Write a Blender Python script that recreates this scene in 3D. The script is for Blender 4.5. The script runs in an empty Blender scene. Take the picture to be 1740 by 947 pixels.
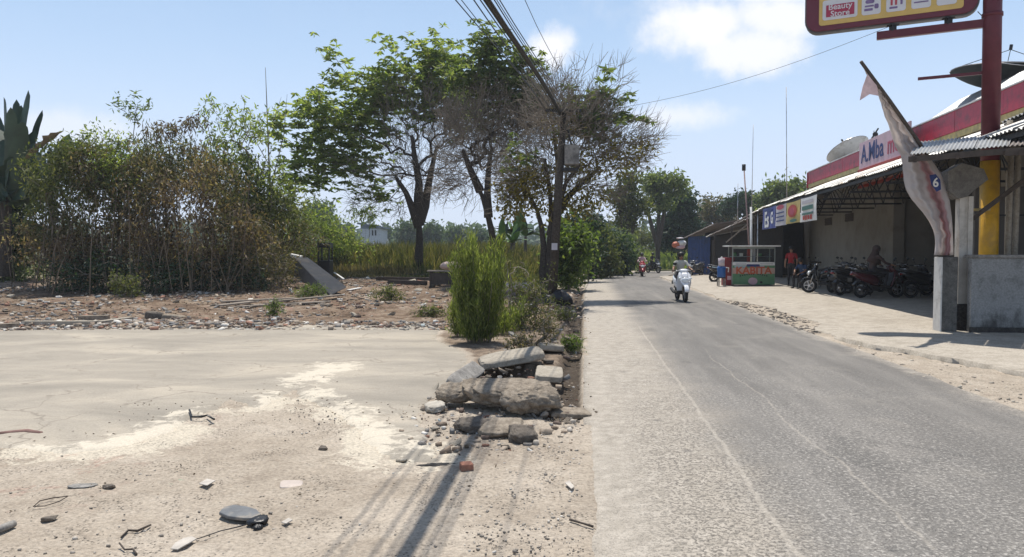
import bpy, math, random
import numpy as np
from mathutils import Vector, Matrix

random.seed(7)
RNG = np.random.default_rng(11)
scene = bpy.context.scene
COL = scene.collection
R = math.radians

# ---------------------------------------------------------------- camera
CAMZ = 1.65
FPX = 1257.0                      # focal length in photo pixels (photo is 1740 wide)
PITCH = math.atan((473.5 - 425.0) / FPX)
cam_data = bpy.data.cameras.new('camera')
cam = bpy.data.objects.new('camera', cam_data)
COL.objects.link(cam)
cam.location = (0, 0, CAMZ)
cam.rotation_euler = (math.pi / 2 - PITCH, 0, 0)
cam_data.sensor_width = 36.0
cam_data.lens = 36.0 * FPX / 1740.0
cam_data.clip_start = 0.05
cam_data.clip_end = 6000
scene.camera = cam

# ---------------------------------------------------------------- light
SHX, SHY = 0.035, -0.34           # ground shift of a shadow per metre of height
sun_dir = Vector((-SHX, -SHY, 1.0)).normalized()
SUN_EL = math.asin(sun_dir.z)
SUN_AZ = math.atan2(sun_dir.x, sun_dir.y)
sun_data = bpy.data.lights.new('sun', 'SUN')
sun_data.energy = 4.8
sun_data.angle = R(0.55)
sun_data.color = (1.0, 0.95, 0.87)
sun = bpy.data.objects.new('sun', sun_data)
COL.objects.link(sun)
sun.location = (0, 20, 40)
sun.rotation_euler = (-sun_dir).to_track_quat('-Z', 'Y').to_euler()

world = bpy.data.worlds.new('World')
scene.world = world
world.use_nodes = True
scene.view_settings.view_transform = 'Standard'
scene.view_settings.look = 'None'
scene.view_settings.exposure = 0.14
scene.view_settings.gamma = 1.0
scene.view_settings.use_curve_mapping = False


def pix_ray(px, py):
    xc, yc = px - 870.0, 473.5 - py
    c, s = math.cos(PITCH), math.sin(PITCH)
    return Vector((xc, yc * s + FPX * c, yc * c - FPX * s))


def at(px, py, Y):
    """world point seen at photo pixel px, py at distance Y"""
    r = pix_ray(px, py)
    return Vector((r.x / r.y * Y, Y, CAMZ + r.z / r.y * Y))


def gp(px, py, z=0.0):
    """world point on the level z seen at photo pixel"""
    r = pix_ray(px, py)
    k = (z - CAMZ) / r.z
    return Vector((r.x * k, r.y * k, z))


class NB:
    """small node builder"""
    def __init__(self, tree):
        self.t = tree
        self.n = tree.nodes
        self.l = tree.links

    def node(self, typ, **kw):
        nd = self.n.new(typ)
        for k, v in kw.items():
            setattr(nd, k, v)
        return nd

    def link(self, a, b):
        self.l.new(a, b)

    def setin(self, sock, v):
        if hasattr(v, 'is_output') or isinstance(v, bpy.types.NodeSocket):
            self.l.new(v, sock)
        else:
            if isinstance(v, (tuple, list)) and len(v) == 3 and sock.type == 'RGBA':
                v = (*v, 1)
            sock.default_value = v

    def math(self, op, a, b=None, c=None, clamp=False):
        nd = self.n.new('ShaderNodeMath'); nd.operation = op; nd.use_clamp = clamp
        self.setin(nd.inputs[0], a)
        if b is not None: self.setin(nd.inputs[1], b)
        if c is not None: self.setin(nd.inputs[2], c)
        return nd.outputs[0]

    def mix(self, f, a, b, mode='MIX'):
        nd = self.n.new('ShaderNodeMix'); nd.data_type = 'RGBA'; nd.blend_type = mode
        self.setin(nd.inputs[0], f); self.setin(nd.inputs[6], a); self.setin(nd.inputs[7], b)
        return nd.outputs[2]

    def noise(self, vec, scale, detail=4, rough=0.55, dist=0.0, dim='3D'):
        nd = self.n.new('ShaderNodeTexNoise')
        nd.noise_dimensions = dim
        if vec is not None: self.l.new(vec, nd.inputs['Vector'])
        nd.inputs['Scale'].default_value = scale
        nd.inputs['Detail'].default_value = detail
        nd.inputs['Roughness'].default_value = rough
        nd.inputs['Distortion'].default_value = dist
        return nd.outputs[0]

    def vor(self, vec, scale, feature='F1', out=0, rand=1.0):
        nd = self.n.new('ShaderNodeTexVoronoi'); nd.feature = feature
        self.l.new(vec, nd.inputs['Vector'])
        nd.inputs['Scale'].default_value = scale
        nd.inputs['Randomness'].default_value = rand
        return nd.outputs[out]

    def ramp(self, f, stops, interp='LINEAR'):
        nd = self.n.new('ShaderNodeValToRGB'); nd.color_ramp.interpolation = interp
        cr = nd.color_ramp
        while len(cr.elements) < len(stops): cr.elements.new(0.5)
        for e, (p, c) in zip(cr.elements, stops):
            e.position = p
            e.color = (*c, 1) if len(c) == 3 else c
        self.l.new(f, nd.inputs[0])
        return nd.outputs[0]

    def maprange(self, v, a, b, c=0.0, d=1.0, smooth=True):
        nd = self.n.new('ShaderNodeMapRange')
        nd.interpolation_type = 'SMOOTHSTEP' if smooth else 'LINEAR'
        self.setin(nd.inputs['Value'], v)
        nd.inputs['From Min'].default_value = a; nd.inputs['From Max'].default_value = b
        nd.inputs['To Min'].default_value = c; nd.inputs['To Max'].default_value = d
        return nd.outputs[0]


# ---- sky: Nishita with a few thin clouds mixed in by direction
wb = NB(world.node_tree)
world.node_tree.nodes.clear()
w_out = wb.node('ShaderNodeOutputWorld')
w_bg = wb.node('ShaderNodeBackground')
sky = wb.node('ShaderNodeTexSky', sky_type='NISHITA')
sky.sun_disc = False
sky.sun_elevation = SUN_EL
sky.sun_rotation = SUN_AZ
sky.altitude = 20
sky.air_density = 1.0
sky.dust_density = 0.6
sky.ozone_density = 1.5
tc = wb.node('ShaderNodeTexCoord')
dirv = tc.outputs['Generated']
n1 = wb.noise(dirv, 9.0, 6, 0.6)
n2 = wb.noise(dirv, 26.0, 6, 0.62)
nz = wb.math('ADD', wb.math('MULTIPLY', wb.math('SUBTRACT', n1, 0.5), 1.7), wb.math('MULTIPLY', wb.math('SUBTRACT', n2, 0.5), 1.3))
clouds = [(936, 80, 44, 30, 1.0), (955, 72, 30, 20, 0.8), (1185, 42, 95, 52, 1.0), (1275, 85, 100, 42, 0.95), (1330, 20, 100, 55, 0.95),
          (1150, 198, 90, 26, 0.7), (115, 215, 110, 30, 0.5), (1260, 10, 200, 70, 0.35)]
mask = None
for (cx, cy, rx, ry, st) in clouds:
    c = pix_ray(cx, cy).normalized()
    sub = wb.node('ShaderNodeVectorMath', operation='SUBTRACT')
    wb.link(dirv, sub.inputs[0]); sub.inputs[1].default_value = c
    mul = wb.node('ShaderNodeVectorMath', operation='MULTIPLY')
    wb.link(sub.outputs[0], mul.inputs[0])
    mul.inputs[1].default_value = (FPX / rx, FPX / rx, FPX / ry)
    ln = wb.node('ShaderNodeVectorMath', operation='LENGTH')
    wb.link(mul.outputs[0], ln.inputs[0])
    d = wb.math('SUBTRACT', wb.math('SUBTRACT', 1.0, ln.outputs['Value']), wb.math('MULTIPLY', nz, -0.9))
    m = wb.maprange(d, -0.2, 0.75, 0.0, st)
    mask = m if mask is None else wb.math('MAXIMUM', mask, m)
# faint high haze clouds everywhere else
veil = wb.maprange(wb.noise(dirv, 2.2, 7, 0.6, 0.3), 0.5, 0.85, 0.0, 0.16)
mask = wb.math('MAXIMUM', mask, veil)
hsv = wb.node('ShaderNodeHueSaturation')
wb.link(sky.outputs[0], hsv.inputs['Color'])
hsv.inputs['Saturation'].default_value = 0.92
hsv.inputs['Value'].default_value = 1.0
sepd = wb.node('ShaderNodeSeparateXYZ'); wb.link(dirv, sepd.inputs[0])
# humid white-blue haze, thickest at the horizon and thinning upwards
hz = wb.math('POWER', 2.718, wb.math('MULTIPLY', wb.math('ABSOLUTE', sepd.outputs[2]), -3.0))
hcol = wb.mix(wb.maprange(sepd.outputs[2], 0.0, 0.34), (6.9, 7.8, 9.3), (4.9, 6.9, 9.7))
skyb = wb.mix(wb.math('MINIMUM', wb.math('MULTIPLY', hz, 1.6), 0.97), hsv.outputs[0], hcol)
skycol = wb.mix(mask, skyb, (9.3, 9.4, 9.9))
wb.link(skycol, w_bg.inputs['Color'])
w_bg.inputs['Strength'].default_value = 0.10
wb.link(w_bg.outputs[0], w_out.inputs['Surface'])


# ---------------------------------------------------------------- numpy noise
_perm = np.random.default_rng(5).random((256, 256))


def vnoise(x, y):
    xi = np.floor(x).astype(int); yi = np.floor(y).astype(int)
    fx = x - xi; fy = y - yi
    fx = fx * fx * (3 - 2 * fx); fy = fy * fy * (3 - 2 * fy)
    a = _perm[xi % 256, yi % 256]; b = _perm[(xi + 1) % 256, yi % 256]
    c = _perm[xi % 256, (yi + 1) % 256]; d = _perm[(xi + 1) % 256, (yi + 1) % 256]
    return (a * (1 - fx) + b * fx) * (1 - fy) + (c * (1 - fx) + d * fx) * fy - 0.5


def fbm(x, y, sc, oct=4, seed=0.0):
    v = 0; amp = 1.0
    x = np.asarray(x) * sc + seed * 17.3 + 500; y = np.asarray(y) * sc + seed * 9.1 + 500
    for i in range(oct):
        v = v + vnoise(x, y) * amp
        x = x * 2.03 + 3.1; y = y * 2.03 + 7.7; amp *= 0.5
    return v


def sstep(a, b, x):
    t = np.clip((np.asarray(x, float) - a) / (b - a), 0, 1)
    return t * t * (3 - 2 * t)


# ---------------------------------------------------------------- terrain height
def road_left(Y):
    return 0.0978 * Y


def H(X, Y):
    """ground height: level by the road, rising a little over the waste ground on the left"""
    X = np.asarray(X, float); Y = np.asarray(Y, float)
    lat = 0.0978 * Y - X
    rise = 0.5 * sstep(15.6, 30, Y) + 0.55 * sstep(29, 47, Y)
    return rise * sstep(0.8, 4.5, lat)


def gl(px, py):
    """point of the terrain seen at a photo pixel"""
    r = pix_ray(px, py)
    Y = 3.0
    while Y < 400:
        z = CAMZ + r.z / r.y * Y
        h = float(H(r.x / r.y * Y, Y))
        if z <= h:
            return Vector((r.x / r.y * Y, Y, h))
        Y *= 1.003
    return Vector((r.x / r.y * Y, Y, float(H(r.x / r.y * Y, Y))))


# ---------------------------------------------------------------- objects
def tag(o, label=None, cat=None, group=None, kind=None):
    if label: o['label'] = label
    if cat: o['category'] = cat
    if group: o['group'] = group
    if kind: o['kind'] = kind
    return o


def thing(name, label, cat, loc=(0, 0, 0), rotz=0.0, group=None):
    o = bpy.data.objects.new(name, None)
    COL.objects.link(o)
    o.location = loc
    o.rotation_euler = (0, 0, rotz)
    o.empty_display_size = 0.2
    return tag(o, label, cat, group)


def world_mat(o):
    m = Matrix.LocRotScale(o.location, o.rotation_euler, o.scale)
    if o.parent:
        return world_mat(o.parent) @ m
    return m


def mesh_np(name, V, F, mats, parent=None, world=False, smooth=False, attrs=None, loc=None, rotz=0.0, midx=None, uv=None):
    """one mesh object from arrays; F is an (n,3)/(n,4) array or a list of index lists"""
    me = bpy.data.meshes.new(name)
    V = np.asarray(V, float).reshape(-1, 3)
    if isinstance(F, np.ndarray):
        k = F.shape[1]
        me.vertices.add(len(V)); me.vertices.foreach_set('co', V.ravel())
        me.loops.add(F.size); me.loops.foreach_set('vertex_index', F.ravel().astype(np.int32))
        me.polygons.add(len(F))
        me.polygons.foreach_set('loop_start', np.arange(0, F.size, k, dtype=np.int32))
        me.polygons.foreach_set('loop_total', np.full(len(F), k, dtype=np.int32))
        if smooth: me.polygons.foreach_set('use_smooth', np.ones(len(F), dtype=bool))
        if midx is not None: me.polygons.foreach_set('material_index', np.asarray(midx, dtype=np.int32))
        me.update(calc_edges=True)
    else:
        me.from_pydata([tuple(v) for v in V], [], F)
        if smooth:
            for p in me.polygons: p.use_smooth = True
        if midx is not None:
            for p, i in zip(me.polygons, midx): p.material_index = i
        me.update()
    if attrs:
        for an, av in attrs.items():
            a = me.attributes.new(an, 'FLOAT', 'POINT')
            a.data.foreach_set('value', np.asarray(av, np.float32).ravel())
    if uv is not None:
        ul = me.uv_layers.new(name='UVMap')
        li = np.empty(len(me.loops), np.int32); me.loops.foreach_get('vertex_index', li)
        ul.data.foreach_set('uv', np.asarray(uv, np.float32)[li].ravel())
    if not isinstance(mats, (list, tuple)): mats = [mats]
    for m in mats: me.materials.append(m)
    o = bpy.data.objects.new(name, me)
    COL.objects.link(o)
    if parent is not None:
        o.parent = parent
        if world:
            me.transform(world_mat(parent).inverted())
    if loc is not None:
        o.location = loc; o.rotation_euler = (0, 0, rotz)
    return o


def copy_tree(o, parent=None):
    c = o.copy()
    COL.objects.link(c)
    if parent is not None: c.parent = parent
    for ch in list(o.children):
        copy_tree(ch, c)
    return c


class MB:
    """collects shapes into one mesh"""
    def __init__(self):
        self.v = []; self.f = []; self.m = []; self.mi = 0

    def _add(self, vs, fs):
        b = len(self.v)
        self.v.extend([tuple(p) for p in vs])
        for f in fs:
            self.f.append([b + i for i in f]); self.m.append(self.mi)

    def box(self, c, s, rot=None):
        c = Vector(c); hx, hy, hz = s[0] / 2, s[1] / 2, s[2] / 2
        vs = [Vector((x, y, z)) for z in (-hz, hz) for y in (-hy, hy) for x in (-hx, hx)]
        if rot is not None: vs = [rot @ p for p in vs]
        self._add([c + p for p in vs], [(0, 2, 3, 1), (4, 5, 7, 6), (0, 1, 5, 4), (2, 6, 7, 3), (0, 4, 6, 2), (1, 3, 7, 5)])
        return self

    def box2(self, a, b, jit=0.0):
        c = [(a[i] + b[i]) / 2 for i in range(3)]; s = [abs(b[i] - a[i]) for i in range(3)]
        return self.box(c, s)

    def beam(self, p, q, w, h=None, up=(0, 0, 1)):
        p = Vector(p); q = Vector(q); d = q - p; L = d.length; d.normalize()
        up = Vector(up)
        if abs(d.dot(up)) > 0.98: up = Vector((0, 1, 0))
        x = d.cross(up).normalized(); z = x.cross(d).normalized()
        rot = Matrix((x, d, z)).transposed()
        return self.box((p + q) / 2, (w, L, h or w), rot)

    def tube(self, pts, rad, n=8, cap=True, flat=(1, 1)):
        pts = [Vector(p) for p in pts]
        if not isinstance(rad, (list, tuple)): rad = [rad] * len(pts)
        vs = []; prev = None
        for i, p in enumerate(pts):
            d = (pts[min(i + 1, len(pts) - 1)] - pts[max(i - 1, 0)])
            if d.length < 1e-9: d = Vector((0, 0, 1))
            d.normalize()
            if prev is None:
                a = Vector((0, 0, 1)) if abs(d.z) < 0.9 else Vector((1, 0, 0))
                x = d.cross(a).normalized()
            else:
                x = (prev - d * prev.dot(d)).normalized()
            prev = x; y = d.cross(x)
            for k in range(n):
                t = 2 * math.pi * k / n
                vs.append(p + (x * math.cos(t) * flat[0] + y * math.sin(t) * flat[1]) * rad[i])
        fs = []
        for i in range(len(pts) - 1):
            for k in range(n):
                k2 = (k + 1) % n
                fs.append((i * n + k, i * n + k2, (i + 1) * n + k2, (i + 1) * n + k))
        if cap:
            fs.append(tuple(reversed(range(n)))); fs.append(tuple((len(pts) - 1) * n + k for k in range(n)))
        self._add(vs, fs)
        return self

    def loft(self, secs, n=14, power=2.5):
        """secs: (center, half width x, half height z) rings in the local xz plane tilted along the path"""
        vs = []
        for i, sct in enumerate(secs):
            c = Vector(sct[0]); hw, hh = sct[1], sct[2]
            tilt = sct[3] if len(sct) > 3 else 0.0
            for k in range(n):
                t = 2 * math.pi * k / n
                ct, st = math.cos(t), math.sin(t)
                x = hw * math.copysign(abs(ct) ** (2 / power), ct)
                z = hh * math.copysign(abs(st) ** (2 / power), st)
                vs.append(c + Vector((x, -z * math.sin(tilt), z * math.cos(tilt))))
        fs = []
        for i in range(len(secs) - 1):
            for k in range(n):
                k2 = (k + 1) % n
                fs.append((i * n + k, i * n + k2, (i + 1) * n + k2, (i + 1) * n + k))
        fs.append(tuple(reversed(range(n)))); fs.append(tuple((len(secs) - 1) * n + k for k in range(n)))
        self._add(vs, fs)
        return self

    def ball(self, c, r, nu=12, nv=8):
        if not isinstance(r, (tuple, list)): r = (r, r, r)
        c = Vector(c); vs = [c + Vector((0, 0, -r[2]))]; fs = []
        for j in range(1, nv):
            ph = -math.pi / 2 + math.pi * j / nv
            for i in range(nu):
                th = 2 * math.pi * i / nu
                vs.append(c + Vector((r[0] * math.cos(ph) * math.cos(th), r[1] * math.cos(ph) * math.sin(th), r[2] * math.sin(ph))))
        vs.append(c + Vector((0, 0, r[2])))
        for i in range(nu): fs.append((0, 1 + (i + 1) % nu, 1 + i))
        for j in range(nv - 2):
            for i in range(nu):
                a = 1 + j * nu + i; b = 1 + j * nu + (i + 1) % nu
                fs.append((a, b, b + nu, a + nu))
        t = len(vs) - 1
        for i in range(nu):
            a = 1 + (nv - 2) * nu + i; b = 1 + (nv - 2) * nu + (i + 1) % nu
            fs.append((a, b, t))
        self._add(vs, fs)
        return self

    def torus(self, c, R_, r, axis='x', nu=28, nv=10):
        c = Vector(c); vs = []; fs = []
        for i in range(nu):
            t = 2 * math.pi * i / nu
            for j in range(nv):
                p = 2 * math.pi * j / nv
                a = (R_ + r * math.cos(p)) * math.cos(t); b = (R_ + r * math.cos(p)) * math.sin(t); h = r * math.sin(p)
                vs.append(c + (Vector((h, a, b)) if axis == 'x' else Vector((a, b, h))))
        for i in range(nu):
            for j in range(nv):
                i2, j2 = (i + 1) % nu, (j + 1) % nv
                fs.append((i * nv + j, i * nv + j2, i2 * nv + j2, i2 * nv + j))
        self._add(vs, fs)
        return self

    def plate(self, poly, th):
        """polygon of 3d points extruded by vector th"""
        poly = [Vector(p) for p in poly]; th = Vector(th); n = len(poly)
        vs = poly + [p + th for p in poly]
        fs = [tuple(range(n)), tuple(reversed(range(n, 2 * n)))]
        for i in range(n):
            j = (i + 1) % n
            fs.append((i, i + n, j + n, j))
        self._add(vs, fs)
        return self

    def sheet(self, P1, P2, P3, P4, waves, amp, th=0.008, rows=3, per=6):
        """corrugated sheet; ridges run from edge P1P2 to edge P4P3"""
        P1, P2, P3, P4 = map(Vector, (P1, P2, P3, P4))
        nrm = (P2 - P1).cross(P4 - P1).normalized()
        if nrm.z < 0: nrm = -nrm
        nc = waves * per + 1
        vs = []
        for lay in (0, 1):
            for r in range(rows):
                b = r / (rows - 1)
                for c in range(nc):
                    a = c / (nc - 1)
                    p = (P1 * (1 - a) + P2 * a) * (1 - b) + (P4 * (1 - a) + P3 * a) * b
                    vs.append(p + nrm * (amp * math.cos(a * waves * 2 * math.pi) - lay * th))
        fs = []; N = rows * nc
        for r in range(rows - 1):
            for c in range(nc - 1):
                q = r * nc + c
                fs.append((q, q + 1, q + nc + 1, q + nc))
                fs.append((N + q, N + q + nc, N + q + nc + 1, N + q + 1))
        for c in range(nc - 1):
            fs.append((c, N + c, N + c + 1, c + 1))
            q = (rows - 1) * nc + c
            fs.append((q, q + 1, N + q + 1, N + q))
        for r in range(rows - 1):
            q = r * nc
            fs.append((q, q + nc, N + q + nc, N + q))
            q = r * nc + nc - 1
            fs.append((q, N + q, N + q + nc, q + nc))
        self._add(vs, fs)
        return self

    def build(self, name, mat, parent=None, world=False, smooth=False, bevel=0.0, label=None, **kw):
        o = mesh_np(name, self.v, self.f, mat, parent, world, smooth, midx=self.m if isinstance(mat, (list, tuple)) else None, **kw)
        if bevel:
            md = o.modifiers.new('bevel', 'BEVEL'); md.width = bevel; md.segments = 2; md.limit_method = 'ANGLE'
        if label: o['label'] = label
        return o


# ---------------------------------------------------------------- materials
def new_mat(name):
    m = bpy.data.materials.new(name)
    m.use_nodes = True
    m.node_tree.nodes.clear()
    b = NB(m.node_tree)
    out = b.node('ShaderNodeOutputMaterial')
    bs = b.node('ShaderNodeBsdfPrincipled')
    b.link(bs.outputs[0], out.inputs['Surface'])
    return m, b, bs, out


def bump(b, bs, height, dist=0.01, strength=1.0):
    bp = b.node('ShaderNodeBump')
    bp.inputs['Distance'].default_value = dist
    bp.inputs['Strength'].default_value = strength
    b.link(height, bp.inputs['Height'])
    b.link(bp.outputs[0], bs.inputs['Normal'])


def M(name, col, rough=0.6, metal=0.0, var=0.25, scale=6.0, dirt=None, dscale=2.0, bumpd=0.0, spec=0.4, coat=0.0):
    """painted / plain surface with noise wear"""
    m, b, bs, out = new_mat(name)
    t = b.node('ShaderNodeTexCoord')
    o = t.outputs['Object']
    n = b.noise(o, scale, 5, 0.6)
    c0 = tuple(x * (1 - var) for x in col); c1 = tuple(min(1, x * (1 + var)) for x in col)
    c = b.ramp(n, [(0.3, c0), (0.7, c1)])
    if dirt is not None:
        dm = b.maprange(b.noise(o, dscale, 6, 0.65, 0.4), 0.48, 0.72)
        c = b.mix(dm, c, dirt)
    b.link(c, bs.inputs['Base Color'])
    bs.inputs['Roughness'].default_value = rough
    bs.inputs['Metallic'].default_value = metal
    bs.inputs['Specular IOR Level'].default_value = spec
    bs.inputs['Coat Weight'].default_value = coat
    if bumpd:
        bump(b, bs, b.noise(o, scale * 6, 4, 0.6), bumpd)
    return m


def leaf_mat(name, stops, trans=0.35, rough=0.55):
    m, b, bs, out = new_mat(name)
    g = b.node('ShaderNodeNewGeometry')
    c = b.ramp(g.outputs['Random Per Island'], stops)
    b.link(c, bs.inputs['Base Color'])
    bs.inputs['Roughness'].default_value = rough
    bs.inputs['Specular IOR Level'].default_value = 0.3
    tr = b.node('ShaderNodeBsdfTranslucent')
    br = b.mix(1.0, c, (1.6, 1.7, 0.7), 'MULTIPLY')
    b.link(br, tr.inputs['Color'])
    mx = b.node('ShaderNodeMixShader')
    mx.inputs[0].default_value = trans
    b.link(bs.outputs[0], mx.inputs[1]); b.link(tr.outputs[0], mx.inputs[2])
    b.link(mx.outputs[0], out.inputs['Surface'])
    return m


def island_mat(name, stops, rough=0.85, scale=20):
    m, b, bs, out = new_mat(name)
    g = b.node('ShaderNodeNewGeometry')
    c = b.ramp(g.outputs['Random Per Island'], stops, 'CONSTANT' if len(stops) > 6 else 'LINEAR')
    t = b.node('ShaderNodeTexCoord')
    n = b.ramp(b.noise(t.outputs['Object'], scale, 4), [(0.3, (0.7, 0.7, 0.7)), (0.7, (1.2, 1.2, 1.2))])
    b.link(b.mix(1.0, c, n, 'MULTIPLY'), bs.inputs['Base Color'])
    bs.inputs['Roughness'].default_value = rough
    return m


def concrete(name, col, dark, light, scale=1.0, bumpd=0.01, stain=0.5):
    m, b, bs, out = new_mat(name)
    t = b.node('ShaderNodeTexCoord'); o = t.outputs['Object']
    n1 = b.noise(o, 1.3 * scale, 6, 0.65, 0.3); n2 = b.noise(o, 9 * scale, 6, 0.7); n3 = b.noise(o, 60 * scale, 3, 0.6)
    c = b.ramp(n2, [(0.25, dark), (0.5, col), (0.78, light)])
    c = b.mix(b.math('MULTIPLY', b.maprange(n1, 0.5, 0.7), stain), c, dark)
    g = b.ramp(n3, [(0.3, (0.75, 0.75, 0.75)), (0.7, (1.15, 1.15, 1.15))])
    c = b.mix(1.0, c, g, 'MULTIPLY')
    b.link(c, bs.inputs['Base Color'])
    bs.inputs['Roughness'].default_value = 0.92
    bs.inputs['Specular IOR Level'].default_value = 0.2
    bump(b, bs, b.math('ADD', b.math('MULTIPLY', n2, 0.7), b.math('MULTIPLY', n3, 0.3)), bumpd)
    return m
# ================================================================ SETTING
def sdf_poly(X, Y, poly):
    """signed distance to a polygon, positive inside"""
    P = np.asarray(poly, float); n = len(P)
    dmin = np.full(X.shape, 1e9); inside = np.zeros(X.shape, bool)
    for i in range(n):
        ax, ay = P[i]; bx, by = P[(i + 1) % n]
        ex, ey = bx - ax, by - ay
        t = np.clip(((X - ax) * ex + (Y - ay) * ey) / (ex * ex + ey * ey + 1e-12), 0, 1)
        dmin = np.minimum(dmin, np.hypot(X - ax - t * ex, Y - ay - t * ey))
        cond = (ay > Y) != (by > Y)
        xi = ex * (Y - ay) / (ey if abs(ey) > 1e-12 else 1e-12) + ax
        inside ^= cond & (X < xi)
    return np.where(inside, dmin, -dmin)


def dist_line(X, Y, pts):
    P = np.asarray(pts, float); d = np.full(X.shape, 1e9)
    for i in range(len(P) - 1):
        ax, ay = P[i]; ex, ey = P[i + 1] - P[i]
        t = np.clip(((X - ax) * ex + (Y - ay) * ey) / (ex * ex + ey * ey + 1e-12), 0, 1)
        d = np.minimum(d, np.hypot(X - ax - t * ex, Y - ay - t * ey))
    return d


def pxpoly(pts):
    return [tuple(gp(x, y)[:2]) for x, y in pts]


front_px = [(-420, 760), (0, 764), (120, 772), (215, 766), (290, 735), (361, 703), (387, 679), (440, 690), (500, 664), (528, 686), (575, 706),
            (593, 722), (601, 742), (640, 772), (687, 789), (757, 790)]
slab_px = front_px + [(738, 762), (722, 735), (715, 708), (735, 680), (762, 662), (803, 612), (790, 598), (748, 580), (742, 553),
                      (560, 553), (300, 557), (0, 563), (-500, 572)]
slab_poly = pxpoly(slab_px)
front_line = pxpoly(front_px) + pxpoly([(757, 790), (735, 760)])
spur = pxpoly([(500, 664), (540, 640), (580, 622), (530, 645), (470, 668)])
pit_poly = pxpoly([(782, 668), (808, 624), (850, 618), (912, 622), (918, 640), (905, 668)])


def grid(xs, ys):
    X, Y = np.meshgrid(xs, ys)
    nx, ny = len(xs), len(ys)
    idx = np.arange(nx * ny).reshape(ny, nx)
    F = np.stack([idx[:-1, :-1], idx[:-1, 1:], idx[1:, 1:], idx[1:, :-1]], -1).reshape(-1, 4)
    return X.ravel(), Y.ravel(), F


def geo(a, b, f, s0):
    out = [a]; s = s0
    while out[-1] < b:
        out.append(out[-1] + s); s *= f
    return out


ys = list(np.arange(-60, 2.4, 3.0)) + list(np.arange(2.4, 3.6, 0.2)) + geo(3.6, 2600, 1.0085, 0.035)
xr = geo(1.2, 2000, 1.035, 0.04); xl = geo(5.5, 2000, 1.03, 0.05)
xs = [-v for v in reversed(xl)] + list(np.arange(-5.46, 1.2, 0.04)) + xr
GX, GY, GF = grid(np.array(xs), np.array(ys))
lat = road_left(GY) - GX
sds = sdf_poly(GX, GY, slab_poly) + 0.10 * fbm(GX, GY, 3.0, 4) + 0.05 * fbm(GX, GY, 14, 2, 4)
gz = H(GX, GY) + 0.016 * fbm(GX, GY, 1.1, 4) + 0.012 * fbm(GX, GY, 9, 3, 2) * sstep(60, 20, GY)
debris = sstep(15.3, 15.8, GY + 0.25 * fbm(GX, GY, 1.5, 3)) * sstep(33, 29, GY) * sstep(0.2, 0.9, lat) * sstep(45, 30, np.abs(GX))
gz = gz + debris * (0.10 * fbm(GX, GY, 0.9, 5, 3) + 0.03)
gz = np.where(sds > 0.06, gz - 0.05, gz)
# drain pit and the scour beside the kerbless road edge
pit = sdf_poly(GX, GY, pit_poly)
gz = gz - 0.55 * sstep(-0.02, 0.05, pit)
debris = np.maximum(debris, 0.8 * sstep(7.6, 9.0, GY + 0.5 * fbm(GX, GY, 2, 3, 7)) * sstep(0.04, 0.2, lat) * sstep(0.0, -0.12, sds) * sstep(33, 29, GY) * sstep(2.6, 2.0, lat - 0.1 * GY))
ditch = sstep(0.02, 0.07, lat) * sstep(0.42, 0.26, lat + 0.1 * fbm(GX, GY, 2, 3, 8)) * sstep(6.9, 7.8, GY) * sstep(34, 26, GY)
gz = gz - 0.14 * ditch
# hollow under the sheets that lie on the ground (road, forecourt)
rlat = GX - road_left(GY)
under = sstep(0.06, 0.2, rlat) * sstep(4.45, 4.3, rlat) * (GY < 40)
gz = gz - 0.08 * under - 0.08 * sstep(5.6, 6.5, rlat) * (GY < 44)
gz = gz - 0.05 * ((rlat > -0.5) & (GY > 39))
gz = gz + 0.035 * fbm(GX, GY, 4, 4, 9) * sstep(4.6, 5.2, rlat) * sstep(6.6, 6.0, rlat) * (GY < 13.5)
dl = np.minimum(dist_line(GX, GY, front_line), dist_line(GX, GY, spur) + 0.05)
cream = np.exp(-(dl / 0.42) ** 2) * (0.65 + 0.8 * fbm(GX, GY, 2.3, 4, 6))
cream = np.clip(cream, 0, 1)
green = sstep(28.5, 33, GY + 2.5 * fbm(GX, GY, 0.25, 3, 5)) * sstep(0.4, 1.5, lat) + (GY > 60) * 1.0
hollow_dark = np.clip(ditch + sstep(-0.05, 0.05, pit), 0, 1)  # darker ground colour in the ditch and the drain pit

# ground material
m, b, bs, out = new_mat('ground_dirt')
t = b.node('ShaderNodeTexCoord'); oc = t.outputs['Object']


def attr(b, name):
    a = b.node('ShaderNodeAttribute', attribute_name=name)
    return a.outputs['Fac']


nA = b.noise(oc, 0.9, 7, 0.62, 0.4); nB_ = b.noise(oc, 5.5, 6, 0.65, 0.3); nC = b.noise(oc, 38, 4, 0.65); nD = b.noise(oc, 140, 2, 0.6)
base = b.ramp(nA, [(0.30, (0.30, 0.25, 0.198)), (0.48, (0.395, 0.335, 0.268)), (0.66, (0.48, 0.415, 0.34))])
base = b.mix(b.math('MULTIPLY', b.maprange(nB_, 0.5, 0.72), 0.45), base, (0.24, 0.195, 0.15))
base = b.mix(b.math('MULTIPLY', b.maprange(nB_, 0.47, 0.3), 0.35), base, (0.50, 0.44, 0.36))
brown = b.ramp(b.math('ADD', b.math('MULTIPLY', nB_, 0.5), b.math('MULTIPLY', nA, 0.5)), [(0.38, (0.075, 0.052, 0.036)), (0.48, (0.16, 0.11, 0.075)), (0.55, (0.235, 0.175, 0.125)), (0.63, (0.34, 0.28, 0.22))])
grn = b.ramp(nA, [(0.3, (0.05, 0.06, 0.022)), (0.6, (0.10, 0.10, 0.04)), (0.75, (0.16, 0.12, 0.06))])
c = b.mix(attr(b, 'debris'), base, brown)
c = b.mix(attr(b, 'green'), c, grn)
c = b.mix(attr(b, 'hollow_dark'), c, (0.07, 0.055, 0.042))
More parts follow.
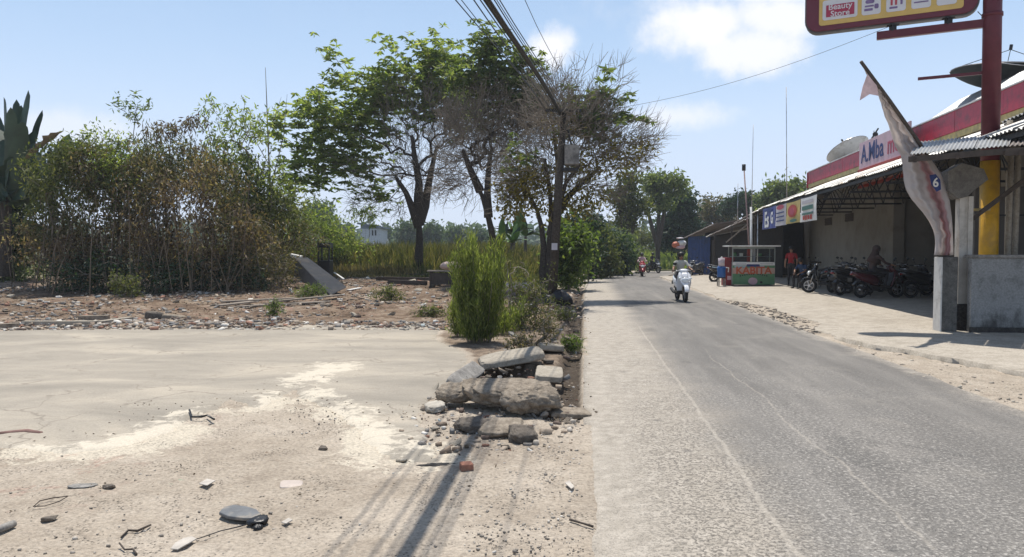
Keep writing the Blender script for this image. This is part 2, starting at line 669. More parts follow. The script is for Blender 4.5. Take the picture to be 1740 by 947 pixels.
nR = b.noise(oc, 7.5, 8, 0.72, 0.6)
crm = b.maprange(b.math('ADD', attr(b, 'cream'), b.math('MULTIPLY', b.math('SUBTRACT', nR, 0.5), 1.9)), 0.42, 0.66)
c = b.mix(b.math('MULTIPLY', crm, 0.8), c, (0.60, 0.535, 0.43))
sx3 = b.node('ShaderNodeSeparateXYZ'); b.link(oc, sx3.inputs[0])
stn = b.math('MULTIPLY', b.maprange(sx3.outputs[0], -2.4, -3.4), b.maprange(b.noise(oc, 3.1, 6, 0.7, 0.8), 0.55, 0.64))
c = b.mix(b.math('MULTIPLY', stn, 0.45), c, (0.34, 0.20, 0.16))
nS = b.noise(oc, 13, 7, 0.72, 0.8)
c = b.mix(b.math('MULTIPLY', b.maprange(nS, 0.56, 0.68), b.math('MULTIPLY', b.maprange(nA, 0.40, 0.55), 0.55)), c, (0.20, 0.165, 0.13))
c = b.mix(b.math('MULTIPLY', b.maprange(nS, 0.44, 0.32), 0.35), c, (0.55, 0.49, 0.41))
gr = b.ramp(nC, [(0.3, (0.66, 0.66, 0.66)), (0.52, (1, 1, 1)), (0.72, (1.22, 1.22, 1.2))])
c = b.mix(1.0, c, gr, 'MULTIPLY')
vv = b.vor(oc, 42)
peb = b.maprange(vv, 0.32, 0.12)
pm = b.math('MULTIPLY', peb, b.maprange(b.noise(oc, 2.6, 3, 0.6), 0.48, 0.62))
c = b.mix(b.math('MULTIPLY', pm, 0.6), c, (0.12, 0.105, 0.09))
b.link(c, bs.inputs['Base Color'])
bs.inputs['Roughness'].default_value = 0.95
bs.inputs['Specular IOR Level'].default_value = 0.15
hh = b.math('ADD', b.math('ADD', b.math('MULTIPLY', nC, 0.5), b.math('MULTIPLY', nB_, 1.4)), b.math('ADD', b.math('MULTIPLY', nD, 0.25), b.math('MULTIPLY', pm, 0.8)))
bump(b, bs, hh, 0.022)
m_ground = m

V = np.stack([GX, GY, gz], -1)
ground = mesh_np('ground', V, GF, m_ground, smooth=True, attrs={'debris': debris, 'green': np.clip(green, 0, 1), 'hollow_dark': hollow_dark, 'cream': cream})
ground['kind'] = 'structure'

# ---- the old concrete floor on the left
m, b, bs, out = new_mat('slab_concrete')
t = b.node('ShaderNodeTexCoord'); oc = t.outputs['Object']
mp = b.node('ShaderNodeMapping'); b.link(oc, mp.inputs[0]); mp.inputs['Scale'].default_value = (0.55, 1.2, 1)
st = mp.outputs[0]
a1 = b.noise(st, 0.8, 7, 0.6, 0.6); a2 = b.noise(st, 5, 6, 0.62, 0.3); a3 = b.noise(oc, 55, 3, 0.6)
c = b.ramp(a1, [(0.32, (0.265, 0.238, 0.198)), (0.5, (0.34, 0.303, 0.25)), (0.66, (0.43, 0.378, 0.305))])
c = b.mix(b.math('MULTIPLY', b.maprange(a2, 0.52, 0.75), 0.35), c, (0.23, 0.20, 0.165))
nR = b.noise(oc, 7.5, 8, 0.72, 0.6)
crm = b.maprange(b.math('ADD', attr(b, 'cream'), b.math('MULTIPLY', b.math('SUBTRACT', nR, 0.5), 1.9)), 0.42, 0.7)
c = b.mix(b.math('MULTIPLY', crm, 0.8), c, (0.62, 0.555, 0.45))
wv = b.node('ShaderNodeVectorMath', operation='ADD'); nw = b.node('ShaderNodeTexNoise'); b.link(oc, nw.inputs['Vector']); nw.inputs['Scale'].default_value = 1.6; nw.inputs['Detail'].default_value = 6
b.link(oc, wv.inputs[0]); b.link(nw.outputs[1], wv.inputs[1])
ck = b.maprange(b.vor(wv.outputs[0], 0.42, 'DISTANCE_TO_EDGE', 0), 0.012, 0.002)
ck = b.math('MULTIPLY', ck, b.maprange(a1, 0.45, 0.55))
c = b.mix(b.math('MULTIPLY', ck, 0.5), c, (0.16, 0.135, 0.11))
dsp = b.maprange(b.noise(oc, 2.3, 8, 0.75, 1.2), 0.58, 0.66)
c = b.mix(b.math('MULTIPLY', dsp, 0.45), c, (0.20, 0.165, 0.13))
c = b.mix(1.0, c, b.ramp(a3, [(0.3, (0.84, 0.84, 0.84)), (0.7, (1.1, 1.1, 1.1))]), 'MULTIPLY')
b.link(c, bs.inputs['Base Color'])
bs.inputs['Roughness'].default_value = 0.9; bs.inputs['Specular IOR Level'].default_value = 0.2
bump(b, bs, b.math('ADD', a2, b.math('MULTIPLY', a3, 0.3)), 0.008)
m_slab = m

SX, SY, SF = grid(np.arange(-17, 0.6, 0.05), np.array(geo(5.0, 16.6, 1.006, 0.04)))
sd = sdf_poly(SX, SY, slab_poly) + 0.10 * fbm(SX, SY, 3.0, 4) + 0.05 * fbm(SX, SY, 14, 2, 4)
sz = -0.035 + 0.052 * sstep(-0.06, 0.10, sd + 0.05 * fbm(SX, SY, 8, 3, 11)) + 0.008 * fbm(SX, SY, 0.7, 3) + 0.004 * fbm(SX, SY, 6, 3)
sz = sz - 0.012 * sstep(0.5, 0.1, fbm(SX, SY, 2.2, 4, 12) + 0.55) 
sz = sz - 0.5 * sstep(-0.02, 0.03, sdf_poly(SX, SY, pit_poly))
sz[sd < -0.2] = -0.2
dl = np.minimum(dist_line(SX, SY, front_line), dist_line(SX, SY, spur))
cr = np.clip(np.exp(-(dl / 0.48) ** 2) * (0.6 + 0.9 * fbm(SX, SY, 2.3, 4, 6)), 0, 1)
keep = (sd[SF] > -0.25).any(1)
used = np.unique(SF[keep]); rm = np.full(len(SX), -1); rm[used] = np.arange(len(used))
slab = mesh_np('concrete_floor', np.stack([SX, SY, sz], -1)[used], rm[SF[keep]], m_slab, smooth=True, attrs={'cream': cr[used]})
slab['kind'] = 'structure'

# ---- road
m, b, bs, out = new_mat('road_asphalt')
uvn = b.node('ShaderNodeUVMap'); uvn.uv_map = 'UVMap'
sp = b.node('ShaderNodeSeparateXYZ'); b.link(uvn.outputs[0], sp.inputs[0])
u, v = sp.outputs[0], sp.outputs[1]
uv3 = uvn.outputs[0]
mpl = b.node('ShaderNodeMapping'); b.link(uv3, mpl.inputs[0]); mpl.inputs['Scale'].default_value = (1.0, 0.12, 1)
streak = b.noise(mpl.outputs[0], 2.2, 6, 0.6)
n1 = b.noise(uv3, 0.9, 6, 0.62); n2 = b.noise(uv3, 7, 5, 0.65); n3 = b.noise(uv3, 90, 3, 0.6)
uu = b.math('ADD', u, b.math('MULTIPLY', b.math('SUBTRACT', n1, 0.5), 0.9))
uu = b.math('ADD', uu, b.math('MULTIPLY', b.math('SUBTRACT', n2, 0.5), 0.35))
dust = b.maprange(uu, 1.55, 0.85)
dustr = b.math('MULTIPLY', b.maprange(uu, 4.15, 4.6), 0.8)
dust = b.math('MAXIMUM', dust, dustr)
asp = b.ramp(streak, [(0.32, (0.142, 0.133, 0.122)), (0.5, (0.182, 0.17, 0.155)), (0.68, (0.235, 0.218, 0.196))])
asp = b.mix(b.math('MULTIPLY', b.maprange(n1, 0.52, 0.7), 0.4), asp, (0.29, 0.265, 0.23))
asp = b.mix(b.math('MULTIPLY', b.maprange(b.noise(mpl.outputs[0], 1.1, 3, 0.5), 0.54, 0.60), 0.35), asp, (0.115, 0.11, 0.104))
asp = b.mix(b.math('MULTIPLY', b.maprange(b.noise(uv3, 0.55, 5, 0.7, 0.8), 0.60, 0.63), 0.4), asp, (0.10, 0.096, 0.09))
dcol = b.ramp(n2, [(0.3, (0.29, 0.258, 0.215)), (0.5, (0.37, 0.33, 0.278)), (0.7, (0.45, 0.405, 0.345))])
# exposed stones: dark chips in the dust, pale chips in the asphalt
dv = b.node('ShaderNodeVectorMath', operation='ADD')
nn = b.node('ShaderNodeTexNoise'); b.link(uv3, nn.inputs['Vector']); nn.inputs['Scale'].default_value = 30
sc_ = b.node('ShaderNodeVectorMath', operation='SCALE'); b.link(nn.outputs[1], sc_.inputs[0]); sc_.inputs['Scale'].default_value = 0.03
b.link(uv3, dv.inputs[0]); b.link(sc_.outputs[0], dv.inputs[1])
vo1 = b.vor(dv.outputs[0], 19, 'F1', 0); vo2 = b.vor(dv.outputs[0], 34, 'F1', 0)
chip = b.math('MAXIMUM', b.maprange(vo1, 0.36, 0.2), b.math('MULTIPLY', b.maprange(vo2, 0.33, 0.2), 0.8))
cm = b.maprange(b.math('ADD', b.noise(uv3, 1.1, 4, 0.6), b.math('MULTIPLY', b.math('SUBTRACT', b.maprange(v, 15, 4, 0, 1, False), 0.5), 0.40)), 0.40, 0.62)
right = b.maprange(u, 3.6, 2.2)
chipm = b.math('MULTIPLY', b.math('MULTIPLY', chip, cm), b.math('MULTIPLY', right, b.maprange(u, 0.25, 0.7)))
dcol2 = b.mix(b.math('MULTIPLY', chipm, 0.45), dcol, (0.17, 0.155, 0.135))
asp2 = b.mix(b.math('MULTIPLY', chipm, 0.25), asp, (0.42, 0.39, 0.35))
mot = b.noise(uv3, 36, 2.5, 0.55, 0.5); mo2 = b.noise(uv3, 75, 2, 0.5)
mm_ = b.math('ADD', b.math('MULTIPLY', mot, 0.65), b.math('MULTIPLY', mo2, 0.35))
nearf = b.math('MULTIPLY', b.maprange(v, 17, 6, 0.25, 1.0, False), b.math('ADD', 0.35, b.math('MULTIPLY', cm, 0.65)))
dcol2 = b.mix(b.math('MULTIPLY', b.math('MULTIPLY', b.maprange(mm_, 0.52, 0.43), nearf), b.maprange(u, 0.1, 0.7)), dcol2, (0.175, 0.156, 0.134))
asp2 = b.mix(b.math('MULTIPLY', b.maprange(mm_, 0.52, 0.62), b.math('MULTIPLY', nearf, b.maprange(u, 4.6, 2.4, 0.2, 0.65))), asp2, (0.44, 0.41, 0.37))
asp2 = b.mix(b.math('MULTIPLY', b.maprange(mm_, 0.47, 0.38), b.math('MULTIPLY', nearf, 0.6)), asp2, (0.085, 0.08, 0.075))
c = b.mix(dust, asp2, dcol2)
# two long pale joints with ragged edges
w1 = b.math('MULTIPLY', b.math('SUBTRACT', b.noise(v, 0.9, 4, 0.6, dim='1D') if False else b.noise(mpl.outputs[0], 3.5, 5, 0.7), 0.5), 0.0)


def joint(b, off, seed, amp, width, v0, v1):
    cb = b.node('ShaderNodeCombineXYZ'); b.link(v, cb.inputs[1]); cb.inputs[0].default_value = seed
    wob = b.math('ADD', b.math('MULTIPLY', b.math('SUBTRACT', b.noise(cb.outputs[0], 0.8, 3, 0.5), 0.5), amp),
                 b.math('MULTIPLY', b.math('SUBTRACT', b.noise(cb.outputs[0], 6, 3, 0.6), 0.5), 0.07))
    d = b.math('ABSOLUTE', b.math('SUBTRACT', u, b.math('ADD', wob, off)))
    d = b.math('ADD', d, b.math('MULTIPLY', b.math('SUBTRACT', n3, 0.5), 0.03))
    l = b.maprange(d, width, width * 0.35)
    g = b.math('MULTIPLY', b.maprange(v, v0, v0 - 3), b.maprange(b.noise(cb.outputs[0], 2.5, 2, 0.5), 0.36, 0.44, 0.25 if seed > 5 else 0.75, 1))
    return b.math('MULTIPLY', l, g)


j1 = joint(b, 1.15, 3.3, 0.10, 0.024, 17, 3); j2 = joint(b, 1.92, 9.1, 0.26, 0.017, 13, 3); j3 = joint(b, 1.42, 12.1, 0.5, 0.016, 8.5, 3)
jj = b.math('MAXIMUM', j1, b.math('MULTIPLY', j2, 0.7))
c = b.mix(b.math('MULTIPLY', jj, 0.45), c, (0.44, 0.395, 0.335))
spots = b.math('MULTIPLY', b.maprange(b.vor(uv3, 1.6), 0.10, 0.03), 0.5)
c = b.mix(spots, c, (0.09, 0.085, 0.08))
c = b.mix(1.0, c, b.ramp(n3, [(0.25, (0.72, 0.72, 0.72)), (0.5, (1, 1, 1)), (0.75, (1.25, 1.25, 1.25))]), 'MULTIPLY')
b.link(c, bs.inputs['Base Color'])
bs.inputs['Roughness'].default_value = 0.88; bs.inputs['Specular IOR Level'].default_value = 0.25
bump(b, bs, b.math('ADD', b.math('MULTIPLY', chip, 0.7), b.math('ADD', b.math('MULTIPLY', n3, 0.5), n2)), 0.007)
m_road = m

Lp = [(-1.96, -20), (3.91, 40), (4.55, 45), (6.7, 49.6), (9.4, 54), (12.9, 58.4), (22, 65), (40, 75), (90, 98)]
Rp = [(2.54, -20), (8.3, 39), (8.9, 44), (11.2, 50.4), (13.4, 53), (16.8, 56.0), (26, 61.5), (44, 70), (94, 90)]


def resample(P, n_per):
    P = np.asarray(P, float)
    out = []
    for i in range(len(P) - 1):
        p0 = P[max(i - 1, 0)]; p1 = P[i]; p2 = P[i + 1]; p3 = P[min(i + 2, len(P) - 1)]
        n = n_per[i]
        for k in range(n):
            tt = k / n
            if i == 0: out.append(p1 + (p2 - p1) * tt); continue
            out.append(0.5 * ((2 * p1) + (-p0 + p2) * tt + (2 * p0 - 5 * p1 + 4 * p2 - p3) * tt ** 2 + (-p0 + 3 * p1 - 3 * p2 + p3) * tt ** 3))
    out.append(P[-1])
    return np.array(out)


npr = [400, 10, 10, 10, 10, 10, 10, 10]
Lc = resample(Lp, npr); Rc = resample(Rp, npr)
nU = 41
us = np.linspace(0, 1, nU)
RV = []; RU = []
vlen = np.concatenate([[0], np.cumsum(np.hypot(*np.diff((Lc + Rc) / 2, axis=0).T))]) - 20.1
for i in range(len(Lc)):
    w = float(np.hypot(*(Rc[i] - Lc[i])))
    for k, s in enumerate(us):
        p = Lc[i] * (1 - s) + Rc[i] * s
        if k == 0: p = p + np.array([0.012 * float(fbm(p[0], p[1], 0.9, 4, 31)), 0])
        if k == nU - 1: p = p + np.array([0.12 * float(fbm(p[0], p[1], 0.8, 4, 33)), 0])
        z = 0.004 + 0.035 * (1 - (2 * s - 1) ** 2)
        if k == 0 and p[1] < 7.0: z = -0.02
        RV.append((p[0], p[1], z)); RU.append((s * w, vlen[i]))
# side skirts
n_main = len(RV)
for i in range(len(Lc)):
    a = RV[i * nU]; RV.append((a[0] - 0.01, a[1], a[2] - 0.16)); RU.append((0, vlen[i]))
idx = np.arange(n_main).reshape(len(Lc), nU)
F = np.stack([idx[:-1, :-1], idx[:-1, 1:], idx[1:, 1:], idx[1:, :-1]], -1).reshape(-1, 4)
sk = n_main + np.arange(len(Lc))
F2 = np.stack([sk[:-1], idx[:-1, 0], idx[1:, 0], sk[1:]], -1)
road = mesh_np('road', RV, np.concatenate([F, F2]), m_road, smooth=True, uv=RU)
road['kind'] = 'structure'

# ---- concrete forecourt on the right
m_fore = concrete('forecourt_concrete', (0.40, 0.355, 0.295), (0.27, 0.235, 0.19), (0.50, 0.45, 0.38), 0.6, 0.006, 0.5)
Ys = np.array(list(np.arange(-20, 5, 0.5)) + list(np.arange(5, 26, 0.08)) + list(np.arange(26, 46, 0.4)))
PV = []; nT = 60
in_pts = np.array([(-20, 12.0), (0, 8.8), (6, 7.42), (9.65, 6.68), (11, 6.36), (12.2, 6.08), (13.4, 5.95)])
for Y in Ys:
    if Y < 13.4: xin = float(np.interp(Y, in_pts[:, 0], in_pts[:, 1]))
    else: xin = 0.0978 * Y + 4.5 + 0.14
    xin += 0.62 * float(sstep(14.6, 17, Y) * sstep(24.5, 21.5, Y)) + 0.22 * float(fbm(Y, 3.0, 1.1, 4, 21)) + 0.05 * float(fbm(Y, 3.0, 7, 3, 22))
    for k in range(nT):
        s = (k / (nT - 1)) ** 1.8
        X = xin + s * (32 - xin)
        z = 0.075 + 0.05 * min(1, s * 5) + 0.008 * float(fbm(X, Y, 0.8, 3, 23))
        if Y > 13.4: z -= 0.05 * (1 - min(1, (X - xin) / 1.2))
        PV.append((X, Y, z))
nm = len(PV)
for i, Y in enumerate(Ys):
    a = PV[i * nT]; PV.append((a[0] + 0.03 * math.sin(i), a[1], -0.12))
idx = np.arange(nm).reshape(len(Ys), nT)
F = np.stack([idx[:-1, :-1], idx[:-1, 1:], idx[1:, 1:], idx[1:, :-1]], -1).reshape(-1, 4)
sk = nm + np.arange(len(Ys))
F2 = np.stack([sk[:-1], idx[:-1, 0], idx[1:, 0], sk[1:]], -1)
fore = mesh_np('pavement', PV, np.concatenate([F, F2]), m_fore, smooth=False)
fore['kind'] = 'structure'


# ================================================================ common materials
m_red = M('red_paint', (0.46, 0.02, 0.05), 0.45, var=0.15, dirt=(0.2, 0.03, 0.035))
m_redpole = M('sign_red_metal', (0.11, 0.016, 0.024), 0.45, 0.1, var=0.15)
m_yellow = M('yellow_paint', (0.62, 0.34, 0.02), 0.45, var=0.12, dirt=(0.4, 0.23, 0.04))
m_cream = M('cream_fascia', (0.60, 0.46, 0.18), 0.6, dirt=(0.3, 0.24, 0.14))
m_wall = M('shop_wall_plaster', (0.29, 0.265, 0.225), 0.9, var=0.08, scale=2, dirt=(0.20, 0.18, 0.155), dscale=0.8)
m_dark = M('dark_metal', (0.03, 0.03, 0.032), 0.6, 0.3)
m_black = M('black_plastic', (0.012, 0.012, 0.013), 0.4, var=0.3)
m_rubber = M('tyre_rubber', (0.015, 0.015, 0.016), 0.85)
m_steel = M('steel', (0.45, 0.45, 0.46), 0.35, 0.9, dirt=(0.2, 0.15, 0.1))
m_galv = M('corrugated_zinc', (0.42, 0.42, 0.41), 0.5, 0.5, var=0.2, scale=3, dirt=(0.22, 0.17, 0.13), dscale=1.2)
m_rustroof = M('rusty_roof_sheet', (0.24, 0.21, 0.19), 0.7, 0.2, var=0.25, dirt=(0.13, 0.09, 0.07), dscale=1.5)
m_white = M('white_paint', (0.72, 0.71, 0.68), 0.45, var=0.08, dirt=(0.45, 0.42, 0.37))
m_wood = M('weathered_wood', (0.22, 0.185, 0.15), 0.9, var=0.3, scale=9, bumpd=0.004)
m_wooddark = M('dark_wood', (0.07, 0.055, 0.045), 0.9, var=0.3, scale=9, bumpd=0.004)
m_greyconc = concrete('grey_concrete', (0.26, 0.245, 0.225), (0.10, 0.095, 0.09), (0.38, 0.36, 0.33), 1.0, 0.008, 0.7)
m_rock = concrete('broken_concrete', (0.27, 0.225, 0.175), (0.09, 0.072, 0.055), (0.42, 0.36, 0.29), 1.6, 0.02, 0.8)
m_rockdark = concrete('mossy_concrete', (0.17, 0.145, 0.12), (0.07, 0.058, 0.05), (0.27, 0.235, 0.2), 2.0, 0.03, 0.7)
m_slabpale = concrete('drain_cover_concrete', (0.36, 0.32, 0.26), (0.22, 0.19, 0.155), (0.45, 0.40, 0.33), 1.4, 0.012, 0.5)
m_brick = M('brick_red', (0.30, 0.14, 0.095), 0.95, var=0.3, scale=14, dirt=(0.3, 0.25, 0.2), bumpd=0.01)
m_blue = M('blue_sheet', (0.018, 0.05, 0.17), 0.6, var=0.3, scale=2, dirt=(0.02, 0.03, 0.06))
m_bark = concrete('bark', (0.075, 0.062, 0.05), (0.03, 0.025, 0.02), (0.14, 0.12, 0.10), 2.5, 0.03, 0.4)
m_twig = M('twig_grey', (0.22, 0.185, 0.145), 0.9, var=0.3, scale=3)
m_barkpale = concrete('pale_bark', (0.15, 0.125, 0.10), (0.07, 0.058, 0.046), (0.23, 0.20, 0.165), 2.5, 0.02, 0.4)
m_skin = M('skin', (0.28, 0.15, 0.09), 0.55, var=0.06)
m_glass, _b, _s, _o = new_mat('clear_glass')
_s.inputs['Base Color'].default_value = (0.8, 0.85, 0.85, 1); _s.inputs['Roughness'].default_value = 0.03
_s.inputs['Transmission Weight'].default_value = 1.0; _s.inputs['IOR'].default_value = 1.1


m_rockdark2 = concrete('shaded_concrete', (0.12, 0.115, 0.105), (0.05, 0.046, 0.042), (0.2, 0.19, 0.175), 1.0, 0.008, 0.8)  # darkened to paint in the unlit front of the gate post
# ================================================================ SHOP (local frame: x away from the road, y along the row)
ROW = math.atan2(0.153, 1.0)
ca, sa = math.cos(-ROW), math.sin(-ROW)
O_SHOP = Vector((6.64, 0, 0))


def shop_xy(px, Y):
    """local x of the shop frame for photo column px at distance Y"""
    X = (px - 870) / FPX * Y
    dx, dy = X - O_SHOP.x, Y - O_SHOP.y
    return Vector((dx * ca + dy * sa, -dx * sa + dy * ca, 0))


shop = thing('shop_building', 'long low shop building with red fascia, beige walls and corrugated canopy over parked motorcycles', 'shop', O_SHOP, -ROW)
ZE, ZW = 3.72, 5.12      # canopy eaves / wall side
T0, T1 = 0.0, 3.78
S0, S1 = 12.0, 39.0
# walls
MB().box2((T1, 30, 0.05), (T1 + 0.2, 43.2, 5.15)).build('front_wall', m_wall, shop)
MB().box2((T1, 29.6, 0.05), (6.2, 30, 5.15)).build('side_wall', m_wall, shop)
MB().box2((T1 - 0.16, 29.4, 0.05), (T1 + 0.25, 30.06, 5.14)).build('pillar', m_wall, shop, bevel=0.01)
MB().box2((T1 - 0.16, 20.8, 0.05), (T1 + 0.25, 21.2, 5.14)).build('pillar', m_wall, shop, bevel=0.01)
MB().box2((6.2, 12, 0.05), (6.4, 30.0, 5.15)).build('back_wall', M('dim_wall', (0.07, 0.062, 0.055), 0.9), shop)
MB().box2((6.4, 12, 0.05), (14, 12.2, 5.15)).build('end_wall', m_wall, shop)
MB().box2((T1 + 0.2, 43.0, 0.05), (12, 43.2, 5.15)).build('end_wall', m_wall, shop)
# roller shutter slats
m_shut = M('roller_shutter_metal', (0.05, 0.046, 0.042), 0.6, 0.2)
slat0 = None
for k in range(26):
    if slat0 is None:
        slat0 = MB().box((0, 0, 0), (0.05, 6.6, 0.125)).build('shutter_slat', m_shut, shop, bevel=0.02)
        o = slat0
    else:
        o = slat0.copy(); COL.objects.link(o)
    o.location = (6.13, 25.8, 0.2 + k * 0.135)
# vents
for (s, z0) in ((39.2, 2.92), (35.6, 2.98)):
    f = MB().box2((T1 - 0.03, s - 0.62, z0), (T1 + 0.02, s + 0.62, z0 + 0.38)).build('vent', M('vent_shade', (0.10, 0.075, 0.06), 0.8), shop)
    for j in range(4):
        MB().box((T1 - 0.045, s, z0 + 0.06 + j * 0.085), (0.03, 1.2, 0.02)).build('louvre', m_wooddark, f)
MB().box2((T1 - 0.12, 40.5, 0.95), (T1 - 0.002, 43.0, 1.03)).build('wall_rail', m_wooddark, shop)
# fascia boards, one per bay, with a cream strip below
y = 15.2; k = 0
while y < 43.1:
    y2 = min(y + 3.05, 43.3)
    MB().box2((T1 - 0.10 - 0.004 * (k % 2), y, 5.38), (T1 + 0.06, y2 - 0.012, 6.04)).build('fascia_board', m_red, shop, bevel=0.006)
    MB().box2((T1 - 0.075, y, 5.17), (T1 + 0.02, y2 - 0.012, 5.375)).build('cream_strip', m_cream, shop)
    y = y2; k += 1
MB().box2((T1 - 0.14, 15.2, 6.045), (T1 + 0.12, 43.3, 6.085)).build('coping', m_white, shop)
MB().box2((T1 - 0.14, 43.31, 5.17), (T1 + 3, 43.4, 6.04)).build('fascia_return', m_red, shop)
# raised light roof behind the fascia
for i in range(12):
    a = 28.5 - i * 1.0
    MB().sheet((T1 + 0.15, a, 6.02), (T1 + 0.15, a - 0.98, 6.02), (T1 + 1.75, a - 0.98, 7.15), (T1 + 1.75, a, 7.15), 6, 0.02).build('roof_sheet', m_galv, shop)
MB().plate([(T1 + 0.15, 28.52, 6.0), (T1 + 1.75, 28.52, 7.13), (T1 + 1.75, 28.52, 6.0)], (0, 0.05, 0)).build('gable_end', m_wall, shop)
MB().box2((T1 + 0.2, 12, 5.6), (12, 43.0, 5.9)).build('roof_deck', m_greyconc, shop)
# canopy sheets
y = S0
while y < S1 - 0.1:
    y2 = y + 0.9
    dz = -0.02 * math.sin(y * 1.7) + max(0, (y - 35)) * -0.03
    MB().sheet((T0 - 0.02 * math.sin(y * 3), y, ZE + dz), (T0, y2, ZE + dz), (T1 - 0.02, y2, ZW), (T1 - 0.02, y, ZW), 6, 0.022).build('canopy_sheet', m_galv, shop)
    y = y2 - 0.02
# canopy frame: eaves beam, posts, trusses
MB().beam((T0 + 0.12, S0, ZE - 0.09), (T0 + 0.12, S1, ZE - 0.09), 0.07, 0.09).build('eaves_beam', m_dark, shop)
MB().beam((T1 - 0.1, S0, ZW - 0.12), (T1 - 0.1, S1, ZW - 0.12), 0.07, 0.09).build('wall_plate', m_dark, shop)
for s in (16.5, 19.6, 22.7, 25.8, 28.9, 32.0, 35.1, 38.2):
    tr = MB()
    tr.beam((T0 + 0.12, s, ZE - 0.32), (T1 - 0.05, s, ZE - 0.32), 0.05, 0.06)
    tr.beam((T0 + 0.12, s, ZE - 0.15), (T1 - 0.05, s, ZW - 0.15), 0.05, 0.06)
    for k in range(5):
        x0 = T0 + 0.2 + k * 0.72; x1 = x0 + 0.36; x2 = x0 + 0.72
        zt = lambda x: ZE - 0.15 + (ZW - ZE) * x / T1
        tr.beam((x0, s, ZE - 0.32), (x1, s, zt(x1)), 0.03)
        tr.beam((x1, s, zt(x1)), (x2, s, ZE - 0.32), 0.03)
    tr.build('truss', m_dark, shop)
for x in (0.95, 1.9, 2.85):
    MB().beam((x, S0, ZE - 0.08 + (ZW - ZE) * x / T1), (x, S1, ZE - 0.08 + (ZW - ZE) * x / T1), 0.045, 0.05).build('purlin', m_dark, shop)
for s in (38.4,):
    MB().tube([(0.14, s, 0.05), (0.14, s, ZE - 0.12)], 0.035, 10).build('post', m_steel, shop, smooth=True)
# bays beyond the beige wall; their interior shade is painted into the boards
MB().box2((T1 + 0.3, 43.25, 0.05), (T1 + 0.5, 60, 3.6)).build('dark_wall', M('interior_shade_boards', (0.05, 0.042, 0.038), 0.9), shop)
MB().box2((0.9, 46.0, 0.05), (T1 + 0.3, 46.2, 3.5)).build('dark_wall', M('interior_shade_boards2', (0.035, 0.03, 0.028), 0.9), shop)
MB().sheet((T0, S1, 3.6), (T0, 46, 3.3), (T1, 46, 3.9), (T1, S1, 4.6), 40, 0.02).build('canopy_sheet', m_rustroof, shop)

# hand-built name board on the fascia
def text_mesh(name, s, size, mat, parent, mtx, depth=0.004, align='CENTER', bold=0.0, sx=1.0):
    cu = bpy.data.curves.new(name, 'FONT'); cu.body = s; cu.size = size; cu.extrude = depth; cu.align_x = align; cu.align_y = 'CENTER'
    cu.offset = bold; cu.space_line = 0.85; cu.resolution_u = 3
    tmp = bpy.data.objects.new(name, cu); COL.objects.link(tmp)
    dg = bpy.context.evaluated_depsgraph_get()
    me = bpy.data.meshes.new_from_object(tmp.evaluated_get(dg))
    bpy.data.objects.remove(tmp); bpy.data.curves.remove(cu)
    me.transform(mtx @ Matrix.Diagonal((sx, 1, 1, 1)))
    me.materials.clear(); me.materials.append(mat)
    o = bpy.data.objects.new(name, me); COL.objects.link(o); o.parent = parent
    return o


def face_mtx(origin, right, up):
    right = Vector(right).normalized(); up = Vector(up).normalized(); n = right.cross(up).normalized()
    up = n.cross(right)
    mt = Matrix((right, up, n)).transposed().to_4x4()
    mt.translation = Vector(origin)
    return mt


m_navy = M('navy_print', (0.02, 0.04, 0.16), 0.6, var=0.1)
m_pinkred = M('pink_red_print', (0.42, 0.06, 0.10), 0.6, var=0.1)
m_redprint = M('red_print', (0.42, 0.05, 0.03), 0.6, var=0.15)
m_pinkpanel = M('pale_pink_banner', (0.62, 0.42, 0.46), 0.6, var=0.08, dirt=(0.5, 0.36, 0.36))
nb = thing('name_board', 'pale pink shop name board with blue and red letters on the red fascia', 'sign', (*(O_SHOP.xy + Vector((0, 0))), 0), -ROW)
zt = 0
MB().box2((T1 - 0.62, 26.6, 5.02), (T1 - 0.56, 32.2, 6.12)).build('board', m_pinkpanel, nb, bevel=0.005)
MB().box2((T1 - 0.66, 26.55, 4.92), (T1 - 0.55, 32.25, 5.015)).build('lower_frame', m_redprint, nb)
MB().box2((T1 - 0.64, 26.6, 4.35), (T1 - 0.58, 32.2, 4.9)).build('lower_board', M('salmon_board', (0.55, 0.30, 0.24), 0.6), nb)
MB().box2((T1 - 0.66, 26.55, 4.24), (T1 - 0.55, 32.25, 4.345)).build('lower_frame', m_redprint, nb)
text_mesh('lettering', 'A.Mba', 1.05, m_navy, nb, face_mtx((T1 - 0.63, 30.55, 5.58), (0, -1, 0), (0, 0, 1)), bold=0.012)
text_mesh('lettering', 'mda', 1.0, m_pinkred, nb, face_mtx((T1 - 0.63, 27.95, 5.55), (0, -1, 0), (0, 0, 1)), bold=0.012)
for s in (27.5, 31.5):
    MB().beam((T1 - 0.6, s, 4.7), (T1 - 0.05, s, 5.3), 0.04).build('bracket', m_dark, nb)

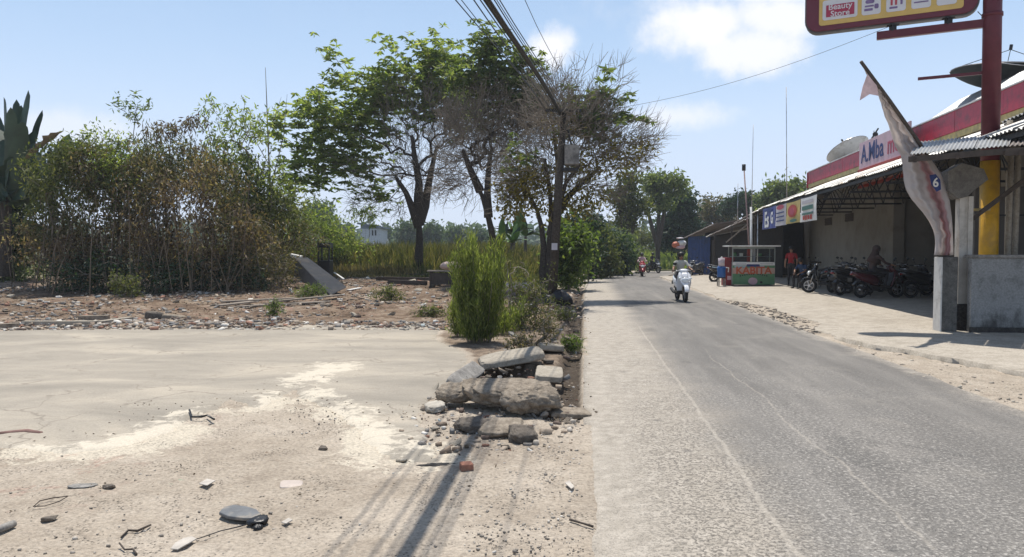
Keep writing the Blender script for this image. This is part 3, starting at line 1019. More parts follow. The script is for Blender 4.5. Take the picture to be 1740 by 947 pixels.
# banners under the eaves
def banner(name, label, px0, px1, zt_, zb_, mat, deco):
    a = shop_xy(px0, 0); 
    def s_at(px):
        r = (px - 870) / FPX
        Yw = (6.64 + 0.0) / (r - 0.153)
        return Yw / ca
    s0, s1 = s_at(px0), s_at(px1)
    o = thing(name, label, 'banner', O_SHOP, -ROW)
    n = 16; vs = []; fs = []
    for lay in (0, 1):
        for j in range(6):
            for i in range(n + 1):
                a = i / n; bq = j / 5
                x = -0.08 + 0.02 * math.sin(a * 9 + j) * bq + 0.012 * lay
                vs.append((x, s0 + (s1 - s0) * a, zt_ + (zb_ - zt_) * bq - 0.02 * math.sin(a * math.pi) * (1 - bq)))
    N = 6 * (n + 1)
    for j in range(5):
        for i in range(n):
            q = j * (n + 1) + i
            fs.append((q, q + 1, q + n + 2, q + n + 1)); fs.append((N + q, N + q + n + 1, N + q + n + 2, N + q + 1))
    mesh_np('cloth', vs, fs, mat, o, smooth=True)
    mid = (s0 + s1) / 2; h = zt_ - zb_; w = abs(s0 - s1)
    deco(o, mid, w, (zt_ + zb_) / 2, h)
    for s in (s0, s1):
        MB().tube([(-0.07, s, zt_), (0.05, s, zt_ + 0.12)], 0.008, 5).build('tie', m_dark, o)
    return o


def plane_txt(o, s, size, mat, smid, z, sx=1.0, bold=0.01):
    return text_mesh('lettering', s, size, mat, o, face_mtx((-0.125, smid, z), (0, -1, 0), (0, 0, 1)), bold=bold, sx=sx)


def patch(o, name, mat, smid, z, w, h, x=-0.112):
    n = 18
    vs = [(x, smid + w / 2 * math.cos(2 * math.pi * i / n), z + h / 2 * math.sin(2 * math.pi * i / n)) for i in range(n)]
    MB().plate(vs, (-0.006, 0, 0)).build(name, mat, o)


m_whiteprint = M('white_print', (0.75, 0.74, 0.72), 0.6, var=0.06)
m_bannerblue = M('blue_banner', (0.05, 0.07, 0.26), 0.6, var=0.2, dirt=(0.3, 0.32, 0.42), dscale=1.5)
m_bannergrey = M('pale_banner', (0.50, 0.47, 0.50), 0.6, var=0.1)
m_banneryel = M('yellow_banner', (0.55, 0.42, 0.14), 0.6, var=0.15)
m_greenprint = M('green_print', (0.05, 0.15, 0.12), 0.6)


def d_blue(o, s, w, z, h):
    plane_txt(o, 'Es', 1.0, m_whiteprint, s + 0.3, z - 0.1, 1.2, 0.02); plane_txt(o, 'G', 0.7, m_whiteprint, s - 0.9, z - 0.05, 1.0, 0.02)
    patch(o, 'printed_patch', m_navy, s, z + 0.34, w * 0.6, 0.18)
def d_grey(o, s, w, z, h):
    for k in range(3):
        MB().box((-0.115, s, z + 0.1 - k * 0.17), (0.006, w * 0.75, 0.05)).build('printed_line', m_navy, o)
    patch(o, 'printed_patch', m_pinkred, s, z + 0.33, w * 0.7, 0.2)
def d_yel(o, s, w, z, h):
    patch(o, 'printed_patch', m_redprint, s, z + 0.05, w * 0.66, 0.5); patch(o, 'printed_patch', m_pinkred, s, z + 0.04, w * 0.34, 0.28, -0.12)
    patch(o, 'printed_patch', m_greenprint, s - 0.2, z - 0.33, w * 0.5, 0.12)
def d_white(o, s, w, z, h):
    for k, (hh_, mm) in enumerate(((0.12, m_bannergrey), (0.15, m_greenprint), (0.07, m_greenprint))):
        MB().box((-0.115, s, z + 0.26 - k * 0.21), (0.006, w * 0.7, hh_)).build('printed_line', mm, o)
    for k in range(4):
        MB().box((-0.115, s + (k - 1.5) * 0.36, z - 0.30), (0.006, 0.24, 0.17 - 0.03 * (k % 2))).build('printed_mark', m_redprint, o)
banner('blue_banner', 'blue and white banner hanging under the canopy eaves, nearest the drinks cart', 1298, 1320, 3.60, 2.62, m_bannerblue, d_blue)
banner('pale_banner', 'pale lilac banner with rows of print between the blue and the yellow banners', 1320.5, 1338, 3.56, 2.68, m_bannergrey, d_grey)
banner('yellow_banner', 'yellow banner with a round red picture under the canopy eaves', 1338.5, 1362, 3.55, 2.70, m_banneryel, d_yel)
banner('white_banner', 'white banner with green print and a row of red marks, nearest of the row', 1363, 1390, 3.56, 2.68, m_whiteprint, d_white)

# ---- satellite dishes
def dish(name, label, c, r, tiltx, tiltz, mat, mesh=False):
    o = thing(name, label, 'satellite dish', c, tiltz)
    n, mrings = 28, 7; vs = []; fs = []
    rot = Matrix.Rotation(tiltx, 3, 'X')
    for lay in (0, 0.02):
        vs.append(rot @ Vector((0, 0, -lay)))
        for j in range(1, mrings + 1):
            rr = r * j / mrings
            for i in range(n):
                vs.append(rot @ Vector((rr * math.cos(2 * math.pi * i / n), rr * math.sin(2 * math.pi * i / n), 0.32 * rr * rr / r - lay)))
    N = 1 + mrings * n
    for b0 in (0, N):
        for i in range(n): fs.append((b0, b0 + 1 + i, b0 + 1 + (i + 1) % n))
        for j in range(mrings - 1):
            for i in range(n):
                a = b0 + 1 + j * n + i; q = b0 + 1 + j * n + (i + 1) % n
                fs.append((a, a + n, q + n, q))
    mesh_np('reflector', [tuple(v) for v in vs], fs, mat, o, smooth=True)
    rim = [rot @ Vector((r * math.cos(2 * math.pi * i / n), r * math.sin(2 * math.pi * i / n), 0.32 * r)) for i in range(n + 1)]
    MB().tube(rim, 0.02, 6, cap=False).build('rim', m_steel, o)
    f = rot @ Vector((0, 0, r * 0.78))
    arm = MB()
    for k in range(3):
        t_ = 2 * math.pi * k / 3
        arm.tube([rot @ Vector((r * math.cos(t_), r * math.sin(t_), 0.32 * r)), f], 0.012, 5)
    arm.build('feed_arm', m_dark, o)
    MB().tube([f, f + (rot @ Vector((0, 0, 0.16)))], 0.05, 8).build('receiver', m_dark, o)
    MB().tube([(0, 0, -0.02), (0, 0, -1.15)], 0.045, 8).build('mast', m_steel, o)
    return o


dish('satellite_dish', 'white satellite dish tipped towards the sky behind the red fascia', at(1445, 263, 40) , 1.12, R(-32), R(30), m_white)
dish('satellite_dish', 'large dark mesh satellite dish on the roof behind the red sign pole', at(1706, 151, 25), 1.65, R(7), R(60), M('dark_mesh', (0.035, 0.04, 0.038), 0.7, 0.3))
o = thing('roof_antenna', 'small dark aerial on a thin mast beside the name board', 'antenna', at(1483, 290, 31))
p0 = Vector((0, 0, 0))
MB().tube([p0, (0.02, 0, 1.65)], 0.02, 6).build('mast', m_steel, o)
MB().ball((0.08, 0, 1.5), (0.12, 0.06, 0.1)).build('camera_head', m_dark, o, smooth=True)
MB().beam((-0.15, 0, 1.2), (0.2, 0, 1.75), 0.05).build('arm', m_dark, o)

# ================================================================ NEAR RIGHT: post, low wall, awnings
def frame_at(px, Y, z=0.06):
    p = at(px, 425, Y); return Vector((p.x, Y, z))


MBw = lambda: MB()
gatepost = thing('gate_post', 'squat grey concrete post with a pale road-side face at the forecourt corner', 'post', frame_at(1607, 14.2), -ROW)
MB().box2((-0.11, -0.17, 0), (0.16, 0.17, 1.46)).build('shaft', m_rockdark2, gatepost, bevel=0.012)
MB().box2((-0.14, -0.17, 0.0), (-0.112, 0.165, 1.455)).build('lit_face', M('lit_face_paint', (0.62, 0.60, 0.56), 0.9, var=0.1, dirt=(0.35, 0.32, 0.28), dscale=3), gatepost, bevel=0.004)  # whiter sheet; the light on the road side is painted in
lw = thing('boundary_wall', 'low grey plastered wall with a dark stained foot under the near awning', 'wall', frame_at(1652, 13.9), -ROW)
m_wr = concrete('wall_render', (0.29, 0.29, 0.283), (0.13, 0.13, 0.125), (0.31, 0.305, 0.30), 0.5, 0.005, 0.5)
wbn = NB(m_wr.node_tree); _bs = [n for n in m_wr.node_tree.nodes if n.type == 'BSDF_PRINCIPLED'][0]
_lk = _bs.inputs['Base Color'].links[0].from_socket; _tc = wbn.node('ShaderNodeTexCoord'); _sx = wbn.node('ShaderNodeSeparateXYZ'); wbn.link(_tc.outputs['Object'], _sx.inputs[0])
_mpw = wbn.node('ShaderNodeMapping'); wbn.link(_tc.outputs['Object'], _mpw.inputs[0]); _mpw.inputs['Scale'].default_value = (1, 1, .35)
_st = wbn.maprange(wbn.math('ADD', wbn.math('SUBTRACT', 0.42, _sx.outputs[2]), wbn.math('MULTIPLY', wbn.math('SUBTRACT', wbn.noise(_mpw.outputs[0], 4, 6, 0.65), 0.5), 1.5)), 0.0, 0.5)
wbn.link(wbn.mix(wbn.math('MULTIPLY', _st, 0.85), _lk, (0.05, 0.047, 0.043)), _bs.inputs['Base Color'])
MB().box2((0, 0, 0), (5.2, 0.16, 1.44)).build('panel', m_wr, lw, bevel=0.006)
MB().box2((-0.02, -0.05, 1.443), (5.2, 0.28, 1.50)).build('coping', m_greyconc, lw, bevel=0.008)
MB().box2((-0.03, -0.06, -0.02), (5.2, -0.003, 0.14)).build('plinth', concrete('sooty_foot', (0.06, 0.055, 0.05), (0.02, 0.02, 0.02), (0.12, 0.11, 0.10), 2, 0.01, 0.6), lw, bevel=0.01)
colm = thing('awning_column', 'slim fluted off-white column with a wide grey bracket holding up the near awning', 'column', frame_at(1637, 14.35), -ROW)
cz = 2.62
MB().box2((-0.12, -0.1, 0.55), (-0.035, 0.1, cz)).box2((0.035, -0.1, 0.55), (0.12, 0.1, cz)).box2((-0.034, -0.07, 0.55), (0.034, 0.1, cz)).build('shaft', M('offwhite_column', (0.52, 0.49, 0.44), 0.8, var=0.12, dirt=(0.3, 0.27, 0.23)), colm)
MB().box2((-0.16, -0.12, 0.0), (0.15, 0.12, 0.55)).build('foot', concrete('dark_column_foot', (0.05, 0.045, 0.042), (0.02, 0.02, 0.02), (0.12, 0.11, 0.1), 2, 0.02, 0.6), colm, bevel=0.02)  # column foot in a darker concrete
m_brk = concrete('dull_concrete', (0.19, 0.18, 0.165), (0.10, 0.095, 0.09), (0.25, 0.24, 0.22), 1.0, 0.006, 0.7)
cap_px = [(1611, 291), (1635, 277), (1672, 287), (1680, 305), (1658, 322), (1645, 334), (1629, 338), (1612, 323)]
MB().plate([at(x, yy, 14.15) for x, yy in cap_px], (0.05, 0.34, 0)).build('bracket', m_brk, colm, world=True, bevel=0.01)

# near awnings
aw = thing('near_awning', 'corrugated zinc awning jutting over the low wall by the sign pole', 'awning', (8.6, 13.6, 3.3))
P1 = at(1547, 262, 13.5); P2 = at(1716, 247, 12.3); P3 = at(1722, 229, 13.7); P4 = at(1560, 241, 15.0)
for i in range(3):
    a, c_ = i / 3, (i + 1) / 3 - 0.006
    dz = Vector((0, 0, 0.012 * (i % 2)))
    MB().sheet(P1.lerp(P2, a) + dz, P1.lerp(P2, c_) + dz, P4.lerp(P3, c_) + dz, P4.lerp(P3, a) + dz, 8, 0.013).build('roof_sheet', m_galv, aw, world=True)
MB().beam(P1 + Vector((0, .05, -0.09)), P2 + Vector((0, .05, -0.09)), 0.05, 0.1).build('front_beam', m_wooddark, aw, world=True)
MB().beam(P4 + Vector((0, -.05, -0.1)), P3 + Vector((0, -.05, -0.1)), 0.05, 0.1).build('rear_beam', m_wooddark, aw, world=True)
for a in (0.05, 0.5, 0.95):
    MB().beam(P1.lerp(P2, a) + Vector((0, 0, -0.12)), P4.lerp(P3, a) + Vector((0, 0, -0.12)), 0.05, 0.08).build('rafter', m_wooddark, aw, world=True)
aw2 = thing('side_awning', 'darker corrugated awning running out of the frame at the right edge', 'awning', (9.6, 12.5, 3.4))
Q1 = at(1712, 248, 12.25); Q2 = at(2150, 214, 10.6); Q3 = at(2150, 150, 14.2); Q4 = at(1722, 222, 15.4)
for i in range(5):
    a, c_ = i / 5, (i + 1) / 5 - 0.004
    MB().sheet(Q1.lerp(Q2, a), Q1.lerp(Q2, c_), Q4.lerp(Q3, c_), Q4.lerp(Q3, a), 9, 0.014).build('roof_sheet', m_rustroof, aw2, world=True)
MB().beam(Q1 + Vector((0, .05, -0.1)), Q2 + Vector((0, .05, -0.1)), 0.06, 0.12).build('front_beam', m_wooddark, aw2, world=True)
for a in (0.06, 0.5, 0.94):
    MB().beam(Q1.lerp(Q2, a) + Vector((0, 0, -0.13)), Q4.lerp(Q3, a) + Vector((0, 0, -0.13)), 0.05, 0.08).build('rafter', m_wooddark, aw2, world=True)
for px in (1716, 1728):
    p = at(px, 240, 14.8)
    MB().tube([(p.x, 14.8, 0.06), (p.x + 0.04, 14.8, p.z + 0.25)], 0.055, 10).build('post', m_slabpale, aw2, world=True, smooth=True)
p = at(1760, 270, 14.6)
MB().beam(at(1652, 372, 14.4), at(1800, 262, 14.0), 0.06, 0.08).build('brace', m_wooddark, aw2, world=True)
MB().beam(at(1648, 357, 14.5), at(1682, 356, 14.5), 0.04, 0.05).build('rail', m_cream, aw2, world=True)
MB().beam(at(1660, 366, 15.3), at(1790, 366, 15.3), 0.03, 0.03).build('rail', m_dark, aw2, world=True)
# upper eaves of the neighbour at the right edge
aw3 = thing('upper_awning', 'pale corrugated roof edge above the side awning at the right edge of the photo', 'awning', (10.6, 15, 4.4))
U1 = at(1701, 208, 17.5); U2 = at(1900, 128, 13.0); U3 = at(1990, 128, 15.0); U4 = at(1790, 190, 19.5)
for i in range(4):
    a, c_ = i / 4, (i + 1) / 4 - 0.004
    MB().sheet(U1.lerp(U2, a), U1.lerp(U2, c_), U4.lerp(U3, c_), U4.lerp(U3, a), 6, 0.024).build('roof_sheet', m_galv, aw3, world=True)
MB().beam(U1 + Vector((0.1, 0, -0.1)), U2 + Vector((0.1, 0, -0.1)), 0.06, 0.12).build('beam', m_wooddark, aw3, world=True)
MB().tube([at(1716, 205, 16.9), at(1716, 262, 16.9) * 1.0 + Vector((0, 0, -3.2))], 0.06, 10).build('post', m_slabpale, aw3, world=True, smooth=True)
# inner wall seen behind the yellow pole
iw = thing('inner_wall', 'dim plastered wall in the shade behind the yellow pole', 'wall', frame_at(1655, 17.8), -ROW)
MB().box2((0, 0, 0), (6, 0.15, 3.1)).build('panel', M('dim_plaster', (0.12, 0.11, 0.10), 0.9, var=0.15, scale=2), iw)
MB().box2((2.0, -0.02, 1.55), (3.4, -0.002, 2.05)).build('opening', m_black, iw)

# ================================================================ BIG ROADSIDE SIGN
SD = Vector((-0.89, 0.456, 0))
pb = at(1681, 425, 14.8); pt = at(1691, -260, 14.8)
sp_ = thing('sign_pole', 'tall steel pole painted yellow below and dark red above, beside the low wall', 'pole', (pb.x, 14.8, 0.06))
zy = at(1683, 274, 14.8).z
dirp = (pt - Vector((pb.x, 14.8, 0))); 
def pole_at(z): return Vector((pb.x, 14.8, 0)) + dirp * (z / dirp.z)
MB().tube([pole_at(0.04), pole_at(zy)], 0.17, 24).build('yellow_shaft', m_yellow, sp_, world=True, smooth=True)
MB().tube([pole_at(zy), pole_at(9.2)], 0.165, 24).build('red_shaft', m_redpole, sp_, world=True, smooth=True)
MB().tube([pole_at(6.25), pole_at(6.32)], 0.185, 24).build('collar', m_redpole, sp_, world=True, smooth=True)
pa = pole_at(6.14)
MB().beam(pa, pa + SD * 2.05, 0.12, 0.16).build('lower_arm', m_redpole, sp_, world=True, bevel=0.01)
MB().beam(pole_at(8.3), pole_at(8.3) + SD * 2.05, 0.12, 0.16).build('upper_arm', m_redpole, sp_, world=True, bevel=0.01)
MB().beam(pole_at(5.17), pole_at(5.17) + SD * 1.28, 0.035, 0.06).build('small_bar', m_redpole, sp_, world=True)
for k in (0.75, 1.75):
    q = pa + SD * k
    MB().box2((q.x - 0.05, q.y - 0.06, 6.2), (q.x + 0.05, q.y + 0.06, 6.33)).box2((q.x - 0.09, q.y - 0.08, 6.31), (q.x + 0.09, q.y + 0.08, 6.345)).build('clamp', m_dark, sp_, world=True)

sg = thing('shop_sign', 'large dark red and yellow light-box sign with white icon panels and the words Beauty Store', 'sign', (pa.x, pa.y, 6.33))
rx = -SD; up = Vector((0, 0, 1)); nrm = Vector((-0.456, -0.89, 0))    # towards the camera
def rrect(x0, x1, z0, z1, r, off, n=6):
    pts = []
    for (cx, cz, a0) in ((x1 - r, z0 + r, -90), (x1 - r, z1 - r, 0), (x0 + r, z1 - r, 90), (x0 + r, z0 + r, 180)):
        for i in range(n + 1):
            a = R(a0 + 90 * i / n)
            pts.append(pa + SD * -(cx + r * math.cos(a)) + up * (cz + r * math.sin(a) - pa.z) + nrm * off)
    return pts
def splate(name, x0, x1, z0, z1, r, off, th, mat, par=None, bevel=0.0):
    return MB().plate(rrect(x0, x1, z0, z1, r, off), nrm * th).build(name, mat, par or sg, world=True, bevel=bevel)
ZB = 6.33
splate('casing', -3.46, -0.22, ZB, 8.2, 0.28, -0.13, 0.20, M('sign_case', (0.09, 0.085, 0.085), 0.5), bevel=0.01)
splate('red_face', -3.43, -0.25, ZB + 0.03, 8.17, 0.26, 0.073, 0.035, M('sign_red', (0.13, 0.018, 0.03), 0.35, var=0.1), bevel=0.008)
splate('yellow_face', -3.17, -0.5, ZB + 0.14, 7.25, 0.06, 0.11, 0.012, M('sign_yellow', (0.60, 0.40, 0.11), 0.4, var=0.08))
m_sw = M('sign_white', (0.62, 0.60, 0.60), 0.4, var=0.05)
splate('white_frame', -3.10, -2.42, ZB + 0.24, 6.99, 0.05, 0.124, 0.008, m_sw)
bp_ = splate('store_panel', -3.03, -2.48, ZB + 0.30, 6.88, 0.01, 0.134, 0.006, M('crimson_panel', (0.36, 0.03, 0.07), 0.4, var=0.08))
text_mesh('lettering', 'Beauty\nStore', 0.17, m_sw, sg, Matrix.Translation(-sg.location) @ face_mtx(pa + SD * 2.755 + up * (6.755 - pa.z) + nrm * 0.142, rx, up), bold=0.002, depth=0.003)
ic = [(-2.34, -1.98), (-1.88, -1.52), (-1.42, -1.07), (-0.97, -0.62)]
m_icon = M('icon_grey_print', (0.18, 0.12, 0.24), 0.5)
m_iconred = M('icon_red_print', (0.42, 0.06, 0.08), 0.5)
for i, (a, c_) in enumerate(ic):
    f = splate('icon_panel', a, c_, ZB + 0.24, 6.99, 0.05, 0.124, 0.008, m_sw)
    cx = (a + c_) / 2
    def mark(x0, x1, z0, z1, mt=m_icon, r=0.01): splate('icon_mark', x0, x1, z0 - .12, z1 - .12, r, 0.133, 0.005, mt, f)
    if i == 0:
        splate('icon_mark', cx - 0.11, cx + 0.06, 6.80, 6.88, 0.038, 0.133, 0.005, m_icon, f)
        mark(cx - 0.12, cx + 0.05, 6.85, 6.885); mark(cx - 0.13, cx + 0.03, 6.77, 6.82); mark(cx + 0.06, cx + 0.14, 6.8, 6.9, m_icon, 0.03)
    elif i == 1:
        mark(cx - 0.10, cx - 0.06, 6.82, 7.03, m_iconred); mark(cx - 0.02, cx + 0.02, 6.82, 7.03, m_iconred); mark(cx + 0.08, cx + 0.12, 6.82, 7.0); mark(cx - 0.12, cx + 0.03, 6.75, 6.79)
    elif i == 2:
        mark(cx - 0.05, cx + 0.05, 6.95, 7.03, m_iconred, 0.03); mark(cx - 0.13, cx + 0.13, 6.80, 6.825); mark(cx - 0.01, cx + 0.01, 6.88, 6.95)
    else:
        mark(cx - 0.10, cx - 0.04, 6.90, 7.03); mark(cx + 0.04, cx + 0.10, 6.90, 7.03)
MB().tube([pa + SD * 0.25 + up * 0.25, pa + SD * 0.15 + up * 0.12, pole_at(6.22) + Vector((-0.16, 0, 0))], 0.008, 6).build('lead', m_dark, sg, world=True)

# ================================================================ FLAG
fl = thing('hanging_flag', 'faded white and pink cloth flag on a slanting pole in front of the awning', 'flag', at(1560, 243, 14.2))
MB().tube([at(1463, 105, 13.5), at(1512, 172, 13.85), at(1562, 243, 14.2), at(1580, 272, 14.3)], [0.03, 0.035, 0.035, 0.035], 10).build('pole', m_wooddark, fl, world=True, smooth=True)
rows = [(112, 1465, 1468), (128, 1473, 1480), (143, 1482, 1490), (156, 1489, 1499), (167, 1494, 1507), (180, 1499, 1518), (196, 1503, 1530), (215, 1511, 1543), (235, 1517, 1558), (250, 1522, 1566), (264, 1531, 1576),
        (280, 1534, 1588), (295, 1535, 1598), (310, 1536, 1604), (325, 1541, 1609), (340, 1550, 1613), (355, 1563, 1615), (372, 1577, 1617), (390, 1586, 1618), (410, 1590, 1619), (434, 1588, 1620)]
m, b, bs, out = new_mat('flag_cloth')
uvn = b.node('ShaderNodeUVMap'); uvn.uv_map = 'UVMap'
sp3 = b.node('ShaderNodeSeparateXYZ'); b.link(uvn.outputs[0], sp3.inputs[0])
nf = b.noise(uvn.outputs[0], 4, 4, 0.6)
uq = b.math('ADD', sp3.outputs[0], b.math('MULTIPLY', b.math('SUBTRACT', nf, 0.5), 0.15))
pink = b.math('MULTIPLY', b.maprange(uq, 0.5, 0.6), b.maprange(uq, 0.88, 0.78))
pink = b.math('MULTIPLY', pink, b.maprange(sp3.outputs[1], 0.42, 0.6))
c = b.mix(b.math('MULTIPLY', pink, 0.6), b.ramp(nf, [(0.3, (0.62, 0.57, 0.55)), (0.7, (0.78, 0.74, 0.72))]), (0.55, 0.20, 0.22))
b.link(c, bs.inputs['Base Color']); bs.inputs['Roughness'].default_value = 0.85
trl = b.node('ShaderNodeBsdfTranslucent'); b.link(c, trl.inputs['Color'])
mxs = b.node('ShaderNodeMixShader'); mxs.inputs[0].default_value = 0.55
b.link(bs.outputs[0], mxs.inputs[1]); b.link(trl.outputs[0], mxs.inputs[2]); b.link(mxs.outputs[0], out.inputs['Surface'])
m_flag = m
nc = 33; FV = []; FU = []
ry_ = np.linspace(0, len(rows) - 1, 70)
for k, q in enumerate(ry_):
    i = min(int(q), len(rows) - 2); f = q - i
    yy, xl_, xr_ = [rows[i][j] * (1 - f) + rows[i + 1][j] * f for j in range(3)]
    for c_ in range(nc):
        a = c_ / (nc - 1)
        Yd = 13.5 + 0.75 * min(1, k / 30) + 0.10 * math.sin(a * 11 + k * 0.05 + math.sin(k * .09)) * min(1, k / 15) + 0.02 * math.sin(a * 27 + k * 0.06)
        xl_ += 0.25 * math.sin(k * 1.7) + 0.2 * math.sin(k * .61)
        FV.append(at(xl_ + (xr_ - xl_) * a, yy, Yd + 0.07)); FU.append((a, k / 69))
idx = np.arange(len(FV)).reshape(70, nc)
FF = np.stack([idx[:-1, :-1], idx[:-1, 1:], idx[1:, 1:], idx[1:, :-1]], -1).reshape(-1, 4)
o = mesh_np('cloth', FV, FF, m_flag, fl, world=True, smooth=True, uv=FU)
md = o.modifiers.new('th', 'SOLIDIFY'); md.thickness = 0.006
# torn pennant near the tip
PN = [(1474, 126), (1490, 146), (1493, 163), (1478, 160), (1461, 171), (1466, 148)]
MB().plate([at(x, yy, 13.45) for x, yy in PN], (0, 0.008, 0)).build('torn_corner', M('pink_cloth', (0.62, 0.45, 0.43), 0.8), fl, world=True)
em = [(1580, 298), (1590, 296), (1598, 306), (1599, 322), (1592, 326), (1583, 314)]
MB().plate([at(x, yy, 13.9) for x, yy in em], (0, 0.01, 0)).build('blue_emblem', m_navy, fl, world=True)
text_mesh('lettering', '6', 0.24, m_whiteprint, fl, Matrix.Translation(-fl.location) @ face_mtx(at(1590, 311, 13.88), (1, 0.1, 0), (0, 0, 1)), bold=0.004)
# ================================================================ VEGETATION
def unit(v):
    return v / (np.linalg.norm(v, axis=-1, keepdims=True) + 1e-9)


def leaf_arrays(P, D, L, W, rng, fold=0.18):
    """kite leaves: base points P, directions D"""
    n = len(P); D = unit(D)
    a = rng.normal(size=(n, 3)); B = unit(np.cross(D, a)); C = np.cross(D, B)
    L = np.broadcast_to(L, (n,))[:, None] * rng.uniform(0.7, 1.25, (n, 1)); W = np.broadcast_to(W, (n,))[:, None] * rng.uniform(0.7, 1.25, (n, 1))
    mid = P + D * L * 0.45 + C * W * fold
    V = np.stack([P, mid + B * W / 2, mid - B * W / 2, P + D * L - C * L * 0.08], 1).reshape(-1, 3)
    i = np.arange(n)[:, None] * 4
    F = np.concatenate([i + np.array([[0, 1, 3]]), i + np.array([[0, 3, 2]])], 1).reshape(-1, 3)
    return V, F


def tubes_np(chains, n=5):
    """chains: list of (points (k,3), radii (k,)) -> arrays"""
    Vs = []; Fs = []; off = 0
    ang = np.arange(n) * 2 * np.pi / n
    for P, Rr in chains:
        P = np.asarray(P, float); Rr = np.asarray(Rr, float); k = len(P)
        if k < 2: continue
        T = np.gradient(P, axis=0); T = unit(T)
        ref = np.array([0.3, 0.9, 0.1]) if abs(T[0][2]) > 0.8 else np.array([0.05, 0.1, 1.0])
        X = unit(np.cross(T, ref)); Yv = np.cross(T, X)
        V = P[:, None] + (X[:, None] * np.cos(ang)[None, :, None] + Yv[:, None] * np.sin(ang)[None, :, None]) * Rr[:, None, None]
        idx = np.arange(k * n).reshape(k, n) + off
        nx = np.roll(idx, -1, 1)
        Fs.append(np.stack([idx[:-1], nx[:-1], nx[1:], idx[1:]], -1).reshape(-1, 4))
        Vs.append(V.reshape(-1, 3)); off += k * n
    return np.concatenate(Vs), np.concatenate(Fs)


def grow(trunks, targets, rng, step=0.3, curve=0.25, rtip=0.006, power=2.2, jitter=0.06, rmax=None):
    """grow branches from trunk polylines so that every target is reached; returns chains with pipe-model radii"""
    nodes = []; parent = []
    chains = []
    for tr in trunks:
        ids = []
        for j, p in enumerate(tr):
            nodes.append(np.array(p, float)); parent.append(ids[-1] if ids else -1); ids.append(len(nodes) - 1)
        chains.append(ids)
    tops = [c[-1] for c in chains]
    N = np.array(nodes)
    root = N[tops].mean(0)
    order = np.argsort(np.linalg.norm(targets - root, axis=1))
    cap = len(nodes) + len(targets) * 60
    arr = np.zeros((cap, 3)); arr[:len(nodes)] = N; cnt = len(nodes)
    allow = np.ones(cap, bool)
    for c in chains: allow[c[:int(len(c) * 0.55)]] = False
    droot = np.zeros(cap); droot[:cnt] = np.linalg.norm(arr[:cnt] - root, axis=1)
    for ti in order:
        t = targets[ti]; dt = np.linalg.norm(t - root)
        d = np.linalg.norm(arr[:cnt] - t, axis=1)
        vt = t - arr[:cnt]; vr = arr[:cnt] - root; dot = (vt * vr).sum(1) / (d * droot[:cnt] + 0.15)
        cost = d * (1.45 - 0.55 * dot) + 0.35 * np.maximum(0, droot[:cnt] - dt * 0.9) + (~allow[:cnt]) * 1e6
        # discourage reaching back down
        s = int(np.argmin(cost)); a = arr[s].copy()
        L = d[s]; k = max(2, int(L / step))
        base_dir = a - root; bl = np.linalg.norm(base_dir)
        base_dir = base_dir / bl if bl > 0.3 else np.array([0, 0, 1.0])
        ctrl = a + base_dir * L * curve + np.array([0, 0, 0.12 * L])
        ids = [s]
        for j in range(1, k + 1):
            u = j / k
            p = (1 - u) ** 2 * a + 2 * u * (1 - u) * ctrl + u * u * t + rng.normal(size=3) * jitter * (u < 1)
            arr[cnt] = p; droot[cnt] = np.linalg.norm(p - root); parent.append(ids[-1]); ids.append(cnt); cnt += 1
        chains.append(ids)
    load = np.zeros(cnt)
    for ids in chains:
        load[ids[-1]] += 1
    for i in range(cnt - 1, -1, -1):
        if parent[i] >= 0: load[parent[i]] += load[i]
    rad = rtip * np.maximum(load, 1) ** (1 / power)
    if rmax: rad = np.minimum(rad, rmax)
    out = []
    for ids in chains:
        r = rad[ids].copy()
        if len(ids) > 1 and parent[ids[0]] != -1 or True:
            r[0] = min(r[0], r[1] * 1.15) if len(r) > 1 else r[0]
        out.append((arr[ids], r))
    return out


def blob_points(blobs, Y, rng, depth=1.0):
    """blobs: (px,py,rx,ry,n[,dY]) -> points"""
    P = []; idx = []
    for bi, bl in enumerate(blobs):
        px, py, rx, ry, n = bl[:5]; dY = bl[5] if len(bl) > 5 else 0
        Yb = Y + dY
        c = np.array(at(px, py, Yb)); sx = rx * Yb / FPX; sz = ry * Yb / FPX; sy = (sx + sz) / 2 * depth
        d = unit(rng.normal(size=(n, 3))) * (rng.random((n, 1)) ** 0.45)
        P.append(c + d * np.array([sx, sy, sz])); idx += [bi] * n
    return np.concatenate(P), np.array(idx)


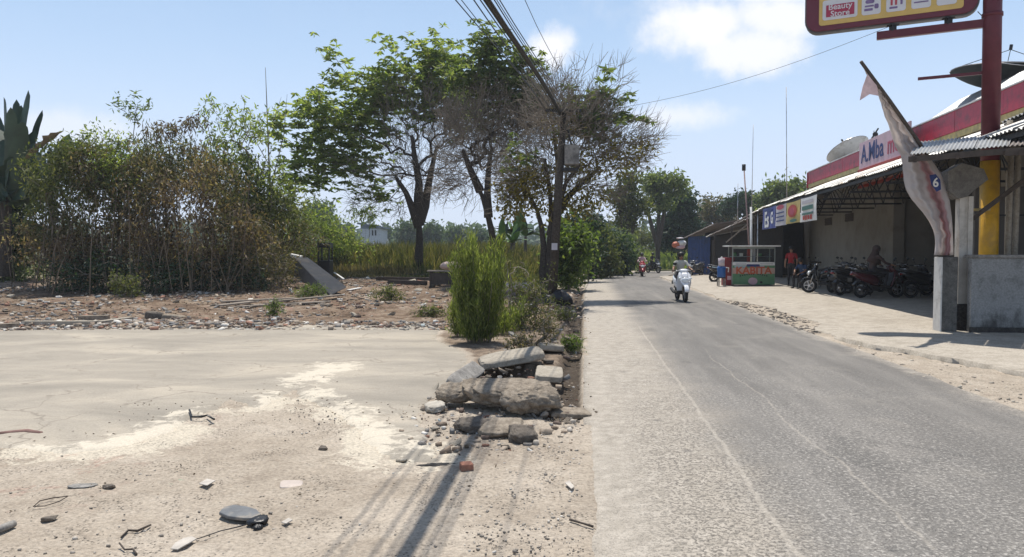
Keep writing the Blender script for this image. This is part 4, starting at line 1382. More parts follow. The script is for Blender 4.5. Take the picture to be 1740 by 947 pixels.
def make_tree(name, label, cat, base, trunks, Y, leafy, bare, mats, rng, group=None, leafL=0.3, leafW=0.1, per=22, spread=0.35, droop=0.3,
              rtip=0.006, step=0.3, curve=0.25, depth=1.0, trunk_scale=None, rmax=0.3, twig_split=0.035, sides=5, extra_leaves=None, power=2.2, jitter=0.03, whorl=False, sprays=5, spl=1.0, spr=1.0):
    o = thing(name, label, cat, base, 0, group)
    pts = []
    if leafy: LP, _ = blob_points(leafy, Y, rng, depth); pts.append(LP)
    if bare: BP, _ = blob_points(bare, Y, rng, depth); pts.append(BP)
    T = np.concatenate(pts)
    T[:, 2] = np.maximum(T[:, 2], base[2] + 0.1)
    ch = grow(trunks, T, rng, step, curve, rtip, power, jitter, rmax)
    if trunk_scale:
        for i in range(len(trunks)):
            P, r = ch[i]; k = len(r); ch[i] = (P, np.maximum(r, np.linspace(trunk_scale[0], trunk_scale[1], k)))
    nt = len(trunks)
    if bare:
        rootp = np.array([tr[-1] for tr in trunks]).mean(0) - np.array([0, 0, 0.6])
        for p in BP:
            for _k in range(sprays):
                dd = unit(unit(p - rootp) + rng.normal(size=3) * 0.55); Ls = rng.uniform(0.35, 0.95) * spl
                q0 = p + rng.normal(size=3) * 0.12; q1 = q0 + dd * Ls * .5 + rng.normal(size=3) * .05; q2 = q0 + dd * Ls + rng.normal(size=3) * .08 + np.array([0, 0, .08])
                ch.append((np.array([q0, q1, q2]), np.array([.0085, .007, .003]) * spr))
                q3 = q1 + unit(dd + rng.normal(size=3) * .6) * Ls * .5
                ch.append((np.array([q1, q3]), np.array([.006, .003]) * spr))
    big = [c for i, c in enumerate(ch) if i < nt]
    mid = [c for i, c in enumerate(ch) if i >= nt and c[1][0] > twig_split]
    sml = [c for i, c in enumerate(ch) if i >= nt and c[1][0] <= twig_split]
    for c in big:
        V, F = tubes_np([c], 12); mesh_np('trunk', V, F, mats[0], o, world=True, smooth=True)
    if mid:
        V, F = tubes_np(mid, 8); mesh_np('limbs', V, F, mats[0], o, world=True, smooth=True)
    if sml:
        V, F = tubes_np(sml, 4); mesh_np('twigs', V, F, mats[1], o, world=True, smooth=True)
    if leafy:
        n = len(LP)
        Pn = np.repeat(LP, per, 0)
        if whorl:
            nw_ = max(1, per // 9)
            C_ = np.repeat(LP, nw_, 0) + rng.normal(size=(n * nw_, 3)) * spread * 1.35
            Pn = np.repeat(C_, 9, 0)
            A_ = (np.tile(np.arange(9), n * nw_) * 0.698 + rng.normal(size=n * nw_ * 9) * .22)
            el_ = np.repeat(rng.normal(size=n * nw_) * .25, 9) + rng.uniform(-.75, .35, n * nw_ * 9)
            D = np.stack([np.cos(A_), np.sin(A_), el_], -1)
        else:
            D = rng.normal(size=(n * per, 3)); D[:, 2] -= droop; Pn = Pn + rng.normal(size=Pn.shape) * spread
        V, F = leaf_arrays(Pn, D, leafL, leafW, rng)
        mesh_np('crown', V, F, mats[2], o, world=True)
    return o


rng = np.random.default_rng(3)
m_leafA = leaf_mat('tree_leaves', [(0.0, (0.10, 0.14, 0.05)), (0.35, (0.16, 0.205, 0.07)), (0.7, (0.23, 0.27, 0.10)), (1.0, (0.34, 0.35, 0.17))], 0.58)
m_leafB = leaf_mat('dull_green_leaves', [(0.0, (0.065, 0.095, 0.04)), (0.5, (0.115, 0.15, 0.065)), (1.0, (0.20, 0.225, 0.11))], 0.5)  # duller, deeper green than the tree leaves
m_leafY = leaf_mat('yellowing_leaves', [(0.0, (0.09, 0.085, 0.02)), (0.5, (0.20, 0.165, 0.035)), (1.0, (0.34, 0.27, 0.08))], 0.4)
m_leafO = leaf_mat('olive_leaves', [(0.0, (0.05, 0.065, 0.025)), (0.5, (0.10, 0.12, 0.04)), (1.0, (0.19, 0.19, 0.08))], 0.4)
m_leafDry = leaf_mat('dry_leaves', [(0.0, (0.09, 0.062, 0.042)), (0.4, (0.17, 0.115, 0.072)), (0.75, (0.24, 0.17, 0.11)), (1.0, (0.42, 0.33, 0.23))], 0.38)
m_leafMix = leaf_mat('half_dry_leaves', [(0.0, (0.05, 0.055, 0.024)), (0.35, (0.10, 0.10, 0.042)), (0.6, (0.14, 0.12, 0.06)), (0.85, (0.19, 0.145, 0.08)), (1.0, (0.32, 0.25, 0.16))], 0.3)
m_leafBright = leaf_mat('bright_leaves', [(0.0, (0.05, 0.08, 0.02)), (0.5, (0.105, 0.155, 0.04)), (1.0, (0.19, 0.23, 0.08))], 0.45)
m_leafDark = leaf_mat('dark_leaves', [(0.0, (0.012, 0.03, 0.016)), (0.5, (0.025, 0.055, 0.026)), (1.0, (0.05, 0.085, 0.04))], 0.25)
m_leafFar = leaf_mat('far_leaves', [(0.0, (0.05, 0.085, 0.05)), (0.5, (0.075, 0.115, 0.065)), (1.0, (0.12, 0.155, 0.09))], 0.3)
m_leafRed = leaf_mat('reddish_leaves', [(0.0, (0.08, 0.045, 0.035)), (0.5, (0.13, 0.085, 0.06)), (1.0, (0.13, 0.13, 0.06))], 0.3)
m_broom = leaf_mat('broom_leaves', [(0.0, (0.07, 0.095, 0.028)), (0.5, (0.155, 0.19, 0.06)), (1.0, (0.29, 0.31, 0.13))], 0.55)
m_grass = leaf_mat('grass_blades', [(0.0, (0.06, 0.07, 0.025)), (0.45, (0.125, 0.13, 0.05)), (0.8, (0.20, 0.175, 0.075)), (1.0, (0.30, 0.235, 0.13))], 0.35)
m_grassdry = leaf_mat('dry_grass', [(0.0, (0.10, 0.085, 0.04)), (0.5, (0.22, 0.165, 0.075)), (1.0, (0.36, 0.27, 0.14))], 0.3)


m_litterleaf = leaf_mat('litter_leaves', [(0.0, (0.03, 0.022, 0.016)), (0.4, (0.10, 0.07, 0.045)), (0.75, (0.20, 0.14, 0.09)), (1.0, (0.42, 0.36, 0.29))], 0.05, 0.9)


def wpt(px, py, Y): return tuple(at(px, py, Y))


# ---- tree 1: broad crown, left of the middle
Y1 = 30.0
b1 = gl(710, 468); Y1 = b1.y
tr1 = [[(b1.x, Y1, b1.z - 0.1), wpt(711, 445, Y1), wpt(713, 410, Y1), wpt(712, 380, Y1), wpt(713, 355, Y1)],
       [wpt(713, 385, Y1), wpt(706, 368, Y1 - .1), wpt(699, 350, Y1 - .2), wpt(690, 328, Y1 - .4), wpt(672, 300, Y1 - .8)],
       [wpt(713, 375, Y1), wpt(722, 350, Y1), wpt(727, 320, Y1 + .2), wpt(734, 285, Y1 + .3), wpt(742, 250, Y1 + .5)],
       [wpt(713, 360, Y1), wpt(711, 335, Y1 - .2), wpt(712, 310, Y1 - .4), wpt(705, 270, Y1 - .8), wpt(700, 230, Y1 - 1)]]
leafy1 = [(560, 185, 62, 42, 30), (530, 235, 55, 40, 30), (545, 290, 60, 36, 24), (610, 215, 60, 45, 34), (640, 150, 55, 38, 34), (690, 140, 60, 40, 34),
          (735, 95, 36, 26, 22), (752, 140, 45, 40, 30), (600, 270, 55, 40, 26), (590, 135, 20, 18, 6), (660, 82, 12, 9, 3), (556, 92, 12, 7, 3), (800, 165, 55, 35, 20), (480, 215, 22, 22, 8), (500, 300, 30, 30, 12), (640, 330, 35, 14, 7), (795, 195, 40, 25, 12), (765, 115, 20, 25, 9), (715, 185, 50, 25, 14)]
bare1 = [(720, 220, 90, 55, 170), (790, 200, 45, 45, 70), (670, 290, 90, 45, 110), (780, 240, 60, 60, 90), (640, 345, 70, 20, 26), (745, 300, 50, 35, 45), (700, 170, 80, 40, 70)]
make_tree('broad_tree', 'broad spreading tree with green leaves left and bare grey twigs right, by the bench', 'tree', b1, tr1, Y1, leafy1, bare1,
          (m_bark, m_twig, m_leafA), rng, leafL=0.29, leafW=0.105, per=45, spread=0.26, droop=0.25, whorl=True, sprays=4, rtip=0.0075, depth=0.9, trunk_scale=(0.25, 0.07), rmax=0.13, jitter=0.03, curve=0.12, power=2.6)

# ---- tree 2: leaning, behind the broom bush
Y2 = 27.0
b2 = gl(842, 487); b2 = Vector((at(848, 425, Y2).x, Y2, float(H(at(848, 425, Y2).x, Y2))))
tr2 = [[(b2.x, Y2, b2.z - 0.1), wpt(843, 440, Y2), wpt(838, 405, Y2), wpt(830, 370, Y2), wpt(820, 335, Y2), wpt(806, 305, Y2)],
       [wpt(830, 370, Y2), wpt(828, 330, Y2), wpt(830, 290, Y2 + .3), wpt(836, 250, Y2 + .4)],
       [wpt(816, 325, Y2), wpt(800, 290, Y2 - .3), wpt(786, 255, Y2 - .5)]]
leafy2 = [(826, 85, 22, 38, 20), (850, 150, 20, 25, 9), (815, 140, 26, 22, 12), (885, 130, 26, 30, 20), (893, 175, 28, 30, 16), (775, 130, 20, 20, 7)]
bare2 = [(820, 220, 75, 55, 190), (900, 200, 50, 45, 80), (870, 230, 60, 50, 110), (800, 280, 60, 40, 70), (770, 320, 40, 25, 20), (850, 300, 50, 40, 45), (840, 170, 60, 35, 60)]
make_tree('leaning_tree', 'slim leaning tree with mostly bare grey twigs, behind the tall broom bush', 'tree', b2, tr2, Y2, leafy2, bare2,
          (m_bark, m_twig, m_leafB), rng, leafL=0.28, leafW=0.10, per=54, spread=0.22, droop=0.5, whorl=True, sprays=4, rtip=0.0065, depth=0.9, trunk_scale=(0.17, 0.06), rmax=0.10, curve=0.12, power=2.6)

# ---- tree 3: multi-stemmed, at the pole
Y3 = 24.5
x3 = at(925, 425, Y3).x
b3 = Vector((x3, Y3, float(H(x3, Y3))))
tr3 = [[(x3, Y3, 0), wpt(922, 460, Y3), wpt(924, 420, Y3), wpt(920, 385, Y3), wpt(912, 355, Y3), wpt(895, 325, Y3)],
       [(x3 + .1, Y3 + .1, 0), wpt(931, 460, Y3), wpt(934, 415, Y3), wpt(937, 370, Y3), wpt(934, 320, Y3), wpt(925, 270, Y3)],
       [(x3 + .25, Y3, 0), wpt(938, 455, Y3 - .1), wpt(943, 400, Y3 - .1), wpt(950, 350, Y3 - .2), wpt(962, 310, Y3 - .3), wpt(985, 280, Y3 - .4)],
       [wpt(950, 360, Y3), wpt(965, 335, Y3 + .2), wpt(990, 310, Y3 + .3), wpt(1020, 285, Y3 + .5)],
       [wpt(935, 400, Y3), wpt(946, 340, Y3 + .3), wpt(948, 280, Y3 + .5), wpt(940, 220, Y3 + .6)]]
leafy3 = [(1000, 205, 45, 24, 20), (1035, 155, 14, 14, 6), (975, 190, 40, 20, 9), (1068, 200, 7, 7, 2), (1085, 195, 4, 4, 1), (885, 265, 30, 30, 5)]
bare3 = [(945, 200, 40, 60, 40, -2.6), (990, 230, 70, 50, 120), (1020, 200, 50, 40, 60), (940, 200, 60, 60, 90), (1050, 260, 60, 35, 60), (1085, 235, 30, 35, 22), (900, 290, 50, 50, 60), (960, 300, 60, 40, 60), (955, 140, 60, 25, 22), (1040, 140, 30, 20, 6), (870, 330, 30, 30, 16), (1010, 320, 40, 30, 26)]
t3 = make_tree('roadside_tree', 'many-stemmed tree with bare splayed branches crowding the utility pole', 'tree', b3, tr3, Y3, leafy3, bare3,
               (m_bark, m_twig, m_leafB), rng, leafL=0.28, leafW=0.10, per=36, spread=0.2, droop=0.3, whorl=True, sprays=4, rtip=0.006, depth=0.9, trunk_scale=(0.14, 0.05), rmax=0.09, curve=0.12, power=2.6)
# yellow leaves scattered on the same tree
yb = [(985, 285, 40, 30, 60), (900, 310, 45, 45, 110), (1040, 265, 60, 35, 60), (870, 340, 35, 40, 70), (940, 340, 60, 40, 60), (1000, 340, 40, 30, 50), (960, 215, 50, 40, 40), (1090, 250, 30, 25, 18)]
YP, _ = blob_points(yb, Y3, rng, 0.9)
YPn = np.repeat(YP, 7, 0) + rng.normal(size=(len(YP) * 7, 3)) * 0.13
V, F = leaf_arrays(YPn, rng.normal(size=YPn.shape) + [0, 0, -0.4], 0.17, 0.075, rng)
mesh_np('yellow_leaves', V, F, m_leafY, t3, world=True)


m_stalk = M('dry_stalk', (0.17, 0.13, 0.09), 0.9, var=0.4, scale=2)
# ---- shrubs: leaf clouds on several stems
def shrub(name, label, cat, px, pyb, blobs, mat, rng, Y=None, n_stems=6, per=14, L=0.16, W=0.06, spread=0.16, droop=0.3, group=None, stemmat=None, rtip=0.006, trunk_r=0.03, depth=1.0, step=0.3, leafn=None):
    if Y is None:
        b = gl(px, pyb)
    else:
        X = at(px, 425, Y).x; b = Vector((X, Y, float(H(X, Y))))
    Yb = b.y
    P, bi = blob_points(blobs, Yb, rng, depth)
    P = P + rng.normal(size=P.shape) * np.array([1, 1, 1.25]) * (0.16 * min(1.5, np.ptp(P[:, 2])))
    lo = float(b.z)
    P[:, 2] = np.maximum(P[:, 2], lo + 0.12)
    spreadx = P[:, 0].max() - P[:, 0].min()
    trunks = []
    for k in range(n_stems):
        q = P[rng.integers(len(P))]
        x0 = b.x + (q[0] - b.x) * 0.55; y0 = Yb + (q[1] - Yb) * 0.5
        pts = []
        for s in range(5):
            u = s / 4
            pts.append((x0 + (q[0] - x0) * u * 0.7 + rng.normal() * 0.05, y0 + (q[1] - y0) * u * 0.7, lo - 0.05 + (max(q[2] - lo, .3)) * u * 0.8))
        trunks.append(pts)
    nbr = min(len(P), 160)
    tg = P[rng.choice(len(P), nbr, replace=False)]
    ch = grow(trunks, tg, rng, step, 0.2, rtip, 2.3, 0.04, trunk_r * 1.2)
    o = thing(name, label, cat, b, 0, group)
    V, F = tubes_np(ch, 4)
    mesh_np('stems', V, F, stemmat or m_twig, o, world=True, smooth=True)
    if name == 'thicket_shrub':
        st_ = []
        for k in range(20):
            q = P[rng.integers(len(P))]; y0 = Yb - rng.uniform(.2, 1.5); hh_ = rng.uniform(.6, 3.6)
            sw = rng.normal() * .6
            st_.append((np.array([(q[0], y0, lo), (q[0] + sw * .4, y0 + .1, lo + hh_ * .5), (q[0] + sw, y0 + .3, lo + hh_)]), np.array([.02, .014, .005]) * rng.uniform(.4, 1.3)))
        V, F = tubes_np(st_, 5)
        mesh_np('stalks', V, F, m_stalk, o, world=True, smooth=True)['kind'] = 'stuff'
    Pn = np.repeat(P, per, 0) + rng.normal(size=(len(P) * per, 3)) * spread
    Pn[:, 2] = np.maximum(Pn[:, 2], lo + 0.02)
    D = rng.normal(size=Pn.shape); D[:, 2] -= droop
    V, F = leaf_arrays(Pn, D, L, W, rng)
    if isinstance(mat, tuple):
        hrel = (Pn[:, 2] - lo) / max(.5, np.ptp(Pn[:, 2])) + fbm(Pn[:, 0], Pn[:, 2] * 0.6, 1.1, 3, px) * .9 + rng.normal(size=len(Pn)) * .1
        mi_ = np.where(hrel > 0.68, 2, np.where(hrel > 0.36, 1, 0))
        mesh_np('crown', V, F, list(mat), o, world=True, midx=np.repeat(mi_, 2))
    else:
        mesh_np('crown', V, F, mat, o, world=True)
    return o


# thicket on the left (each shrub its own)
shrub('thicket_shrub', 'large half-dry brown shrub behind the littered ground, next to the dark palm', 'shrub', 120, 492,
      [(110, 310, 65, 60, 190), (95, 400, 55, 60, 150), (140, 440, 50, 45, 110), (150, 275, 55, 38, 90)], (m_leafDry, m_leafMix, m_leafO), rng, n_stems=12, per=22, L=0.17, W=0.055, droop=1.0)
shrub('thicket_shrub', 'olive shrub with a leafy green top, left of the middle of the thicket', 'shrub', 195, 490,
      [(200, 285, 60, 38, 120), (215, 340, 55, 50, 120), (200, 410, 45, 50, 90), (165, 255, 25, 20, 20)], (m_leafDry, m_leafMix, m_leafA), rng, n_stems=10, per=20, L=0.17, W=0.06, droop=0.8)
shrub('thicket_shrub', 'brown dried-out shrub hung with dead leaves in the middle of the thicket', 'shrub', 275, 492,
      [(270, 320, 60, 55, 160), (260, 410, 50, 55, 150), (300, 450, 50, 35, 80)], (m_leafDry, m_leafDry, m_leafMix), rng, n_stems=14, per=18, L=0.17, W=0.05, droop=1.3)
shrub('thicket_shrub', 'tall olive and brown shrub at the right end of the thicket', 'shrub', 360, 495,
      [(355, 310, 60, 50, 140), (370, 390, 55, 55, 150), (385, 450, 50, 40, 110), (425, 400, 35, 40, 60)], (m_leafDry, m_leafDry, m_leafMix), rng, n_stems=16, per=16, L=0.17, W=0.05, droop=1.3)
shrub('thicket_shrub', 'green-topped shrub with arching sprays above the brown thicket', 'shrub', 320, 488,
      [(300, 275, 60, 25, 70), (345, 300, 50, 22, 50), (250, 265, 45, 20, 40)], m_leafO, rng, Y=25.5, n_stems=9, per=16, L=0.19, W=0.05, droop=0.5)
shrub('thicket_shrub', 'low undergrowth shrub darkened for the shaded gaps at the foot of the thicket', 'shrub', 230, 497,  # dark leaves stand in for the shade between the stems
      [(160, 465, 90, 28, 120), (300, 470, 90, 25, 120), (400, 470, 50, 22, 60)], m_leafDark, rng, n_stems=8, per=14, L=0.14, W=0.05)
shrub('side_shrub', 'low green shrub at the left edge beneath the dark palm', 'shrub', 15, 478,
      [(5, 410, 50, 50, 120), (20, 455, 45, 28, 70), (-60, 420, 50, 60, 60)], m_leafB, rng, n_stems=8, per=18, L=0.18, W=0.07)
shrub('small_bush', 'small green bush on the litter in front of the thicket', 'bush', 212, 508, [(212, 488, 26, 17, 60)], m_leafO, rng, n_stems=5, per=16, L=0.10, W=0.035, spread=0.08)
shrub('thin_sapling', 'thin sapling with a flat tuft of leaves rising above the olive shrub', 'sapling', 232, 480,
      [(213, 178, 14, 5, 6), (238, 182, 12, 5, 4), (228, 215, 8, 20, 3)], m_leafB, rng, Y=26, n_stems=2, per=14, L=0.2, W=0.06, spread=0.08)
shrub('thin_sapling', 'sparse reddish-leaved sapling standing above the thicket', 'sapling', 322, 480,
      [(320, 205, 16, 14, 10), (290, 225, 24, 10, 10), (262, 215, 22, 8, 7), (325, 245, 12, 25, 6)], m_leafRed, rng, Y=25, n_stems=2, per=13, L=0.24, W=0.05, droop=1.5, spread=0.11)
shrub('open_shrub', 'open airy shrub with drooping leaves between the thicket and the broad tree', 'shrub', 405, 490,
      [(400, 200, 35, 15, 16), (440, 225, 30, 30, 22), (385, 250, 25, 30, 20), (425, 285, 30, 30, 24), (450, 300, 30, 25, 18), (365, 190, 12, 12, 6)], m_leafA, rng, Y=26, n_stems=4, per=14, L=0.22, W=0.06, droop=1.0, spread=0.13, trunk_r=0.045)
o = thing('bare_sapling', 'tall leafless sapling stem rising between the open shrub and the broad tree', 'sapling', (at(460, 425, 27).x, 27, .4))
V, F = tubes_np([(np.array([wpt(463, 470, 27), wpt(459, 330, 27), wpt(455, 220, 27), wpt(451, 115, 27)]), np.array([.05, .04, .025, .008])),
                 (np.array([wpt(459, 330, 27), wpt(470, 280, 27), wpt(482, 230, 27.3), wpt(488, 160, 27.3)]), np.array([.025, .02, .014, .005])),
                 (np.array([wpt(457, 280, 27), wpt(440, 250, 27), wpt(424, 220, 26.7)]), np.array([.02, .014, .006])),
                 (np.array([wpt(455, 230, 27), wpt(470, 190, 27), wpt(478, 165, 26.7)]), np.array([.015, .01, .004]))], 6)
mesh_np('stem', V, F, m_twig, o, world=True, smooth=True)
shrub('green_shrub', 'dense green shrub behind the leaning grey panel', 'shrub', 455, 478,
      [(440, 380, 45, 45, 100), (490, 400, 45, 40, 90), (430, 430, 40, 35, 60), (480, 350, 35, 25, 30)], (m_leafMix, m_leafO, m_leafA), rng, Y=28, n_stems=8, per=20, L=0.18, W=0.05, droop=0.7)
shrub('green_shrub', 'bright green feathery shrub left of the view to the white house', 'shrub', 545, 465,
      [(545, 395, 45, 40, 100), (585, 415, 35, 25, 60), (510, 380, 35, 40, 60)], m_leafA, rng, Y=34, n_stems=7, per=20, L=0.2, W=0.05)
shrub('green_shrub', 'olive scrub standing close behind the black metal frame', 'shrub', 470, 495, [(440, 445, 35, 35, 70), (480, 455, 25, 25, 40), (410, 460, 25, 30, 40)], m_leafMix, rng, n_stems=9, per=16, L=0.14, W=0.04, droop=0.5)
shrub('sapling', 'slender sapling with hanging leaves in front of the white house', 'sapling', 612, 440, [(600, 360, 12, 6, 5), (628, 362, 20, 10, 10)], m_leafB, rng, Y=44, n_stems=2, per=12, L=0.35, W=0.08, droop=1, spread=0.18)


shrub('thicket_shrub', 'green leafy crown pushing up behind the right half of the thicket', 'shrub', 430, 488, [(420, 330, 55, 40, 110), (470, 350, 45, 40, 80), (380, 280, 40, 25, 40)], m_leafO, rng, Y=26.5, n_stems=9, per=18, L=0.19, W=0.06, droop=0.6)
# ---- dark palm-like plant and bananas
def blade(base, tip, width, sag, mat, parent, rng, n=12, fold=0.25, split=0.0, blunt=0.6):
    base = np.array(base, float); tip = np.array(tip, float)
    d = tip - base; L = np.linalg.norm(d); side = unit(np.cross(d, [0, 0.15, 1.0]) + rng.normal(size=3) * 0.2)
    if abs(d[2]) > 0.85 * L: side = unit(np.cross(d, rng.normal(size=3) + np.array([0, 2.5, 0])))
    upv = unit(np.cross(side, d))
    vs = []; fs = []
    for i in range(n + 1):
        u = i / n
        p = base + d * u + np.array([0, 0, -sag * u * u])
        w = width * (math.sin(math.pi * min(1, 0.06 + u * 0.95)) ** blunt) * (1 - 0.25 * u)
        if u < 0.12: w *= u / 0.12
        for s in (-1, 0, 1):
            j = rng.uniform(-1, 1) * split * w
            vs.append(p + side * s * (w / 2 + j) + upv * (abs(s) * w * fold))
    for i in range(n):
        for s in range(2):
            a = i * 3 + s
            fs.append((a, a + 1, a + 4, a + 3))
    return mesh_np('leaf', vs, fs, mat, parent, world=True, smooth=True)


shrub('palm_undergrowth', 'dark tangled foliage filling the foot of the fan palm', 'shrub', 20, 480, [(15, 320, 55, 50, 140), (60, 290, 25, 30, 50), (-50, 330, 60, 70, 120), (20, 390, 45, 30, 60)], m_leafDark, rng, Y=28, n_stems=8, per=20, L=0.30, W=0.11, droop=0.8)
m_banana = M('banana_leaf', (0.11, 0.20, 0.045), 0.45, var=0.3, scale=3)
m_bananad = M('banana_leaf_dark', (0.028, 0.055, 0.03), 0.5, var=0.35, scale=2)
m_deadleaf = M('dead_banana_leaf', (0.28, 0.20, 0.13), 0.8, var=0.3, scale=5)
pl = thing('fan_palm', 'tall dark fan-leaved palm at the left edge of the photo', 'palm', (at(10, 425, 27).x, 27, 0.4))
V, F = tubes_np([(np.array([wpt(8, 470, 27), wpt(8, 400, 27), wpt(12, 320, 27)]), np.array([.22, .2, .16]))], 12)
mesh_np('trunk', V, F, m_bark, pl, world=True, smooth=True)
for (tx, ty, w) in ((48, 146, .55), (28, 162, .5), (6, 158, .6), (72, 180, .35), (-25, 150, .6), (60, 215, .5), (-60, 190, .7), (88, 250, .5), (38, 200, .7), (-40, 240, .7), (5, 230, .8), (30, 260, .8), (70, 290, .6), (-70, 290, .7), (20, 330, .9), (55, 340, .8), (-20, 350, .9), (18, 175, .6), (36, 172, .6), (60, 235, .7), (44, 260, .8), (74, 330, .6), (-10, 190, .7), (64, 270, .6)):
    blade(wpt(14 + rng.uniform(-8, 8), 330 + rng.uniform(-15, 30), 27 + rng.uniform(-.5, .5)), wpt(tx, ty, 27 + rng.uniform(-1.2, 1.2)), w * 1.15, 0.15, m_bananad, pl, rng, 20, 0.12, 0.07, 0.3)
bn = thing('banana_plant', 'banana plant with one bright green leaf and one withered leaf beside the dark palm', 'banana plant', (at(95, 425, 25.5).x, 25.5, 0.35))
V, F = tubes_np([(np.array([wpt(92, 470, 25.5), wpt(90, 400, 25.5), wpt(84, 310, 25.5)]), np.array([.12, .11, .08]))], 10)
mesh_np('trunk', V, F, m_barkpale, bn, world=True, smooth=True)
blade(wpt(84, 318, 25.5), wpt(118, 222, 25.3), .75, 0.1, m_banana, bn, rng, 14, .12, .1)
blade(wpt(84, 315, 25.5), wpt(100, 250, 24.9), .5, 0.1, m_banana, bn, rng, 14, .12, .1)
blade(wpt(108, 222, 25.2), wpt(38, 262, 25.0), .38, 0.3, m_deadleaf, bn, rng, 14, .2, .35)
blade(wpt(84, 315, 25.5), wpt(60, 250, 25.8), .5, 0.2, m_bananad, bn, rng, 14, .12, .1)


def banana(label, px, pyt, Y, hgt, n, rng, grp):
    X = at(px, 425, Y).x; z0 = float(H(X, Y)); top = at(px, pyt, Y)
    o = thing('banana_plant', label, 'banana plant', (X, Y, z0), 0, grp)
    zc = top.z - hgt * 0.45
    V, F = tubes_np([(np.array([(X, Y, z0), (X, Y, zc)]), np.array([.13, .09]))], 8)
    mesh_np('trunk', V, F, m_barkpale, o, world=True, smooth=True)
    for k in range(n):
        a = rng.uniform(0, 2 * math.pi); e = rng.uniform(0.25, 1.35)
        d = np.array([math.cos(a) * math.cos(e), math.sin(a) * math.cos(e), math.sin(e)]) * hgt * rng.uniform(.6, .95)
        blade((X, Y, zc), np.array([X, Y, zc]) + d, hgt * 0.22, hgt * 0.3 * math.cos(e), m_banana if k % 3 else m_bananad, o, rng, 8, .15, .1)


bi = 0
for (px, py, Y, h) in ((850, 388, 42, 1.9), (872, 372, 44, 2.3), (893, 374, 46, 2.3), (1000, 392, 46, 1.8), (1022, 398, 52, 1.9), (870, 392, 40, 1.5)):
    banana(['banana plant seen just right of the leaning trunk, behind the broom bush', 'tallest banana plant in the clump behind the broom bush', 'banana plant nearest the left side of the roadside tree',
            'banana plant among the hedge right of the utility pole', 'far banana plant rising over the roadside hedge', 'short banana plant in front of its clump behind the broom bush'][bi], px, py, Y, h, 9, rng, 'banana plants behind the waste ground')
    bi += 1

# ---- hedge along the left road side beyond the pole
for i, (lab, px, blobs, Y, mt) in enumerate((
        ('dark green roadside bush nearest to the utility pole on its right', 975, [(970, 420, 30, 35, 90), (960, 450, 20, 18, 40)], 30, m_leafBright),
        ('tall dark bush behind the pole at the start of the hedge', 985, [(985, 395, 35, 30, 80), (975, 430, 35, 30, 60)], 38, m_leafDark),
        ('olive hedge bush in the middle of the roadside row', 1015, [(1010, 425, 35, 28, 110), (1020, 450, 35, 15, 60), (1010, 395, 30, 15, 30)], 43, m_leafO),
        ('dark hedge bush where the road starts to bend', 1045, [(1045, 430, 28, 24, 90), (1048, 450, 28, 12, 60)], 47, m_leafDark),
        ('last low hedge bush beside the far motorcycles', 1070, [(1068, 440, 18, 14, 60), (1052, 410, 24, 20, 50)], 51, m_leafB),
        ('pale green bush below the twin far trees', 1088, [(1092, 405, 30, 14, 60), (1120, 415, 20, 10, 30)], 75, m_leafO))):
    shrub('hedge_bush', lab, 'bush', px, 0, blobs, mt, rng, Y=Y, n_stems=6, per=20, L=0.30, W=0.11, spread=0.22)

# ---- far trees
def ftree(label, px, Y, top, blobs, mat, rng, fork=None, tr=0.18, L=0.5, W=0.2, per=20, spread=0.35, bare=None, group=None, base_z=None):
    X = at(px, 425, Y).x; z0 = float(H(X, Y)) if base_z is None else base_z
    b = Vector((X, Y, z0))
    t0 = [(X, Y, z0 - .1), tuple(Vector((X, Y, z0)).lerp(at(px, top, Y), 0.33)), tuple(Vector((X, Y, z0)).lerp(at(px + 1, top, Y), 0.66)), wpt(px + 2, top, Y)]
    trs = [t0]
    if fork:
        for (fx, fy) in fork:
            a = Vector(t0[1]); trs.append([tuple(a), tuple(a.lerp(at(fx, fy, Y), 0.5) + Vector((0, 0, -.2))), wpt(fx, fy, Y)])
    return make_tree('far_tree', label, 'tree', b, trs, Y, blobs, bare, (m_bark, m_twig, mat), rng, group, leafL=L, leafW=W, per=per, spread=spread, droop=0.3, rtip=0.016, step=0.6, trunk_scale=(tr, tr * 0.5), rmax=tr * .8, jitter=.08)


ftree('slender yellow-green tree at the road bend with gaps in its crown', 1066, 56, 350, [(1068, 305, 16, 18, 30), (1058, 335, 25, 20, 34), (1080, 350, 26, 20, 36), (1065, 375, 28, 18, 30)], m_leafO, rng, [(1085, 345), (1050, 330)], 0.2, 0.4, 0.16, 18, 0.3)
ftree('far tree with a wide airy crown and forked trunk, left of the dark cone-shaped tree', 1118, 62, 340, [(1110, 315, 22, 18, 36), (1135, 310, 30, 16, 44), (1155, 318, 12, 14, 14), (1122, 345, 28, 20, 30)], m_leafB, rng, [(1135, 320), (1095, 335)], 0.22, 0.42, 0.17, 20, 0.32)
ftree('dark dense cone-shaped tree behind the blue shack', 1155, 68, 380, [(1157, 350, 17, 24, 80), (1150, 385, 28, 22, 110), (1165, 395, 25, 25, 90), (1140, 405, 22, 16, 50)], m_leafDark, rng, None, 0.3, 0.5, 0.2, 26, 0.4)
ftree('round brownish far tree above the shack roofs', 1214, 85, 385, [(1214, 358, 32, 20, 90), (1195, 375, 18, 14, 30), (1235, 372, 18, 14, 30)], m_leafMix, rng, None, 0.3, 0.45, 0.2, 18, 0.45)
ftree('dark far tree behind the thin aerials', 1262, 80, 375, [(1262, 345, 22, 14, 60), (1285, 352, 25, 14, 60), (1240, 352, 12, 10, 20)], m_leafDark, rng, None, 0.3, 0.5, 0.2, 24, 0.4)
ftree('green far tree peeping over the canopy end by the red fascia', 1335, 70, 360, [(1330, 328, 28, 14, 70), (1352, 322, 14, 12, 26), (1305, 338, 16, 10, 24)], m_leafB, rng, None, 0.3, 0.5, 0.2, 22, 0.4)
